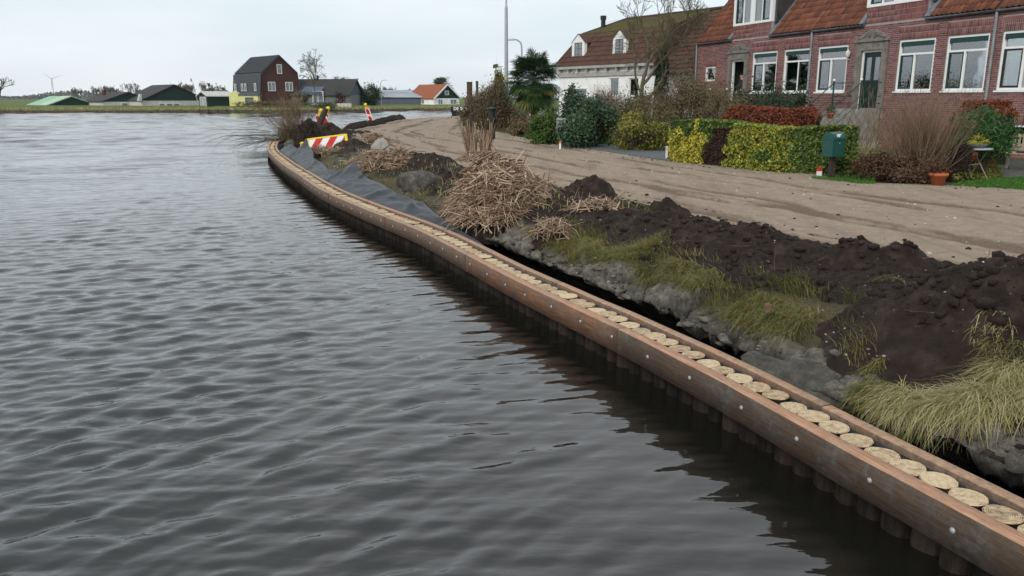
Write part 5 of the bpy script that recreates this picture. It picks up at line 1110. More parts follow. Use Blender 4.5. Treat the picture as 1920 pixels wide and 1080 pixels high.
b0 = P(897, 291, .66); e = empty('reed_bundle', b0, 0, 'upright bundle of dry reeds round two old posts at the road edge', 'reeds'); rg = np.random.default_rng(8); n = 330; a = rg.uniform(0, 6.28, n); q_ = np.sqrt(rg.random(n)); sgn = rg.choice([-1, 1], n)
bx0 = np.where(sgn < 0, -.2, .22) + q_ * .16 * np.cos(a); by0 = q_ * .16 * np.sin(a); L_ = rg.uniform(.35, 1.25, n) * rg.uniform(.7, 1, n); lx = .05 * sgn + rg.normal(0, .13, n); S = np.c_[bx0, by0, np.zeros(n), bx0 + lx * L_, by0 + rg.normal(0, .08, n) * L_, L_, np.full(n, .011), np.full(n, .007)]; seg_mesh('stalks', S, M['straw'], e, 3)['kind'] = 'stuff'
for sx, h in ((-.22, 1.25), (.25, 1.05)): MB().tube([(sx, .05, -.1), (sx + .02, .05, h)], [.085, .075], 9).build('post', M['darkwood'], e)
e = reed_heap('reed_heap', P(905, 300, .66), .7, .5, .22, 260, 'loose reed litter round the foot of the upright reed bundle', 79, .3, .9, .009)

# ================================================================== grass on the bank
rg = np.random.default_rng(33)
def bank_points(n, s0, s1, ua, ub, dens=None, lim=0):
    s = rg.uniform(S0 + s0, S0 + s1, n); u = lip(s) + rg.uniform(ua, ub, n); k = dens(s - S0, u - lip(s)) > rg.random(n); s, u = s[k], u[k]; x, y = su2xy(s, u)
    if lim: f_ = y * TC + (CAMH - .55) * TS; k2 = 960 + FPX * x / f_ < lim - 60 * rg.random(len(x)); x, y, s, u = x[k2], y[k2], s[k2], u[k2]
    return x, y, s, u
def patch(sc_, sd, thr): return lambda s, d: (fbm(s * sc_, d * sc_ * 1.4, 3, sd) > thr).astype(float)
def grass(name, x, y, lmin, lmax, w, lean, droop, m, label, zoff=-.01, bias=None, rn=None):
    z = np.array([drop(a, b) for a, b in zip(x, y)]); n = len(x); d = rg.uniform(0, 6.28, n) if bias is None else bias + rg.normal(0, .9, n)
    o = blades(name, np.stack([x, y, z + zoff], 1), rg.uniform(lmin, lmax, n), np.full(n, w) * rg.uniform(.6, 1.3, n), rg.uniform(*lean, n), rg.uniform(*droop, n), m, None, rn, d, rg); return tag(o, label, 'grass', kind='stuff')
def gd(s, d): return np.where((s > 2.0) & (s < 8.6), np.clip(1.7 * fbm(s * 1.5, d * 2.6, 3, 17) + .33, 0, 1) * sstep(.12, .4, d) * (1 - sstep(.75, 1.15, d - .25 * (s < 4))), 0)
TOW = math.atan2(-.37, -.93)     # towards the canal
x, y, s, u = bank_points(38000, 2.0, 8.6, .15, 1.45, gd, 1650); grass('bank_grass', x, y, .06, .22, .0048, (.3, .9), (.1, .6), M['grass'], 'short green and yellowing grass tufts along the clay bank edge', bias=TOW, rn=np.clip(.5 + .6 * fbm(x * 2, y * 2, 3, 3) + rg.normal(0, .22, len(x)), 0, 1))
x, y, s, u = bank_points(12000, 3.0, 7.9, .3, .75, lambda s, d: (fbm(s * 2.2, d * 2, 2, 23) > .05).astype(float), 1620); grass('tall_bank_grass', x, y, .12, .34, .0046, (.5, 1), (.5, 1.1), M['grass'], 'longer tussock grass hanging over the clay edge', bias=TOW)
x, y, s, u = bank_points(7000, 8.4, 30, .3, 3.0, lambda s, d: np.clip(1.6 * fbm(s * .9, d * 1.6, 3, 37), 0, 1)); grass('rough_grass', x, y, .08, .28, .012, (.3, .9), (.1, .7), M['drygrass'], 'thin rough grass between reeds and stones on the far bank')
x, y, s, u = bank_points(2600, 10, 28, .25, 1.6, lambda s, d: (fbm(s * .8, d * 1.2, 2, 41) > .18).astype(float)); grass('green_tufts', x, y, .06, .2, .012, (.3, .8), (.1, .6), M['grass'], 'fresh green tufts beside the filter cloth and stones')
# drooping tussocks near the camera
def tussock(c, n, r, lmin, lmax, label, m='drygrass', bias=TOW, seed=0, w=.0042, gr='drooping grass tussocks by the near trench'):
    n = int(n * 1.5); rg2 = np.random.default_rng(seed + 500); a = rg2.uniform(0, 6.28, n); q_ = r * np.sqrt(rg2.random(n)); x = c[0] + q_ * np.cos(a); y = c[1] + q_ * np.sin(a); z0 = drop(c[0], c[1]); z = np.array([min(drop(p, q2), z0 + .1) for p, q2 in zip(x, y)]); z = np.maximum(z, .2)
    base = np.stack([x - c[0], y - c[1], z - z0 - .02], 1); d = bias + rg2.normal(0, 1, n) * np.where(rg2.random(n) < .4, 1.9, .8); o = blades('grass_tussock', base, rg2.uniform(lmin, lmax, n), rg2.uniform(.6, 1.4, n) * w, rg2.uniform(.45, 1.1, n), rg2.uniform(.55, 1.35, n), M[m], None, rg2.random(n), d, rg2); o.location = (c[0], c[1], z0); tag(o, label, 'grass', gr); return o
for i, (px, py, n, r, l0, l1, m, lb) in enumerate((
    (1640, 735, 700, .13, .12, .26, 'grass', 'green drooping tussock below the slipped soil, leftmost of the near row'),
    (1695, 742, 1000, .15, .2, .38, 'drygrass', 'yellow green tussock second from left in the near drooping row'),
    (1760, 745, 1300, .16, .22, .44, 'drygrass', 'pale bleached tussock in the middle of the near drooping row'),
    (1835, 738, 1400, .18, .24, .5, 'drygrass', 'long pale tussock hanging over the trench near the right edge'),
    (1915, 732, 1400, .2, .26, .52, 'drygrass', 'dry tussock cut by the right picture edge'),
    (1900, 672, 650, .2, .08, .2, 'grass', 'fresh green tuft above the drooping pale tussocks'),
    (1635, 690, 300, .09, .06, .15, 'grass', 'small bright green tuft on the slipped soil'),
    (1860, 610, 240, .16, .15, .36, 'drygrass', 'dead grass wisps hanging on the largest soil heap'))):
    if i == 7: n, r, l0, l1 = 90, .12, .1, .24
    tussock(hitpx(px, py), n, r, l0 * .6, l1 * .8, lb, m, seed=i)
for i, (px, py) in enumerate(((1205, 392), (1215, 387), (1165, 382), (1670, 520), (1240, 440))):
    tussock(hitpx(px, py), 130, .12, .06, .18, ('small green tuft on the road edge right of the rounded clump', 'bright green tuft left of the small pointed clump', 'yellowish tuft beside the rounded soil clump', 'dry tuft on the ridge near the low pointed heap', 'green sprig alone on the dark soil')[i], 'grass', seed=30 + i, gr='single tufts on the dug soil')

# ================================================================== willow shrub, stump, barriers at the point
rg = np.random.default_rng(12); c = P(556, 292, .5); c = Vector((-10.2, 38.3, .5)); e = empty('willow_shrub', c, 0, 'bare willow shrub with long thin twigs reaching over the canal', 'shrub'); S = []
for i in range(150):
    t = rg.uniform(0, 6.28); lean = abs(rg.normal(0, .5)); left = rg.random() < .45
    d = np.array([math.cos(t) * lean * .6 - (.9 * rg.random() if left else .0), math.sin(t) * lean * .5 - .1, 1.0 - (.5 * rg.random() if left else 0)]); grow((rg.normal(0, .28), rg.normal(0, .3), 0), d, rg.uniform(.7, 1.75), .012, 1, rg, S, .10, .45, (1, 3), .02, 0, 4, .006, .4)
seg_mesh('twigs', S, M['twig_tan'], e, 3)
n = 700; a = rg.uniform(0, 6.28, n); q_ = .75 * np.sqrt(rg.random(n)); blades('base_grass', np.stack([q_ * np.cos(a), q_ * np.sin(a), 0 * a], 1), rg.uniform(.4, 1.1, n), rg.uniform(.014, .03, n), rg.uniform(.2, .8, n), rg.uniform(0, .4, n), M['lf_olive'], e, None, None, rg)
S = []; 
for i in range(26): S0_ = []; grow((rg.normal(0, .1), rg.normal(0, .1), 0), (-1.0, -.25 + rg.normal(0, .3), .18 + rg.normal(0, .12)), rg.uniform(1.5, 3.4), .012, 1, rg, S, .07, .4, (1, 3), -.05, 0, 4, .006, .35)
o = seg_mesh('branch', S, M['twig_grey'], e, 3); o['label'] = 'low branches trailing over the water'
c = P(578, 275, .62); e = empty('uprooted_stump', c, 0, 'dark uprooted stump with tangled roots beside the willow shrub', 'stump'); o = heap('root_ball', (0, 0, 0), .55, .5, .95, 0, None, 16, n=60, rough=.35, power=.6); o.parent = e; o.location = (0, 0, -.1)
S = []
for i in range(110):
    d = unit(rg.normal(size=3) + np.array([0, -.6, .3])); p = d * np.array([.42, .4, .45]) + np.array([0, 0, .42]); grow(p, d * .5 + rg.normal(size=3) * .6 - np.array([0, 0, .4]), rg.uniform(.3, .7), .014, 0, rg, S, .2, steps=3, upw=-.1)
seg_mesh('roots', S, M['darkwood'], e, 3)['kind'] = 'stuff'
for k in ('category', 'label'):
    if k in o: del o[k]
b0 = Q(584, 264, 37); b1 = Q(611, 205, 37.6); mb = MB().tube([(0, 0, 0), tuple(b1 - b0)], [.17, .13], 10); tag(mb.build('leaning_post', M['darkwood'], None, b0), 'thick dark wooden post leaning to the right by the stump', 'post')
def striped(name, loc, rot, w, h, label, lamp_end, cat='barrier', n=5, diamond=False):
    """road works board: white panel, red slanted stripes, yellow frame and lamp"""
    e = empty(name, loc, 0, label, cat); e.rotation_euler = rot; t = .02
    box('board', -w / 2, w / 2, -t, t, 0, h, M['white'], e)
    step = w / n * 2; sk = h * .75; x = -w / 2 - step
    while x < w / 2:
        pts = [(x, 0), (x + step / 2, 0), (x + step / 2 + sk, h), (x + sk, h)]; cl = [(min(max(px, -w / 2), w / 2), pz) for px, pz in pts]
        # clip the slanted stripe to the board
        poly = []
        for (ax, az), (bx2, bz) in zip(pts, pts[1:] + pts[:1]):
            N = 12
            for i in range(N): u_ = i / N; poly.append((ax + (bx2 - ax) * u_, az + (bz - az) * u_))
        def clip(poly, lim, sg):
            out_ = []
            for (ax, az), (bx2, bz) in zip(poly, poly[1:] + poly[:1]):
                ia, ib = sg * (ax - lim) <= 0, sg * (bx2 - lim) <= 0
                if ia: out_.append((ax, az))
                if ia != ib: u_ = (lim - ax) / (bx2 - ax); out_.append((lim, az + (bz - az) * u_))
            return out_
        poly = clip(pts, w / 2, 1); poly = clip(poly, -w / 2, -1) if poly else poly
        if len(poly) > 2: MB().extr([(px, -t - .004, pz) for px, pz in poly], (0, .003, 0)).build('stripe', M['red'], e)
        x += step
    f = MB(); f.box(-w / 2 - .03, w / 2 + .03, -t - .01, t + .01, h, h + .05); f.box(-w / 2 - .09, -w / 2, -t - .02, t + .02, -.03, h + .04); f.box(w / 2, w / 2 + .09, -t - .02, t + .02, -.03, h + .04); f.box(-w / 2, w / 2, -t - .008, t + .008, -.035, 0); f.build('frame', M['yellow'], e)
    if lamp_end: MB().box(-w / 2 - .30, -w / 2 - .09, -.05, .05, h * .3, h * .62).lathe([(.02, 0), (.09, .02), (.10, .07), (.02, .1)], 10, (-w / 2 - .22, 0, h * .62)).build('lamp', M['yellow'], e)
    return e
striped('barrier_board', P(615, 277, .66), (R(-12), R(-7), R(6)), 1.28, .36, 'red and white striped board with yellow frame lying against the soil', True)
def beacon(loc, rot, label, h=1.15):
    e = empty('road_beacon', loc, 0, label, 'beacon', 'leaning road works beacons'); e.rotation_euler = rot; w = .25
    box('panel', -w / 2, w / 2, -.02, .02, .05, h, M['white'], e)
    for k in range(2):
        z = .18 + k * .48; MB().extr([(-w / 2 + .02, -.024, z + .08), (w / 2 - .04, -.024, z - .02), (w / 2 - .02, -.024, z + .26), (0, -.024, z + .42), (-w / 2 + .02, -.024, z + .36)], (0, .003, 0)).build('stripe', M['red'], e)
    f = MB(); f.box(-w / 2 - .025, -w / 2, -.03, .03, .02, h + .02); f.box(w / 2, w / 2 + .025, -.03, .03, .02, h + .02); f.box(-w / 2, w / 2, -.03, .03, h, h + .05); f.build('frame', M['white'], e)
    MB().box(-.07, .07, -.06, .06, h + .05, h + .2).lathe([(.03, 0), (.1, .01), (.1, .13), (.05, .19)], 12, (0, 0, h + .2)).build('lamp', M['yellow'], e); return e
beacon(Q(606, 244, 38), (R(-10), R(14), R(5)), 'road works beacon with red diamond sunk in soil behind the leaning post', .75)
beacon(Q(585, 250, 38.6), (R(-5), R(24), R(10)), 'beacon mostly hidden behind the leaning post, only yellow lamp showing', .88)
beacon(P(698, 233, .66), (R(5), R(-17), R(10)), 'far beacon tilting left on the line of soil at the water', 1.05)

# ================================================================== front gardens
def at(x, y, k): v = Q(x, y, k); return Vector((v.x, v.y, .6))
def wpx(px, k): return px * k / FPX
# variegated clipped hedge: four stretches of one hedge
hl = [P(1254, 303, .6), P(1330, 313, .6), P(1400, 321, .6), P(1500, 331, .6), P(1603, 333, .6)]
hd = empty('clipped_hedge', hl[0], 0, 'clipped hedge with yellow variegated, dead brown and green stretches beside the road', 'hedge')
hp_ = np.array([p - hl[0] for p in hl]); hs_ = np.r_[0, np.cumsum(np.linalg.norm(np.diff(hp_, axis=0), axis=1))]; HL = hs_[-1]; rg = np.random.default_rng(4); n = 30000
def hedge_pts(n, depth, h, hfun):
    s = rg.uniform(0, HL, n); f = rg.integers(0, 100, n); x = np.interp(s, hs_, hp_[:, 0]); y = np.interp(s, hs_, hp_[:, 1]); tx = np.interp(s + .2, hs_, hp_[:, 0]) - np.interp(s - .2, hs_, hp_[:, 0]); ty = np.interp(s + .2, hs_, hp_[:, 1]) - np.interp(s - .2, hs_, hp_[:, 1]); L_ = np.hypot(tx, ty); tx /= L_; ty /= L_; nx, ny = -ty, tx
    sg = np.where(nx * 1 + ny * 1 > 0, 1, -1); nx *= sg; ny *= sg     # into the garden
    H_ = h * hfun(s); v = rg.random(n); w_ = rg.random(n); d = np.where(f < 52, np.abs(rg.normal(0, .05, n)), np.where(f < 90, w_ * depth, depth - np.abs(rg.normal(0, .05, n)))); z = np.where((f >= 52) & (f < 90), H_ - np.abs(rg.normal(0, .04, n)), v * H_); d = d - .04 * (1 - (z / H_)) + .08 * fbm(s * 2.2, z * 2.2, 3, 9) + .05 * fbm(s * 7, z * 7, 2, 19)
    z = z + .03 * fbm(s * 3, d * 3, 2, 2); out = np.stack([np.where(f < 52, -nx, 0), np.where(f < 52, -ny, 0), np.where(f < 52, .2, 1)], 1); return np.stack([x + nx * d, y + ny * d, z], 1), out, s, z, d
C, o_, s_, z_, d_ = hedge_pts(n, .75, 1.12, lambda s: 1 + .05 * np.sin(s * 1.1) + .04 * sstep(0, .3, s) - .04 * sstep(HL - .5, HL, s))
t_ = s_ / HL; wob = .05 * fbm(s_ * 2, z_ * 3, 3, 6); yb = t_ + wob
vnz = fbm(s_ * 2.6 + 5, z_ * 2.6, 3, 14)
zone = np.where(yb < .33 - .07 * (1 - z_), np.where((vnz + .25 * (1 - z_) - .55 * sstep(.55, 1, z_) * (yb > .04) > -.32), 0, 1), np.where(yb < .43 - .03 * (1 - z_), np.where(z_ > 1.02, 1, 2), np.where(yb < .74, np.where(vnz > .28, 1, 3), 1)))
gap = (zone == 2)
for k, nm, mt in ((0, 'yellow_foliage', 'lf_var'), (1, 'green_foliage', 'lf_vg'), (2, 'dead_foliage', 'lf_hbrown'), (3, 'mixed_foliage', 'lf_mix')):
    if mt == 'lf_mix': M[mt] = leafmat('leaf_hedge_mixed', [(.05, .085, .016), (.14, .185, .03), (.34, .34, .05), (.58, .52, .09)], .5, .25, [0, .35, .7, 1])
    q_ = zone == k; lf = leaves(nm, C[q_], .075 if k != 2 else .05, .62, M[mt], hd, o_[q_], .15, None, rg)
inn = MB()
for i in range(len(hl) - 1):
    a, b = Vector(hp_[i]), Vector(hp_[i + 1]); d = (b - a).normalized(); nv = Vector((-d.y, d.x, 0)); nv = nv if nv.x + nv.y > 0 else -nv
    inn.hexa([a + nv * .12 + d * .1 * (i == 0), b + nv * .12, b + nv * .62, a + nv * .62], [p + Vector((0, 0, .98)) for p in (a + nv * .12 + d * .1 * (i == 0), b + nv * .12, b + nv * .62, a + nv * .62)])
M['hedge_core'] = mat('hedge_core', [(.012, .011, .007), (.03, .024, .014)], 12, .95, .6, 30); inn.build('woody_core', M['hedge_core'], hd)
# winter beech hedges
def beech(x0, x1, yt, k, h, n, label, seed, depth=.8):
    a = at(x0, yt, k); b = at(x1, yt, k * .94); e = empty('beech_hedge', a, 0, label, 'hedge', 'copper beech hedges in winter leaf'); d = b - a; L_ = d.length; d.normalize(); nv = Vector((-d.y, d.x, 0)); nv = nv if nv.y > 0 else -nv; rg = np.random.default_rng(seed); s = rg.random(n) * L_; v = rg.random(n); f = rg.random(n); H_ = h * (1 + .05 * fbm(s * 2, s * 0, 3, seed)) * (1 - .25 * sstep(.35, 0, s) - .2 * sstep(L_ - .3, L_, s)); dd = np.where(f < .6, .05 * rg.normal(size=n), depth * rg.random(n)) + .09 * fbm(s * 2.5, v * 3, 3, seed + 1); z = np.where(f < .6, v * H_, H_ - np.abs(rg.normal(0, .06, n))); C = np.stack([d.x * s + nv.x * dd, d.y * s + nv.y * dd, z], 1); leaves('foliage', C, .085, .6, M['lf_beech'], e, np.repeat([[-nv.x, -nv.y, .4]], n, 0), .1, None, rg)
    MB().hexa([nv * .12, d * L_ + nv * .12, d * L_ + nv * depth * .8, nv * depth * .8], [p + Vector((0, 0, h * .8)) for p in (nv * .12, d * L_ + nv * .12, d * L_ + nv * depth * .8, nv * depth * .8)]).build('woody_core', M['hedge_core'], e)
beech(1352, 1532, 206, 27, 1.50, 7000, 'long copper red beech hedge behind the clipped variegated hedge', 51)
beech(1786, 1872, 193, 22.5, 1.68, 5000, 'copper red beech hedge end at the house wall above the potted shrub', 52)
# shrubs: pixel centre x, pixel base y or distance k, half widths, height
def sb(name, px, k, wpx_, ytop, n, leaf, m, label, seed, dz=0, ry=None, kk=26, spread=.26, aspect=.6, twig=None, tm=None, up=.35, sink=0):
    n = int(n * (1.9 if k < 29.5 else 3.0)); leaf *= 1.12; b = at(px, 250, k); top = Q(px, ytop, k).z; h = max(.3, top - .6) / 2 / .97; rx = wpx(wpx_, k) / 2 * .92; b.z = .58 - sink
    return shrub(name, b, rx, ry or rx, h, n, leaf, M[m], label, 'shrub', kk, twig, tm, aspect, spread, None, seed, up)
sb('rhododendron', 1098, 29, 112, 183, 6000, .11, 'lf_rhodo', 'rounded dark green rhododendron behind the grey cabinet', 1, aspect=.42)
sb('evergreen_shrub', 1030, 31, 70, 203, 2600, .09, 'lf_green', 'mid green shrub left of the rhododendron', 2)
sb('laurel_shrub', 1072, 34, 40, 172, 1200, .11, 'lf_dark', 'dark pointed shrub showing above the rhododendron top', 3)
sb('yellow_green_shrub', 1197, 27, 120, 214, 4200, .075, 'lf_yg', 'yellow green twiggy shrub left of the clipped hedge', 4, twig=40)
sb('brown_shrub', 1205, 33, 110, 184, 3400, .06, 'lf_olive', 'brownish loose shrub between rhododendron and big bush', 5, twig=60, tm=M['twig_tan'])
sb('brown_bush', 1292, 31, 165, 146, 8500, .06, 'lf_olive', 'big olive brown bush in front of the brick house corner', 6, kk=40, twig=90, tm=M['twig_tan'], spread=.24)
sb('brown_bush', 1355, 29, 110, 168, 4200, .06, 'lf_olive', 'smaller olive brown bush right of the big one', 7, twig=60, tm=M['twig_tan'])
sb('yew_bush', 1432, 31, 135, 163, 5200, .07, 'lf_dark', 'wide dark evergreen bush below the left house windows', 8, kk=34)
sb('yew_bush', 1492, 29, 60, 178, 1700, .07, 'lf_dark', 'small dark evergreen bush right of the wide one', 9)
sb('brown_shrub', 1165, 38, 90, 176, 2600, .06, 'lf_olive', 'low olive shrub before the white wall left of the bare tree', 20, twig=70, tm=M['twig_tan'])
sb('bare_shrub', 1130, 36, 85, 166, 2200, .05, 'lf_pink', 'pinkish bare twiggy shrub before the white wall', 10, twig=110, tm=M['twig_tan'])
sb('yew_bush', 1195, 37, 60, 172, 1500, .07, 'lf_dark', 'low dark bush at the foot of the bare tree', 19)
sb('copper_shrub', 958, 47, 75, 196, 1800, .09, 'lf_pink', 'rusty pink winter shrub left of the palm foot', 11, twig=60, tm=M['twig_tan'])
sb('hazel_shrub', 905, 47, 82, 166, 3000, .09, 'lf_olive', 'olive shrub by the water beyond the upright reeds', 12, twig=40)
sb('hazel_shrub', 932, 45, 55, 152, 2400, .09, 'lf_olive', 'taller brown green shrub left of the tall lamp post', 13, twig=60, tm=M['twig_grey'])
sb('juniper', 936, 50, 26, 126, 1500, .10, 'lf_yg', 'narrow pointed conifer behind the shrubs by the lamp post', 14, ry=.45, spread=.2)
sb('green_shrub', 893, 50, 34, 208, 900, .09, 'lf_green', 'small green shrub at the road bend', 15)
sb('garden_shrub', 985, 38, 60, 212, 1600, .08, 'lf_olive', 'low brown shrub right of the tall lamp post', 16, twig=40, tm=M['twig_tan'])
sb('leafy_brown_shrub', 1648, 17.6, 80, 285, 2400, .05, 'lf_brown', 'low brown leaved shrub right of the green letterbox', 17, twig=50, tm=M['twig_tan'])
sb('leafy_brown_shrub', 1722, 16.9, 120, 292, 4200, .05, 'lf_brown', 'wide low brown leaved shrub under the bare twig bush', 18, twig=60, tm=M['twig_tan'])
# clipped brown block
b = at(1772, 300, 18.0); e = empty('clipped_block', b, R(-12), 'small square clipped dark brown hedge block by the lawn', 'hedge'); rg = np.random.default_rng(61); n = 5200; fc = rg.integers(0, 3, n); C = rg.uniform(-1, 1, (n, 3)); C[np.arange(n), fc] = np.where(fc == 2, 1, np.sign(rg.normal(size=n))) * (1 - np.abs(rg.normal(0, .04, n))); C = C * np.array([.45, .35, .37]) + np.array([0, 0, .38]); leaves('foliage', C, .04, .6, M['lf_hbrown'], e, unit(C - np.array([0, 0, .38])), .2, None, rg); MB().box(-.40, .40, -.30, .30, 0, .7).build('woody_core', M['hedge_core'], e)
# tall bare twig bush
rg = np.random.default_rng(62); b = at(1722, 340, 17.4); e = empty('bare_twig_bush', b, 0, 'large fan shaped bush of bare tan twigs in front of the middle house', 'bush'); S = []
for i in range(300):
    t = rg.uniform(0, 6.28); q_ = rg.random() ** .7; d = (math.cos(t) * q_ * .85, math.sin(t) * q_ * .6, 1); grow((rg.normal(0, .2), rg.normal(0, .15), 0), d, rg.uniform(.8, 1.5), .008, 1, rg, S, .09, .5, (2, 4), .06, 0, 4, .0028, .35)
seg_mesh('twigs', S, M['twig_tan'], e, 3)
b = at(1612, 250, 20); e = empty('pale_bare_shrub', b, 0, 'pale bare forked shrub behind the clipped hedge end', 'shrub'); S = []
for i in range(26): t = rg.uniform(0, 6.28); grow((rg.normal(0, .3), rg.normal(0, .2), 0), (math.cos(t) * .5, math.sin(t) * .4, 1), rg.uniform(.8, 1.35), .014, 2, rg, S, .14, .55, (2, 3), .05, 0, 4, .003, .5)
seg_mesh('twigs', S, M['twig_tan'], e, 3)
b = at(1618, 290, 19); e = empty('ornamental_grass', b, 0, 'dry yellow ornamental grass arching behind the hedge end', 'grass'); n = 420; a = rg.uniform(0, 6.28, n); q_ = .14 * np.sqrt(rg.random(n)); blades('blades', np.stack([q_ * np.cos(a), q_ * np.sin(a), 0 * a], 1), rg.uniform(.7, 1.25, n), np.full(n, .01), rg.uniform(.2, .9, n), rg.uniform(.0, .6, n), M['drygrass'], e, None, None, rg)
# potted bamboo like shrub
b = at(1838, 290, 18.6); e = empty('bamboo_shrub', b, 0, 'fresh green narrow leaved shrub behind the garden table', 'shrub'); n = 5200; C, o_, tn = clumps(.55, .5, .52, n, 30, rg, .28, c=(0, 0, .98)); leaves('foliage', C, .16, .14, leafmat('leaf_bamboo', [(.02, .06, .018), (.045, .12, .035), (.10, .19, .06)], .45), e, o_, .2, tn, rg); S = []
for i in range(16): t = rg.uniform(0, 6.28); S.append((.1 * math.cos(t), .1 * math.sin(t), 0, .4 * math.cos(t), .4 * math.sin(t), 1.1, .012, .006))
seg_mesh('stems', S, M['twig_grey'], e, 4)
# palm
b = at(1001, 200, 41); b.z = .55; e = empty('fan_palm', b, 0, 'bushy fan palm with dark green leaves beside the tall lamp post', 'palm tree'); rg = np.random.default_rng(63)
MB().tube([(0, 0, 0), (.03, 0, 1.2), (0, .02, 2.6)], [.2, .17, .15], 10).build('trunk', M['bark'], e)
NF = 110
for part, lo, hi_, nf in (('crown', -.45, 1.0, 120), ('skirt', -.98, -.3, 60)):
    V = []; F = []; rn = []
    for i in range(nf):
        el = math.asin(rg.uniform(lo, hi_)); az = rg.uniform(0, 6.28); d = np.array([math.cos(el) * math.cos(az), math.cos(el) * math.sin(az), math.sin(el)]); base = np.array([0, 0, 2.75]); L_ = rg.uniform(.75, 1.1); hub = base + d * L_ + np.array([0, 0, -.12 * (1 - d[2])]); side = unit(np.cross(d, [0, 0, 1.]) + 1e-6); upv = np.cross(side, d); tone = rg.random() * .7
        if part == 'skirt': tone = .35 + .65 * rg.random()
        k = len(V); V += [base - side * .012, base + side * .012, hub + side * .012, hub - side * .012]; F.append((k, k + 1, k + 2, k + 3)); rn += [tone] * 4; R_ = rg.uniform(.62, .85)
        for j in range(22):
            an = -1.9 + 3.8 * j / 21; dir_ = unit(d * math.cos(an) + side * math.sin(an) + upv * rg.normal(0, .06)); tip = hub + dir_ * R_ * (1 - .2 * abs(an) / 1.9) - np.array([0, 0, .10 + .08 * rg.random()]); mid = hub + dir_ * R_ * .55 + upv * .02; wv = unit(np.cross(dir_, upv)) * .03; k = len(V); V += [hub, mid - wv, tip, mid + wv]; F.append((k, k + 1, k + 2, k + 3)); rn += [min(1, tone + rg.normal(0, .08))] * 4
    o = mesh_np(part, V, F, M['palm'], e, rnd=np.clip(rn, 0, 1))
# bare tree in front of the white house
rg = np.random.default_rng(164); b = at(1206, 170, 41); b.z = .5; e = empty('bare_tree', b, 0, 'bare mossy twisted tree in front of the white house', 'tree'); S = []
tp = [(0, 0, 0), (.03, 0, 1.0), (-.08, .05, 1.9), (-.05, 0, 2.7)]; MB().tube(tp, [.17, .14, .12, .09], 9).build('trunk', M['bark_green'], e)
for st, d, L_, r in (((-.05, 0, 2.6), (-.15, 0, 1), 2.0, .085), ((-.05, 0, 2.5), (.9, .2, 1), 2.2, .085), ((.02, 0, 1.5), (.35, -.2, 1), 2.0, .085), ((-.05, 0, 2.0), (-.25, .3, 1), 2.0, .07), ((-.05, 0, 2.65), (.05, -.1, 1), 2.3, .08)): grow(st, d, L_, r, 5, rg, S, .2, .7, (2, 4), .1, 0, 5, .009, .75)
seg_mesh('crown', S, M['bark_green'], e, 4)
S = []
for i in range(160): t = rg.uniform(0, 6.28); z0 = rg.uniform(3.4, 5.2); r0 = rg.uniform(.2, 1.2); grow((r0 * math.cos(t), r0 * math.sin(t), z0), (math.cos(t) * .5, math.sin(t) * .5, .1), rg.uniform(.5, 1.3), .008, 1, rg, S, .18, .5, (1, 2), 0, .35, 4, .005, .4)
seg_mesh('hanging_twigs', S, M['bark_green'], e, 3)
b = at(1240, 170, 41.5); b.z = .5; e = empty('ivy_column', b, 0, 'narrow dark ivy clad stump at the corner of the white house', 'shrub'); n = 2600; rg = np.random.default_rng(65); a = rg.uniform(0, 6.28, n); z = rg.uniform(.2, 4.2, n); rr_ = (.34 + .08 * fbm(z * 2, a, 3, 2)) * (1 - .45 * sstep(3.2, 4.3, z)); C = np.stack([rr_ * np.cos(a), rr_ * np.sin(a), z], 1); leaves('foliage', C, .12, .7, M['lf_dark'], e, unit(C * [1, 1, 0]), .1, None, rg); MB().tube([(0, 0, 0), (0, 0, 4)], [.25, .18], 8).build('trunk', M['bark'], e)
# verge plants and lawn
def verge(name, poly_px, n, size, m, label, seed, h=.25, asp=.6, kind='stuff', cat='plants'):
    rg = np.random.default_rng(seed); pts = [P(x, y, .62) for x, y in poly_px]; A_ = np.array([(p.x, p.y) for p in pts]); q_ = rg.random((n, 2)); i = (q_[:, 0] * (len(A_) // 2 - 1)).astype(int); f = q_[:, 0] * (len(A_) // 2 - 1) - i; half = len(A_) // 2; lo = A_[:half]; hi2 = A_[half:][::-1]; a = lo[i] + (lo[i + 1] - lo[i]) * f[:, None]; b = hi2[i] + (hi2[i + 1] - hi2[i]) * f[:, None]; p = a + (b - a) * q_[:, 1:2]; hh = h * np.clip(.55 + .8 * fbm(p[:, 0] * 1.5, p[:, 1] * 1.5, 3, seed), .1, 1.2); z = .6 + hh * rg.random(n) ** .6
    return tag(leaves(name, np.c_[p, z], size, asp, M[m], None, None, .8, None, rg), label, cat, kind=kind)
verge('verge_plants', [(985, 262), (1060, 273), (1250, 276), (1250, 268), (1060, 262), (985, 256)], 5200, .09, 'lf_green', 'low green ground cover along the verge by the driveway', 1, .28)
verge('verge_grass', [(905, 246), (950, 252), (1000, 262), (1000, 255), (950, 245), (905, 240)], 2600, .12, 'lf_olive', 'rough grass and weeds at the foot of the lamp post', 2, .25, .12)
verge('verge_green', [(868, 237), (880, 240), (900, 243), (900, 234), (885, 230), (868, 231)], 900, .12, 'lf_green', 'green weeds at the road bend by the water', 3, .25, .2)
verge('ground_cover', [(1786, 342), (1830, 337), (1880, 333), (1875, 321), (1830, 320), (1786, 325)], 2600, .07, 'lf_yg', 'mixed yellow green ground cover in front of the table', 4, .22)
verge('ground_cover', [(1560, 336), (1620, 343), (1640, 346), (1640, 338), (1620, 333), (1560, 327)], 900, .05, 'lf_green', 'low green plants under the letterbox', 5, .15)
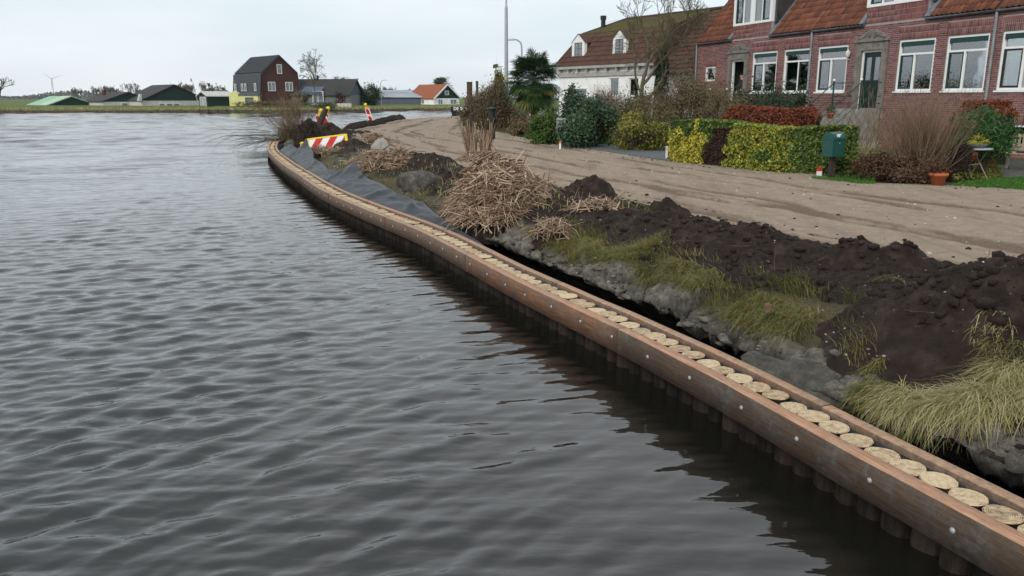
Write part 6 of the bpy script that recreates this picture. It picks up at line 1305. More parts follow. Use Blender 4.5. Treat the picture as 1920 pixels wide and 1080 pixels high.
verge('yellow_plants', [(1028, 271), (1040, 272), (1052, 273), (1052, 262), (1040, 258), (1028, 262)], 420, .09, 'lf_var', 'yellow leaved plants beside the grey cabinet', 6, .5)
verge('bed_plants', [(1160, 268), (1200, 270), (1250, 272), (1250, 255), (1200, 252), (1160, 256)], 1800, .09, 'lf_green', 'green bed plants under the yellow green shrub', 7, .35)
def lawn(poly_px, n, label, name, seed):
    rg = np.random.default_rng(seed); pts = [P(x, y, .635) for x, y in poly_px]; tri = [(0, i, i + 1) for i in range(1, len(pts) - 1)]; ar = np.array([abs((pts[b] - pts[a]).cross(pts[c] - pts[a]).z) for a, b, c in tri]); id_ = rg.choice(len(tri), n, p=ar / ar.sum()); u = rg.random((n, 2)); fl = u.sum(1) > 1; u[fl] = 1 - u[fl]; A_ = np.array(pts); T_ = np.array(tri); p = A_[T_[id_, 0]] + (A_[T_[id_, 1]] - A_[T_[id_, 0]]) * u[:, :1] + (A_[T_[id_, 2]] - A_[T_[id_, 0]]) * u[:, 1:]
    tag(blades(name, p, rg.uniform(.03, .075, n), np.full(n, .010), rg.uniform(.1, .7, n), rg.uniform(0, .3, n), M['lawn'], None, None, None, rg), label, 'grass', kind='stuff')
    mb = MB(); mb.extr([(q2.x, q2.y, .58) for q2 in pts], (0, 0, .06)); tag(mb.build(name + '_soil', mat(name + '_soil', [(.03, .07, .012), (.05, .10, .018)], 9, .95)), kind='structure')
lawn([(1780, 350), (1925, 359), (2060, 366), (2060, 338), (1925, 333), (1870, 336), (1800, 342)], 15000, 'bright green lawn strip beside the road at the right edge', 'lawn', 1)
lawn([(1520, 336), (1640, 347.5), (1642, 343), (1600, 337), (1525, 331)], 2600, 'narrow strip of bright grass under the letterbox', 'grass_strip', 2)
pv = [P(1880, 332, .63), P(2060, 336, .63), P(2060, 300, .63), P(1790, 300, .63), P(1790, 318, .63)]; tag(MB().extr([(p.x, p.y, .57) for p in pv], (0, 0, .055)).build('garden_terrace', mat('terrace_slabs', [(.05, .05, .045), (.10, .10, .09)], 6, .9, .4, 20)), kind='structure')

# ================================================================== garden and street furniture
def text_mesh(s, size, m, name, parent, loc, rot, ext=.002, bold=0):
    c = bpy.data.curves.new(name, 'FONT'); c.body = s; c.size = size; c.extrude = ext; c.align_x = 'CENTER'; c.align_y = 'CENTER'; c.offset = bold; t = bpy.data.objects.new(name + '_tmp', c); col.objects.link(t); bpy.context.view_layer.update(); me = bpy.data.meshes.new_from_object(t.evaluated_get(bpy.context.evaluated_depsgraph_get())); bpy.data.objects.remove(t); me.materials.clear(); me.materials.append(m); return link(name, me, parent, loc, rot)
M['box_green'] = mat('letterbox_green', [(.004, .052, .042), (.008, .075, .06)], 6, .35, spec=.5)
b = P(1557, 338, .6); e = empty('letterbox', b, R(18), 'dark green letterbox numbered 109 on a post before the hedge', 'letterbox'); w_, h0, h1, dp = .32, .53, 1.06, .34; m_ = MB()
prof = [(-dp / 2, h0), (dp / 2, h0), (dp / 2, h1 - .09), (dp / 2 - .03, h1 - .03), (dp / 2 - .1, h1), (-dp / 2 + .12, h1), (-dp / 2 + .04, h1 - .04), (-dp / 2, h1 - .12)]
m_.extr([(-w_ / 2, y, z) for y, z in prof], (w_, 0, 0)); m_.build('body', M['box_green'], e)
m_ = MB(); m_.box(-w_ / 2 - .012, w_ / 2 + .012, -dp / 2 - .02, dp / 2 + .01, h1 - .16, h1 - .135); m_.build('flap', M['box_green'], e); m_ = MB(); m_.box(-w_ / 2 + .03, w_ / 2 - .03, -dp / 2 - .010, -dp / 2 - .002, h0 + .03, h1 - .2); dr = m_.build('door', M['box_green'], e)
MB().lathe([(.012, 0), (.012, .01), (.004, .014)], 8).build('lock', M['galv'], dr, (0, -dp / 2 - .010, h1 - .235), (R(90), 0, 0)); MB().box(-.05, .05, -.05, .05, 0, h0 - .002).build('post', M['darkwood'], e)
m_ = MB(); m_.quad((-.075, 0, -.035), (.085, 0, -.035), (.085, 0, .04), (-.075, 0, .04)); text_mesh('109', .085, M['white'], 'house_number', e, (-.01, -dp / 2 + .012, h1 - .075), (R(70), 0, 0), .002, .004)
b = P(1535, 335, .6); e = empty('marker_post', b, 0, 'short white post with red top in the grass by the letterbox', 'post'); MB().box(-.045, .045, -.045, .045, -.1, .17).build('shaft', M['white'], e); MB().hexa([(-.047, -.047, .172), (.047, -.047, .172), (.047, .047, .172), (-.047, .047, .172)], [(-.04, -.04, .26), (.04, -.04, .26), (.04, .04, .24), (-.04, .04, .24)]).build('cap', M['red'], e)
b = P(1249.5, 300, .62); e = empty('marker_post', b, 0, 'slim white post at the driveway end of the hedge', 'post'); MB().box(-.03, .03, -.02, .02, -.1, .4).build('shaft', M['white'], e); box('reflector', -.02, .02, -.024, -.020, .28, .36, M['galv'], e)
b = P(1050, 281, .62); e = empty('marker_post', b, 0, 'small white and orange post in front of the grey cabinet', 'post'); MB().box(-.03, .03, -.03, .03, -.1, .22).build('shaft', M['white'], e); MB().box(-.032, .032, -.032, .032, .222, .30).build('cap', mat('orange_paint', [(.6, .16, .03), (.7, .22, .05)], 8, .5), e)
b = P(1052, 277, .62); e = empty('utility_cabinet', b, R(-8), 'grey utility cabinet on a post before the rhododendron', 'cabinet'); M['cab'] = mat('grey_cabinet', [(.21, .215, .23), (.27, .275, .29)], 5, .5); m_ = MB().box(-.17, .17, -.11, .11, .52, 1.0); m_.build('body', M['cab'], e); m_ = MB().hexa([(-.19, -.13, 1.002), (.19, -.13, 1.002), (.19, .13, 1.002), (-.19, .13, 1.002)], [(-.17, -.1, 1.05), (.17, -.1, 1.05), (.17, .1, 1.07), (-.17, .1, 1.07)]); m_.build('lid', M['cab'], e); d_ = box('door', -.15, .15, -.122, -.112, .55, .97, M['cab'], e); box('label_plate', .06, .13, -.126, -.123, .86, .94, M['white'], d_); MB().box(-.05, .05, -.04, .04, -.1, .518).build('post', M['dark_zinc'], e)
def pot(loc, r, h, label, plant=None, seed=0):
    e = empty('terracotta_pot', loc, 0, label, 'plant pot', 'terracotta pots'); MB().lathe([(r * .62, 0), (r * .95, h * .8), (r * 1.1, h * .8), (r * 1.1, h), (r * .95, h), (r * .9, h * .85), (.01, h * .83)], 18).build('pot', M['terracotta'], e)
    if plant: rg = np.random.default_rng(seed); C, o_, tn = clumps(r * 1.3, r * 1.3, r * 1.1, 420, 9, rg, .3, c=(0, 0, h + r * .7)); leaves('plant', C, .06, .5, M[plant], e, o_, .3, tn, rg)['kind'] = 'stuff'
pot(P(1757, 350, .62), .17, .28, 'low terracotta pot at the road edge below the brown shrub', 'lf_brown', 1)
pot(P(1845, 317, .63), .28, .40, 'large terracotta pot under the garden table', None)
st_ = HO + FE * ((d1[0] + d1[1]) / 2 - .3) + FN * -1.35; pot(Vector((st_.x, st_.y, ZD0 - .38)), .14, .2, 'small terracotta pot with green plant on the entrance steps', 'lf_green', 2)
b = at(1824, 300, 18.0); e = empty('bistro_table', b, R(20), 'round grey folding bistro table with crossed legs', 'table'); MB().lathe([(.01, .66), (.36, .66), (.375, .675), (.375, .69), (.36, .70), (.01, .70)], 28).build('table_top', M['galv'], e)
for sx in (-.22, .22):
    for s2 in (-1, 1): MB().tube([(sx, -.26 * s2, 0), (sx * .9, .2 * s2, .66)], .011, 6).build('leg', M['teak'], e)
MB().tube([(-.22, 0, .33), (.22, 0, .33)], .009, 6).build('crossbar', M['teak'], e)
b2 = b + Vector((.06, .0, .70)); e = empty('planter_bowl', b2, 0, 'dark oval planter with yellow heather on the bistro table', 'planter'); MB().lathe([(.15, 0), (.21, .07), (.22, .085), (.19, .085), (.01, .07)], 18).build('bowl', M['lead'], e); rg = np.random.default_rng(3); C, o_, tn = clumps(.19, .19, .11, 700, 12, rg, .3, c=(0, 0, .15)); leaves('heather', C, .035, .3, M['lf_var'], e, o_, .5, tn, rg)['kind'] = 'stuff'
b = at(1915, 300, 20.4); b.z = .60; e = empty('garden_bench', b, HROT + R(2), 'weathered slatted teak bench against the right house', 'bench'); Lb = 1.5
for i in range(4): box('seat_slat', -.42, -.42 + Lb, -.48 + i * .115, -.48 + i * .115 + .095, .42, .445, M['teak'], e)
box('top_rail', -.36, -.48 + Lb, .0, .045, .82, .90, M['teak'], e); box('bottom_rail', -.36, -.48 + Lb, .002, .043, .50, .555, M['teak'], e)
for i in range(11): box('back_slat', -.30 + i * .125, -.30 + i * .125 + .065, .012, .034, .557, .818, M['teak'], e)
for sx in (-.42, Lb - .48): box('leg', sx, sx + .06, -.005, .05, 0, .92, M['teak'], e); box('leg', sx, sx + .06, -.50, -.44, 0, .418, M['teak'], e); box('armrest', sx - .005, sx + .065, -.52, -.005, .62, .65, M['teak'], e); box('arm_support', sx + .005, sx + .055, -.49, -.44, .447, .617, M['teak'], e)
e = empty('oval_tray', b + FE * .22 - FN * .25 + Vector((0, 0, .446)), 0, 'dark oval tray lying on the bench seat', 'tray'); m_ = MB(); m_.lathe([(.14, 0), (.19, .05), (.2, .055), (.18, .05), (.01, .015)], 18); o = m_.build('tray', M['lead'], e); o.scale = (1, .7, 1)
# tall lamp post, small lamp, floodlight
b = P(949.5, 243, .62); e = empty('tall_lamp_post', b, 0, 'tall galvanised lamp post with a yellow band at the road edge', 'lamp post'); MB().tube([(0, 0, -.2), (0, 0, 3.2), (0, 0, 6.6)], [.115, .105, .085], 12).build('lower_pole', M['galv'], e); MB().tube([(0, 0, 6.58), (0, 0, 6.7), (0, 0, 9.6)], [.085, .055, .05], 10).build('upper_pole', M['galv'], e); MB().tube([(0, 0, 2.7), (0, 0, 2.82)], .112, 12).build('yellow_band', M['yellow'], e); MB().tube([(0, 0, 9.55), (0, -.4, 9.75), (0, -1.1, 9.8)], .035, 8).build('arm', M['galv'], e); MB().hexa([(-.12, -1.7, 9.72), (.12, -1.7, 9.72), (.12, -1.1, 9.74), (-.12, -1.1, 9.74)], [(-.08, -1.65, 9.82), (.08, -1.65, 9.82), (.08, -1.1, 9.86), (-.08, -1.1, 9.86)]).build('lamp_head', M['galv'], e)
box('door_plate', -.05, .05, -.125, -.117, .5, .9, M['galv'], e)
k = 52; b = at(978, 200, k); b.z = .6; zt = Q(978, 76, k).z - .6; e = empty('street_lamp', b, 0, 'curved street lamp showing just right of the tall post', 'lamp post'); MB().tube([(0, 0, 0), (0, 0, zt - .5), (-.06, 0, zt - .2), (-.3, 0, zt - .02), (-.55, 0, zt)], [.07, .05, .05, .045, .04], 8).build('pole', M['galv'], e); MB().hexa([(-1.05, -.1, zt - .06), (-.5, -.08, zt - .08), (-.5, .08, zt - .08), (-1.05, .1, zt - .06)], [(-.98, -.06, zt + .03), (-.5, -.05, zt + .06), (-.5, .05, zt + .06), (-.98, .06, zt + .03)]).build('lamp_head', M['galv'], e)
k = 55; b = at(930, 200, k); b.z = .6; zt = Q(930, 124, k).z - .6; e = empty('floodlight', b, R(-20), 'small black floodlight on a thin mast above the shrubs', 'floodlight'); MB().tube([(0, 0, 0), (0, 0, zt - .1)], .04, 8).build('mast', M['galv'], e); MB().hexa([(-.17, -.14, zt - .18), (.15, -.16, zt - .14), (.15, .02, zt - .1), (-.17, .02, zt - .12)], [(-.17, -.06, zt + .08), (.15, -.08, zt + .12), (.15, .06, zt + .1), (-.17, .06, zt + .07)]).build('lamp_head', M['black_paint'], e)
b = P(923, 262, .62); e = empty('bollard', b, 0, 'black roadside bollard with pale top behind the reed bundle', 'bollard'); MB().tube([(0, 0, -.1), (0, 0, 1.25)], .13, 10).build('shaft', M['black_paint'], e); MB().lathe([(.2, 0), (.2, .1), (.02, .14)], 12, (0, 0, 1.25)).build('cap', M['black_paint'], e)
# person in the left doorway
M['skin'] = mat('skin', [(.42, .24, .17), (.5, .3, .22)], 8, .55); M['jacket'] = mat('dark_jacket', [(.014, .014, .017), (.035, .034, .04)], 14, .85, .3, 40); M['trousers'] = mat('dark_trousers', [(.012, .014, .022), (.025, .028, .04)], 10, .9)
def person(loc, rz, label):
    e = empty('person', loc, rz, label, 'person'); V = [(0, 0, .90), (0, .01, 1.08), (0, .0, 1.30), (0, -.01, 1.42), (0, -.03, 1.50), (0, -.045, 1.60), (.09, 0, .86), (.11, -.03, .48), (.11, .01, .09), (.11, -.11, .04), (-.09, 0, .86), (-.11, .0, .48), (-.11, .03, .09), (-.11, -.09, .04), (.17, 0, 1.38), (.24, .0, 1.14), (.21, -.16, 1.0), (.18, -.25, .98), (-.17, 0, 1.38), (-.25, .02, 1.14), (-.24, -.10, .93), (-.23, -.15, .86)]
    E_ = [(0, 1), (1, 2), (2, 3), (3, 4), (4, 5), (0, 6), (6, 7), (7, 8), (8, 9), (0, 10), (10, 11), (11, 12), (12, 13), (3, 14), (14, 15), (15, 16), (16, 17), (3, 18), (18, 19), (19, 20), (20, 21)]
    rad = {0: (.15, .12), 1: (.14, .11), 2: (.17, .12), 3: (.12, .09), 4: (.055, .055), 5: (.075, .09), 6: (.09, .09), 7: (.065, .065), 8: (.045, .045), 9: (.04, .035), 10: (.09, .09), 11: (.065, .065), 12: (.045, .045), 13: (.04, .035), 14: (.07, .07), 15: (.05, .05), 16: (.038, .038), 17: (.03, .03), 18: (.07, .07), 19: (.05, .05), 20: (.038, .038), 21: (.03, .03)}
    me = bpy.data.meshes.new('body'); me.from_pydata(V, E_, []); o = link('body', me, e); sk = o.modifiers.new('skin', 'SKIN'); sk.use_smooth_shade = True
    for i, v in enumerate(me.skin_vertices[0].data): v.radius = rad[i]; v.use_root = (i == 0)
    o.modifiers.new('sub', 'SUBSURF').levels = 2; o.modifiers['sub'].render_levels = 2; bpy.context.view_layer.update(); m2 = bpy.data.meshes.new_from_object(o.evaluated_get(bpy.context.evaluated_depsgraph_get())); o.modifiers.clear(); o.data = m2; m2.name = 'body'; m2.materials.clear()
    for mt in ('skin', 'jacket', 'trousers'): m2.materials.append(M[mt])
    for p in m2.polygons:
        c = p.center; p.material_index = 0 if c.z > 1.475 or (c.z < 1.03 and abs(c.x) > .14 and (c.y < -.19 or (c.x < 0 and c.y < -.12))) else (1 if c.z > .88 or abs(c.x) > .19 else 2); p.use_smooth = True
    hd_ = IV3 * np.array([.078, .095, .115]); f = IV3[:, 1] < -.3; hd_[:, 1] += np.where(f, -.018 * np.exp(-((IV3[:, 0]) / .16) ** 2) * np.exp(-((IV3[:, 2] + .08) / .2) ** 2), 0); hd_[:, 1] += .012 * np.exp(-((np.abs(IV3[:, 0]) - .38) / .16) ** 2) * np.exp(-((IV3[:, 2] - .12) / .14) ** 2) * f; ho = mesh_np('head', hd_, IF3, M['skin'], e, smooth=True); ho.location = (0, -.05, 1.62)
    for sx in (-1, 1): MB().lathe([(.001, -.008), (.011, 0), (.001, .008)], 8).build('eye', M['black_paint'], ho, (sx * .03, -.088, .012)); MB().lathe([(.001, -.03), (.012, 0), (.001, .03)], 8).build('ear', M['skin'], ho, (sx * .079, .0, .0))
    MB().box(-.022, .022, -.093, -.087, -.05, -.043).build('mouth', M['terracotta'], ho)
    cp = IV3.copy(); cp = cp * np.array([.088, .106, .10]); q_ = cp[:, 2] < .028; cp[q_, 2] = .028; c_ = mesh_np('cap', cp, IF3, M['jacket'], e, smooth=True); c_.location = (0, -.045, 1.635); MB().hexa([(-.06, -.16, 1.665), (.06, -.16, 1.665), (.08, -.1, 1.665), (-.08, -.1, 1.665)], [(-.055, -.155, 1.675), (.055, -.155, 1.675), (.075, -.1, 1.682), (-.075, -.1, 1.682)]).build('cap_peak', M['jacket'], e)
    for hx, hy, hz in ((.18, -.27, .975), (-.23, -.17, .845)):
        for i in range(4): L_ = (.06, .07, .066, .05)[i]; x = hx - .024 + i * .016; MB().tube([(x, hy + .01, hz), (x, hy - L_ * .6, hz - .008), (x, hy - L_, hz - .03)], [.009, .008, .006], 6).build('finger', M['skin'], e)
        MB().tube([(hx - .03 * (1 if hx > 0 else -1), hy + .03, hz), (hx - .045 * (1 if hx > 0 else -1), hy - .005, hz + .005), (hx - .04 * (1 if hx > 0 else -1), hy - .03, hz - .005)], [.01, .009, .007], 6).build('thumb', M['skin'], e)
    return e
dp_ = HO + FE * ((d0[0] + d0[1]) / 2 + .05) + FN * .25; person(Vector((dp_.x, dp_.y, ZD0 - .27)), HROT, 'person in dark jacket and cap standing in the open doorway')
box('porch_floor', d0[0], d0[1], .0, 1.6, ZD0 - .33, ZD0 - .275, M['concrete'], spec[0]['H'])

# ================================================================== far shore
M['tar_green'] = mat('dark_green_boards', [(.010, .026, .022), (.018, .040, .034)], 3, .8, .3, 12, stretch=(1, 1, 8))
M['bitumen'] = mat('dark_bitumen_roof', [(.028, .027, .027), (.055, .053, .051)], 3, .9, .3, 14)
M['green_roof'] = mat('faded_green_sheet_roof', [(.20, .36, .27), (.30, .46, .34)], 1.2, .7, .1, 5)
M['pale_green_roof'] = mat('pale_green_sheet_roof', [(.34, .46, .30), (.42, .54, .36)], 1.2, .7, .1, 5)
M['far_brick'] = mat('dark_brick', [(.055, .025, .022), (.095, .042, .036)], 4, .9, .3, 20)
M['cream'] = mat('cream_render', [(.42, .41, .38), (.56, .55, .52)], 2, .9)
M['blue_grey'] = mat('blue_grey_sheet', [(.055, .072, .10), (.085, .105, .14)], 2, .6, stretch=(1, 1, .1))
M['stripe_roof'] = mat('blue_sheet_roof', [(.10, .115, .135), (.33, .36, .39)], 1.6, .5, stretch=(1, .05, .05), pos=[.42, .58])
M['red_tile'] = mat('orange_tile_roof', [(.19, .06, .03), (.30, .10, .05)], 4, .85, .4, 10)
M['grey_board'] = mat('grey_boards', [(.12, .12, .12), (.22, .22, .21)], 3, .9)
M['far_glass'] = mat('far_window', [(.10, .115, .125), (.24, .26, .28)], 1.3, .12, spec=.6)
M['wagon_yellow'] = mat('pale_yellow_paint', [(.56, .56, .20), (.66, .66, .32)], 2, .6)
FARG = 'buildings on the far shore'
def gable(name, label, px, py, k, rz, prof, length, wall, rof, over=.25, gmat=None, zbase=None, cat='building', group=FARG, thick=.16):
    """building with its gable facing local -y: prof is the roofline from left eave over the ridge to the right eave (x, z above base)"""
    v = Q(px, py, k); b = Vector((v.x, v.y, .9 if zbase is None else zbase)); e = empty(name, b, R(rz), label, cat, group)
    xs = prof[0][0], prof[-1][0]; W = MB(); g = [(xs[0], -.6)] + list(prof) + [(xs[1], -.6)]
    W.add([(x, 0, z) for x, z in g] + [(x, length, z) for x, z in g], [tuple(range(len(g))), tuple(range(2 * len(g) - 1, len(g) - 1, -1)), (0, len(g), len(g) + 1, 1), (len(g) - 1, len(g) - 2, 2 * len(g) - 2, 2 * len(g) - 1)]); W.build('wall', wall, e)
    if gmat: MB().extr([(x, -.03, z) for x, z in prof], (0, .025, 0)).build('gable_boards', gmat, e)
    Rf = MB(); pr = list(prof); d0 = Vector((pr[0][0] - pr[1][0], pr[0][1] - pr[1][1])).normalized() * over; d1_ = Vector((pr[-1][0] - pr[-2][0], pr[-1][1] - pr[-2][1])).normalized() * over; pr[0] = (pr[0][0] + d0.x, pr[0][1] + d0.y); pr[-1] = (pr[-1][0] + d1_.x, pr[-1][1] + d1_.y)
    up = [(x, z + thick) for x, z in pr]; n = len(pr); V = []
    for y in (-over, length + over): V += [(x, y, z + .01) for x, z in pr] + [(x, y, z) for x, z in up]
    F = []
    for i in range(n - 1): F += [(n + i, n + i + 1, 3 * n + i + 1, 3 * n + i), (i, 2 * n + i, 2 * n + i + 1, i + 1), (i, i + 1, n + i + 1, n + i), (2 * n + i, 3 * n + i, 3 * n + i + 1, 2 * n + i + 1)]
    F += [(0, n, 3 * n, 2 * n), (n - 1, 3 * n - 1, 4 * n - 1, 2 * n - 1)]; Rf.add(V, F); Rf.build('roof', rof, e); return e
def fwin(e, x0, x1, z0, z1, fr=None, y=0, side=None, mull=True, L=0):
    """framed window on the gable (y = 0) or on the left wall (side = local x of that wall)"""
    f = .09
    def bx2(mb, a, b, c, d, p, q_):
        return mb.box(a, b, p, q_, c, d) if side is None else mb.box(side - q_ if False else side + p, side + q_, a, b, c, d)
    m_ = MB(); p, q_ = (-.07, -.005) if side is None else (-.07, -.005)
    bx2(m_, x0, x1, z1 - f, z1, p, q_); bx2(m_, x0, x1, z0, z0 + f, p, q_); bx2(m_, x0, x0 + f, z0 + f, z1 - f, p, q_); bx2(m_, x1 - f, x1, z0 + f, z1 - f, p, q_)
    if mull: bx2(m_, (x0 + x1) / 2 - .04, (x0 + x1) / 2 + .04, z0 + f, z1 - f, p, q_)
    w_ = m_.build('window', fr or M['white'], e); m2 = MB(); bx2(m2, x0 + f, x1 - f, z0 + f, z1 - f, -.04, -.006); m2.build('pane', M['far_glass'], w_); return w_
e = gable('green_roofed_barn', 'low barn with faded green sheet roof at the left end of the far shore', 136, 200, 150, 41, [(-4.2, .15), (0, 1.75), (4.2, .15)], 17, M['tar_green'], M['green_roof'], zbase=.75)
m_ = MB(); m_.hexa([(-4.4, -.26, .255), (-.02, -.26, 1.925), (-.02, 6.5, 1.925), (-4.4, 6.5, .255)], [(-4.4, -.26, .275), (-.02, -.26, 1.945), (-.02, 6.5, 1.945), (-4.4, 6.5, .275)]); m_.build('newer_roof_sheets', M['pale_green_roof'], e)
e = gable('dark_barn', 'low dark barn with brown black roof and cream plinth, middle of the left farm row', 243, 199, 148, 41, [(-4.6, .75), (0, 2.35), (4.6, .75)], 13, M['cream'], M['bitumen'], gmat=M['tar_green'])
for i in range(3): fwin(e, -1.4 + i * 1.35, -.25 + i * 1.35, -.02, .55, mull=False)
MB().tube([(-1.5, 10, 1.9), (-1.5, 10, 2.9)], .35, 8).build('chimney', M['far_brick'], e)
e = gable('dark_barn', 'tallest dark barn with wide green gable left of the small shed', 330, 199, 146, 41, [(-5.9, .95), (0, 3.65), (5.9, .95)], 12, M['cream'], M['bitumen'], gmat=M['tar_green'])
for i in range(3): fwin(e, -3.0 + i * 1.3, -1.9 + i * 1.3, -.02, .5, mull=False)
m_ = MB(); m_.hexa([(-6.6, -.5, .9), (-6.0, -.5, .9), (-6.0, .2, .9), (-6.6, .2, .9)], [(-6.2, -.5, 2.1), (-5.9, -.5, 2.1), (-5.9, .2, 2.1), (-6.2, .2, 2.1)]); m_.build('flue_hood', M['cream'], e)
e = gable('garden_shed', 'small dark green shed with pale roof and white doors on the far bank', 382, 199, 132, -38, [(-1.3, 1.75), (0, 2.35), (1.3, 1.75)], 4.6, M['tar_green'], M['cream'], .35)
fwin(e, -.9, -.1, 0, 1.6, mull=True); fwin(e, .1, .9, 0, 1.6, mull=True)
MB().tube([(-.4, 1.5, 2.2), (-.4, 1.5, 3.3)], .09, 8).tube([(-.4, 1.5, 3.3), (-.4, 1.5, 3.8)], .2, 8).build('stove_pipe', M['black_paint'], e)
v = Q(362, 168, 140); e = empty('flag_mast', Vector((v.x, v.y, .9)), 0, 'thin leaning mast with ragged pennant left of the gambrel house', 'mast'); MB().tube([(.7, 0, 0), (.2, 0, 3.6), (-.25, 0, 5.0)], [.07, .05, .02], 6).build('pole', M['galv'], e); MB().hexa([(-.3, 0, 4.2), (-.12, 0, 4.2), (-.1, .05, 4.2), (-.28, .05, 4.2)], [(-.32, 0, 4.7), (-.2, 0, 4.7), (-.18, .05, 4.7), (-.3, .05, 4.7)]).build('pennant', M['grey_board'], e)
# gambrel house
gp = [(-3.75, 1.3), (-3.3, 5.6), (-.0, 8.55), (3.3, 5.6), (3.75, 1.3)]
e = gable('gambrel_house', 'tall dark brick house with gambrel roof of grey tiles on the far shore', 528, 197, 142, 41, gp, 11.2, M['far_brick'], M['tile_dark'], .3, thick=.22)
fwin(e, -.45, .45, 5.55, 7.15, mull=False); fwin(e, -2.3, -.95, 2.6, 4.15); fwin(e, .95, 2.35, 2.6, 4.15)
ch = MB(); 
for r in range(15):
    for (x0, z0, x1, z1, n) in ((-3.3, 5.6, 0, 8.55, 15),):
        a = r / n; b = (r + 1) / n; nx, nz = -.666, .745; ch.hexa([(x0 + (x1 - x0) * a + nx * .25, -.32, z0 + (z1 - z0) * a + nz * .25), (x0 + (x1 - x0) * a + nx * .25, 11.5, z0 + (z1 - z0) * a + nz * .25), (x0 + (x1 - x0) * b + nx * .19, 11.5, z0 + (z1 - z0) * b + nz * .19), (x0 + (x1 - x0) * b + nx * .19, -.32, z0 + (z1 - z0) * b + nz * .19)], [(x0 + (x1 - x0) * a + nx * .29, -.32, z0 + (z1 - z0) * a + nz * .29), (x0 + (x1 - x0) * a + nx * .29, 11.5, z0 + (z1 - z0) * a + nz * .29), (x0 + (x1 - x0) * b + nx * .20, 11.5, z0 + (z1 - z0) * b + nz * .20), (x0 + (x1 - x0) * b + nx * .20, -.32, z0 + (z1 - z0) * b + nz * .20)])
for r in range(14):
    z = 1.35 + r * .3; x = -3.75 + .45 * (z - 1.3) / 4.3; x2 = x + .03; ch.hexa([(x - .36, -.31, z), (x - .36, 11.5, z), (x - .2, 11.5, z), (x - .2, -.31, z)], [(x - .29, -.31, z + .29), (x - .29, 11.5, z + .29), (x - .18, 11.5, z + .29), (x - .18, -.31, z + .29)])
tc_ = ch.build('tile_courses', M['tile_dark'], e); tc_['kind'] = 'stuff'
for y0 in (1.0, 5.2, 6.6, 9.6): fwin(e, y0, y0 + .8, 2.6, 3.9, side=-4.0, mull=False)
e = gable('lean_to_shed', 'small dark red brick shed at the left foot of the gambrel house', 426, 197, 140, 41, [(-1.8, 1.6), (0, 2.6), (1.8, 1.6)], 4, M['far_brick'], M['tile_dark'])
# pale yellow wagon
v = Q(458, 197, 134); e = empty('yellow_wagon', Vector((v.x, v.y, .9)), R(4), 'pale yellow round topped wagon before the gambrel house', 'wagon'); n = 12; arc = [(-2.4 + .75 - .75 * math.cos(math.pi * i / n), 1.75 + .75 * math.sin(math.pi * i / n)) for i in range(n + 1)]
MB().extr([(-2.4, 0, .1)] + [(x, 0, z) for x, z in arc] + [(-.9, 0, .1)], (0, 1.7, 0)).build('rounded_cab', M['wagon_yellow'], e); m_ = MB(); m_.box(-.895, .2, .02, 1.7, .1, 1.75); m_.box(1.6, 2.3, .02, 1.7, .1, 1.75); m_.box(.2, 1.6, .02, 1.7, 1.5, 1.75); m_.box(.2, 1.6, .6, 1.69, .1, 1.5); m_.build('body', M['wagon_yellow'], e); MB().extr([(-.89, -.05, 1.752), (-.7, -.05, 2.1), (-.5, -.05, 2.22), (2.0, -.05, 2.22), (2.3, -.05, 2.05), (2.4, -.05, 1.752)], (0, 1.8, 0)).build('roof', M['dark_zinc'], e)
wi = MB(); wi.box(.22, 1.58, .3, .34, .5, 1.48); w_ = wi.build('window', M['far_glass'], e)
for i in range(4): box('glazing_bar', .22 + i * .44, .26 + i * .44, .26, .298, .5, 1.48, M['dark_zinc'], w_)
# grey house, blue barn, cottage
e = gable('grey_house', 'low grey house with wide dark roof right of the gambrel house', 668, 198, 146, 84, [(-4.0, 1.95), (0, 4.6), (4.0, 1.95)], 10.5, M['grey_board'], M['bitumen'], .4, M['blue_grey'])
fwin(e, 4.6, 6.6, .2, 2.6, side=-4.3); fwin(e, 1.0, 2.2, .1, 1.7, side=-4.0, mull=False); 
MB().hexa([(-4.5, 5.0, 1.9), (-4.5, 8.6, 1.9), (-2.2, 8.6, 3.3), (-2.2, 5.0, 3.3)], [(-4.5, 5.0, 2.5), (-4.5, 8.6, 2.5), (-2.2, 8.6, 3.4), (-2.2, 5.0, 3.4)]).build('dormer', M['blue_grey'], e); MB().tube([(0, 7, 4.6), (0, 7, 5.4)], .25, 8).build('chimney', M['black_paint'], e)
gable('rear_house', 'dark roof end peeking between gambrel house and grey house', 580, 198, 160, 60, [(-3, 1.9), (0, 3.9), (3, 1.9)], 8, M['far_brick'], M['bitumen'])
gable('blue_barn', 'long low blue grey barn with striped sheet roof on the far shore', 800, 197, 172, 84, [(-6, 1.5), (0, 2.9), (6, 1.5)], 10.5, M['blue_grey'], M['stripe_roof'], .3)
e = gable('cottage', 'white cottage with orange roof and dark green gable by the pine', 838, 198, 166, 46, [(-3.5, 1.35), (0, 4.0), (3.5, 1.35)], 8.5, M['render'], M['red_tile'], .3, M['tar_green'])
fwin(e, -.55, .55, 2.0, 2.85, mull=False); fwin(e, -2.4, -1.2, .1, 1.15); fwin(e, .9, 2.7, .1, 1.15); fwin(e, 3, 4, .2, 1.1, side=-3.5, mull=False)
for sg in (-1, 1): MB().bar((sg * 3.8, -.36, 1.2), (0, -.36, 4.1), .1, .28, up=(0, 0, 1)).build('bargeboard', M['white'], e)
v = Q(645, 206, 138); e = empty('white_container', Vector((v.x, v.y, .25)), R(3), 'white boarded box shed at the water edge of the far shore', 'container'); MB().box(-1.2, 1.2, 0, 1.5, -.3, 1.15).build('body', M['cream'], e); 
for x in (-.6, 0, .75): box('board_seam', x - .02, x + .02, -.012, -.002, -.2, 1.1, M['grey_board'], e)
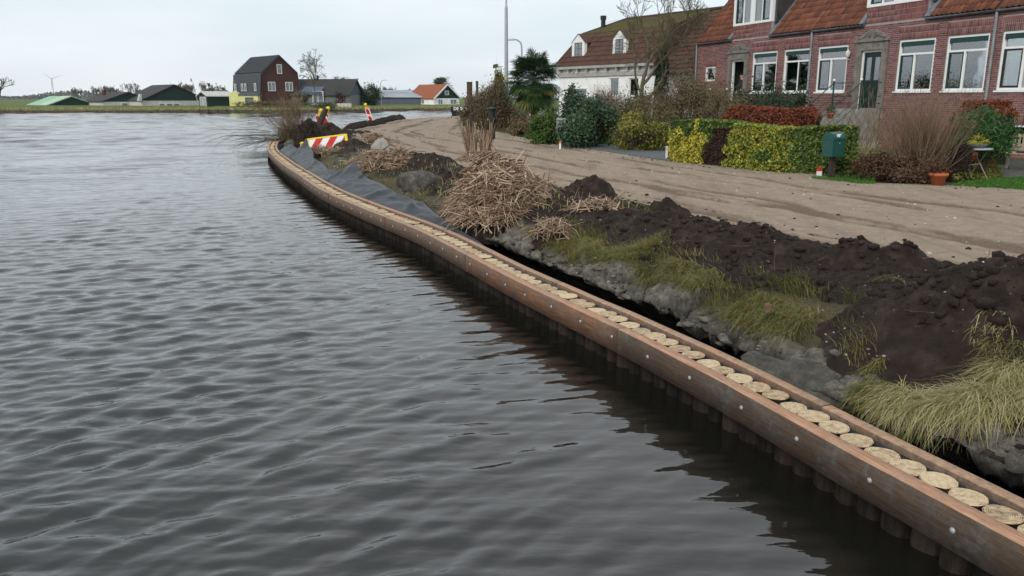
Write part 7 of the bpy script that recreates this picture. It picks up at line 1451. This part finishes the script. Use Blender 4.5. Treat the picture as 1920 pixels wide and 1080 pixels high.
v = Q(592, 198, 140); e = empty('upturned_boat', Vector((v.x, v.y, 1.0)), R(10), 'small white boat lying upturned on the far bank', 'boat'); V = IV3 * np.array([.75, .4, .42]); V[:, 2] = np.maximum(V[:, 2], 0); mesh_np('hull', V, IF3, M['white'], e, smooth=True); MB().bar((-.7, 0, .40), (.6, 0, .43), .04, .05).build('keel', M['grey_board'], e)
v = Q(403, 210, 127); e = empty('jetty', Vector((v.x, v.y, 0)), 0, 'low dark wooden jetty at the far bank below the green shed', 'jetty')
for i in range(10): box('plank', -2.4 + i * .48, -2.4 + i * .48 + .45, -.6, .8, .42, .48, M['darkwood'], e)
for i in range(4): MB().tube([(-2.2 + i * 1.45, -.5, -.5), (-2.2 + i * 1.45, -.5, .62)], .08, 7).build('post', M['darkwood'], e)
# fence and clutter of the yard
v = Q(560, 204, 137); e = empty('yard_fence', Vector((v.x, v.y, .6)), R(3), 'sagging wooden rail fence along the far yard', 'fence')
for i in range(8): MB().tube([(-3.2 + i * .95, 0, -.3), (-3.2 + i * .95, .02, .85 + .15 * math.sin(i))], .05, 6).build('post', M['darkwood'], e)
for z in (.35, .75): MB().bar((-3.2, -.06, z - .1), (3.5, -.06, z + .25), .04, .07).build('rail', M['grey_board'], e)
# far lamp, wind turbine
v = Q(715, 196, 150); e = empty('street_lamp', Vector((v.x, v.y, .9)), 0, 'thin curved street lamp on the far shore right of the round bush', 'lamp post'); MB().tube([(0, 0, 0), (0, 0, 4.0), (.12, 0, 4.4), (.5, 0, 4.62), (.9, 0, 4.65)], [.09, .07, .06, .05, .07], 8).build('pole', M['galv'], e); MB().hexa([(.7, -.08, 4.58), (1.25, -.08, 4.56), (1.25, .08, 4.56), (.7, .08, 4.58)], [(.7, -.05, 4.7), (1.2, -.05, 4.66), (1.2, .05, 4.66), (.7, .05, 4.7)]).build('lamp_head', M['galv'], e)
k = 2200; v = Q(101, 178, k); hz = Q(99, 148, k).z; M['turbine'] = mat('turbine_white', [(.62, .64, .66), (.68, .70, .72)], 2, .5); e = empty('wind_turbine', Vector((v.x, v.y, 0)), R(8), 'distant white wind turbine above the left farm roofs', 'wind turbine'); MB().tube([(0, 0, 0), (0, 0, hz)], [1.7, .95], 12).build('tower', M['turbine'], e); MB().box(-1.4, 1.4, -3, 3, hz - 1.2, hz + 1.4).build('nacelle', M['turbine'], e)
for a in (20, 142, 265):
    d = Vector((math.cos(R(a)), 0, math.sin(R(a)))); MB().tube([Vector((0, -3.2, hz)) + d * t for t in (0, 4, 12, 30)], [.6, 1.15, .8, .15], 6).build('blade', M['turbine'], e)
# trees and bushes
def far_tree(name, px, k, ytop, wd, label, seed, m='twig_grey', lev=4, droop=0, trunk=.16, upw=.12, spread=.6, minr=.02, nb=(2, 4), ybase=199, n0=5, wig=.16, th=.25, group='bare trees on the far shore'):
    v = Q(px, ybase, k); top = Q(px, ytop, k).z; h = top - .9; rg = np.random.default_rng(seed + 900); e = empty(name, Vector((v.x, v.y, .85)), 0, label, 'tree', group); tk = h * th; MB().tube([(0, 0, -.3), (rg.normal(0, .05), 0, tk), (rg.normal(0, .1), 0, tk * 1.9)], [trunk, trunk * .8, trunk * .5], 7).build('trunk', M['bark'], e); S = []
    for i in range(n0):
        t = 6.28 * i / n0 + rg.uniform(-.5, .5); grow((0, 0, tk * rg.uniform(.85, 1.9)), (math.cos(t) * wd, math.sin(t) * wd, 1), h * .36, trunk * .55, lev - 1, rg, S, wig, .66, nb, upw, droop, 4, minr, spread)
    S = np.array(S); f = (h - .0) / max(S[:, 5].max(), .1); S[:, [2, 5]] *= f if .5 < f < 2 else 1; seg_mesh('crown', S, M[m], e, 3); return e
far_tree('bare_tree', 592, 136, 90, .12, 'tall slender birch with hanging twigs right of the gambrel house', 1, droop=.5, lev=5, trunk=.2, upw=.1, minr=.022, n0=9, spread=.33, th=.3).scale = (.55, .55, 1)
far_tree('bare_tree', -4, 138, 128, .9, 'large bare tree cut by the left picture edge', 2, lev=5, trunk=.3, minr=.02, n0=7)
for i, (px, k, yt, wd) in enumerate(((150, 240, 163, .5), (188, 230, 160, .7), (205, 235, 158, .7), (222, 240, 163, .7), (252, 225, 153, .3), (262, 225, 156, .3), (338, 215, 152, .3), (347, 215, 154, .3), (358, 218, 156, .3), (383, 210, 151, .25), (400, 208, 158, .8), (412, 205, 154, .9), (637, 190, 139, .2), (648, 190, 143, .5), (660, 200, 146, .5), (668, 180, 158, .8), (725, 195, 161, .8), (735, 200, 163, .8), (766, 210, 165, .6))):
    far_tree('bare_tree', px, k, yt, wd, ['bare grey tree behind the green roofed barn', 'left bare tree of the clump behind the dark barns', 'second bare tree of the clump behind the dark barns', 'third bare tree of the clump behind the dark barns', 'slim poplar like bare tree left of the tallest barn ridge', 'slim bare tree touching the tallest barn ridge', 'left slim bare tree behind the tallest barn', 'middle slim bare tree behind the tallest barn', 'right slim bare tree beside the leaning mast', 'slim bare tree above the garden shed', 'rounded bare tree behind the garden shed', 'rounded bare tree against the gambrel house', 'needle thin bare tree above the grey house ridge', 'bare tree above the right end of the grey house', 'bare tree behind the grey house gable', 'wide bare tree left of the round bush', 'bare tree right of the thin street lamp', 'rounded bare tree left of the blue barn', 'small bare tree above the blue barn roof'][i], 10 + i, lev=5, trunk=.16, minr=.03, n0=8 if wd > .5 else 5, th=.12)
v = Q(692, 197, 150); shrub('holly_bush', Vector((v.x, v.y, .9)), 1.85, 1.7, 1.9, 4200, .3, M['lf_dark'], 'round dark evergreen bush between grey house and blue barn', 'bush', 34, seed=70)
v = Q(826, 198, 176); e = empty('pine_tree', Vector((v.x, v.y, .9)), 0, 'dark umbrella pine rising behind the white cottage', 'tree'); rg = np.random.default_rng(71); MB().tube([(0, 0, 0), (.2, 0, 2.4), (-.1, 0, 4.6)], [.25, .2, .12], 8).build('trunk', M['bark'], e); Cs = []; Os = []
for cx, cz, rx, rz, n in ((-1.0, 3.4, 1.2, .5, 900), (1.4, 3.3, 1.3, .5, 900), (.2, 4.4, 1.6, .7, 1500), (.4, 5.3, 1.2, .6, 1000), (2.2, 2.6, .9, .4, 500), (-.6, 4.9, 1.0, .5, 700)): C, o_, tn = clumps(rx, rx, rz, n, 12, rg, .3, c=(cx, 0, cz)); Cs.append(C); Os.append(o_)
leaves('crown', np.concatenate(Cs), .28, .35, M['lf_dark'], e, np.concatenate(Os), .4, None, rg); S = [(-.1, 0, 3, x, 0, z, .08, .03) for x, z in ((-1.2, 3.5), (1.5, 3.4), (.3, 4.8), (2.2, 2.8))]; seg_mesh('limbs', S, M['bark'], e, 4)
def far_bush(px, k, wpx_, hpx, m, label, seed, name='bank_shrub', py=200, n=900, leaf=.28):
    v = Q(px, py, k); rx = wpx_ * k / FPX / 2; shrub(name, Vector((v.x, v.y, max(.35, v.z))), rx, rx * .7, hpx * k / FPX / 2, n, leaf, M[m], label, 'shrub', 16, 30, M['twig_tan'], seed=seed, group='shrubs and reeds on the far bank')
far_bush(470, 133, 70, 17, 'lf_olive', 'brown reeds on the far bank below the yellow wagon', 80, py=207)
far_bush(525, 134, 80, 20, 'lf_olive', 'brown scrub on the far bank below the gambrel house', 81, py=207)
far_bush(612, 136, 60, 14, 'lf_dark', 'dark low scrub by the grey house at the water', 82, py=207)
far_bush(570, 138, 26, 24, 'lf_dark', 'dark narrow shrub between the gambrel and grey houses', 83, py=199)
far_bush(638, 142, 16, 26, 'lf_brown', 'reddish shrub before the grey house wall', 84, py=199, n=500)
far_bush(545, 136, 26, 14, 'lf_brown', 'small reddish scrub at the yard fence', 85, py=203, n=400)
# rough growth on the far bank edge
rg = np.random.default_rng(90); n = 9000; px = rg.uniform(-60, 860, n); xx_ = np.interp(px, [-60, 1000], [-95, 6]); yy_ = np.interp(xx_, fbx[:], fby[:]) + rg.uniform(.2, 1.6, n); tag(blades('far_bank_grass', np.stack([xx_, yy_, .3 + .22 * (yy_ - np.interp(xx_, fbx, fby))], 1), rg.uniform(.15, .5, n), np.full(n, .06), rg.uniform(.2, .9, n), rg.uniform(0, .5, n), M['drygrass'], None, None, None, rg), 'rough yellow grass fringe along the far water edge', 'grass', kind='stuff')
# distant tree lines (one mass far away)
for nm, lb, y0, xa, xb, h, n, cm in (('distant_wood', 'faint blue grey line of distant woods on the horizon', 1500, -1500, -600, 14, 5200, 'lf_far'), ('distant_trees', 'grey line of distant trees behind the far farms', 640, -420, 300, 3.2, 5000, 'lf_far')):
    M.setdefault('lf_far', leafmat('distant_twigs', [(.09, .09, .082), (.14, .135, .12), (.10, .105, .09)], .9, 0)); x = rg.uniform(xa, xb, n); hh = h * np.clip(.5 + .9 * fbm(x * .012, x * 0, 4, 3), .12, 1.2); z = .9 + hh * rg.random(n) ** .8; tag(leaves(nm, np.stack([x, y0 + rg.uniform(0, 60, n), z], 1), h * .35, .8, M['lf_far'], None, None, 0, None, rg), lb, 'trees', kind='stuff')
# boat with the name on its stern
v = Q(866, 217, 108); e = empty('work_boat', Vector((v.x, v.y, 0)), R(-6), 'black hulled work boat with DE BOER on its stern at the road bend', 'boat'); M['hull'] = mat('black_hull', [(.008, .008, .009), (.02, .02, .021)], 4, .4)
MB().hexa([(-1.25, .1, -.4), (1.35, .1, -.4), (1.35, 7, -.4), (-1.25, 7, -.4)], [(-1.5, -.05, .62), (1.6, -.05, .62), (1.6, 7.4, .7), (-1.5, 7.4, .7)]).build('hull', M['hull'], e); MB().hexa([(-1.5, -.07, .625), (1.6, -.07, .625), (1.6, .05, .625), (-1.5, .05, .625)], [(-1.5, -.10, 1.2), (1.6, -.10, 1.2), (1.6, .0, 1.2), (-1.5, .0, 1.2)]).build('stern_plate', M['hull'], e)
text_mesh('DE BOER', .58, M['white'], 'boat_name', e, (.05, -.115, .91), (R(88), 0, 0), .004, .012); MB().box(.3, 1.5, 1.5, 3.6, .72, 2.6).build('wheelhouse', M['grey_board'], e); MB().box(.45, 1.35, 1.47, 1.497, 1.7, 2.4).build('wheelhouse_window', M['far_glass'], e); r_ = MB(); r_.tube([(-1.45, .0, 1.2), (-1.45, .0, 1.75), (.2, .0, 1.75)], .03, 6); r_.tube([(-.6, .0, 1.2), (-.6, .0, 1.75)], .03, 6); r_.build('rail', M['grey_board'], e)
v = Q(881, 215, 104); e = empty('mooring_pile', Vector((v.x, v.y, 0)), 0, 'thick rusty brown mooring pile rising beside the work boat', 'mooring pile', 'mooring piles by the boat'); MB().tube([(0, 0, -.5), (0, 0, 4.15)], .36, 12).build('shaft', mat('rusty_steel', [(.05, .026, .016), (.12, .06, .035)], 5, .85, .4, 20), e); MB().tube([(0, 0, 4.152), (0, 0, 4.35)], .38, 12).build('cap', M['darkwood'], e)
v = Q(895, 215, 106); e = empty('mooring_pile', Vector((v.x, v.y, 0)), 0, 'second mooring pile further right behind the shrub', 'mooring pile', 'mooring piles by the boat'); MB().tube([(0, 0, -.5), (0, 0, 4.3)], .17, 10).build('shaft', M['darkwood'], e); MB().tube([(0, 0, 4.302), (0, 0, 4.5)], .19, 10).build('cap', M['darkwood'], e)
# the air: thin winter haze over the polder
M['haze'] = bpy.data.materials.new('thin_haze'); M['haze'].use_nodes = True; t = M['haze'].node_tree; t.nodes.remove(t.nodes['Principled BSDF']); pv_ = t.nodes.new('ShaderNodeVolumePrincipled'); pv_.inputs['Color'].default_value = (.86, .91, .95, 1); pv_.inputs['Density'].default_value = HAZE; pv_.inputs['Anisotropy'].default_value = .2; t.links.new(pv_.outputs[0], t.nodes['Material Output'].inputs['Volume'])
if HAZE > 0: o = MB().box(-3800, 3800, -60, 3600, -1.5, 95).build('haze', M['haze']); tag(o, 'thin pale winter haze over the whole scene', 'haze', kind='stuff')
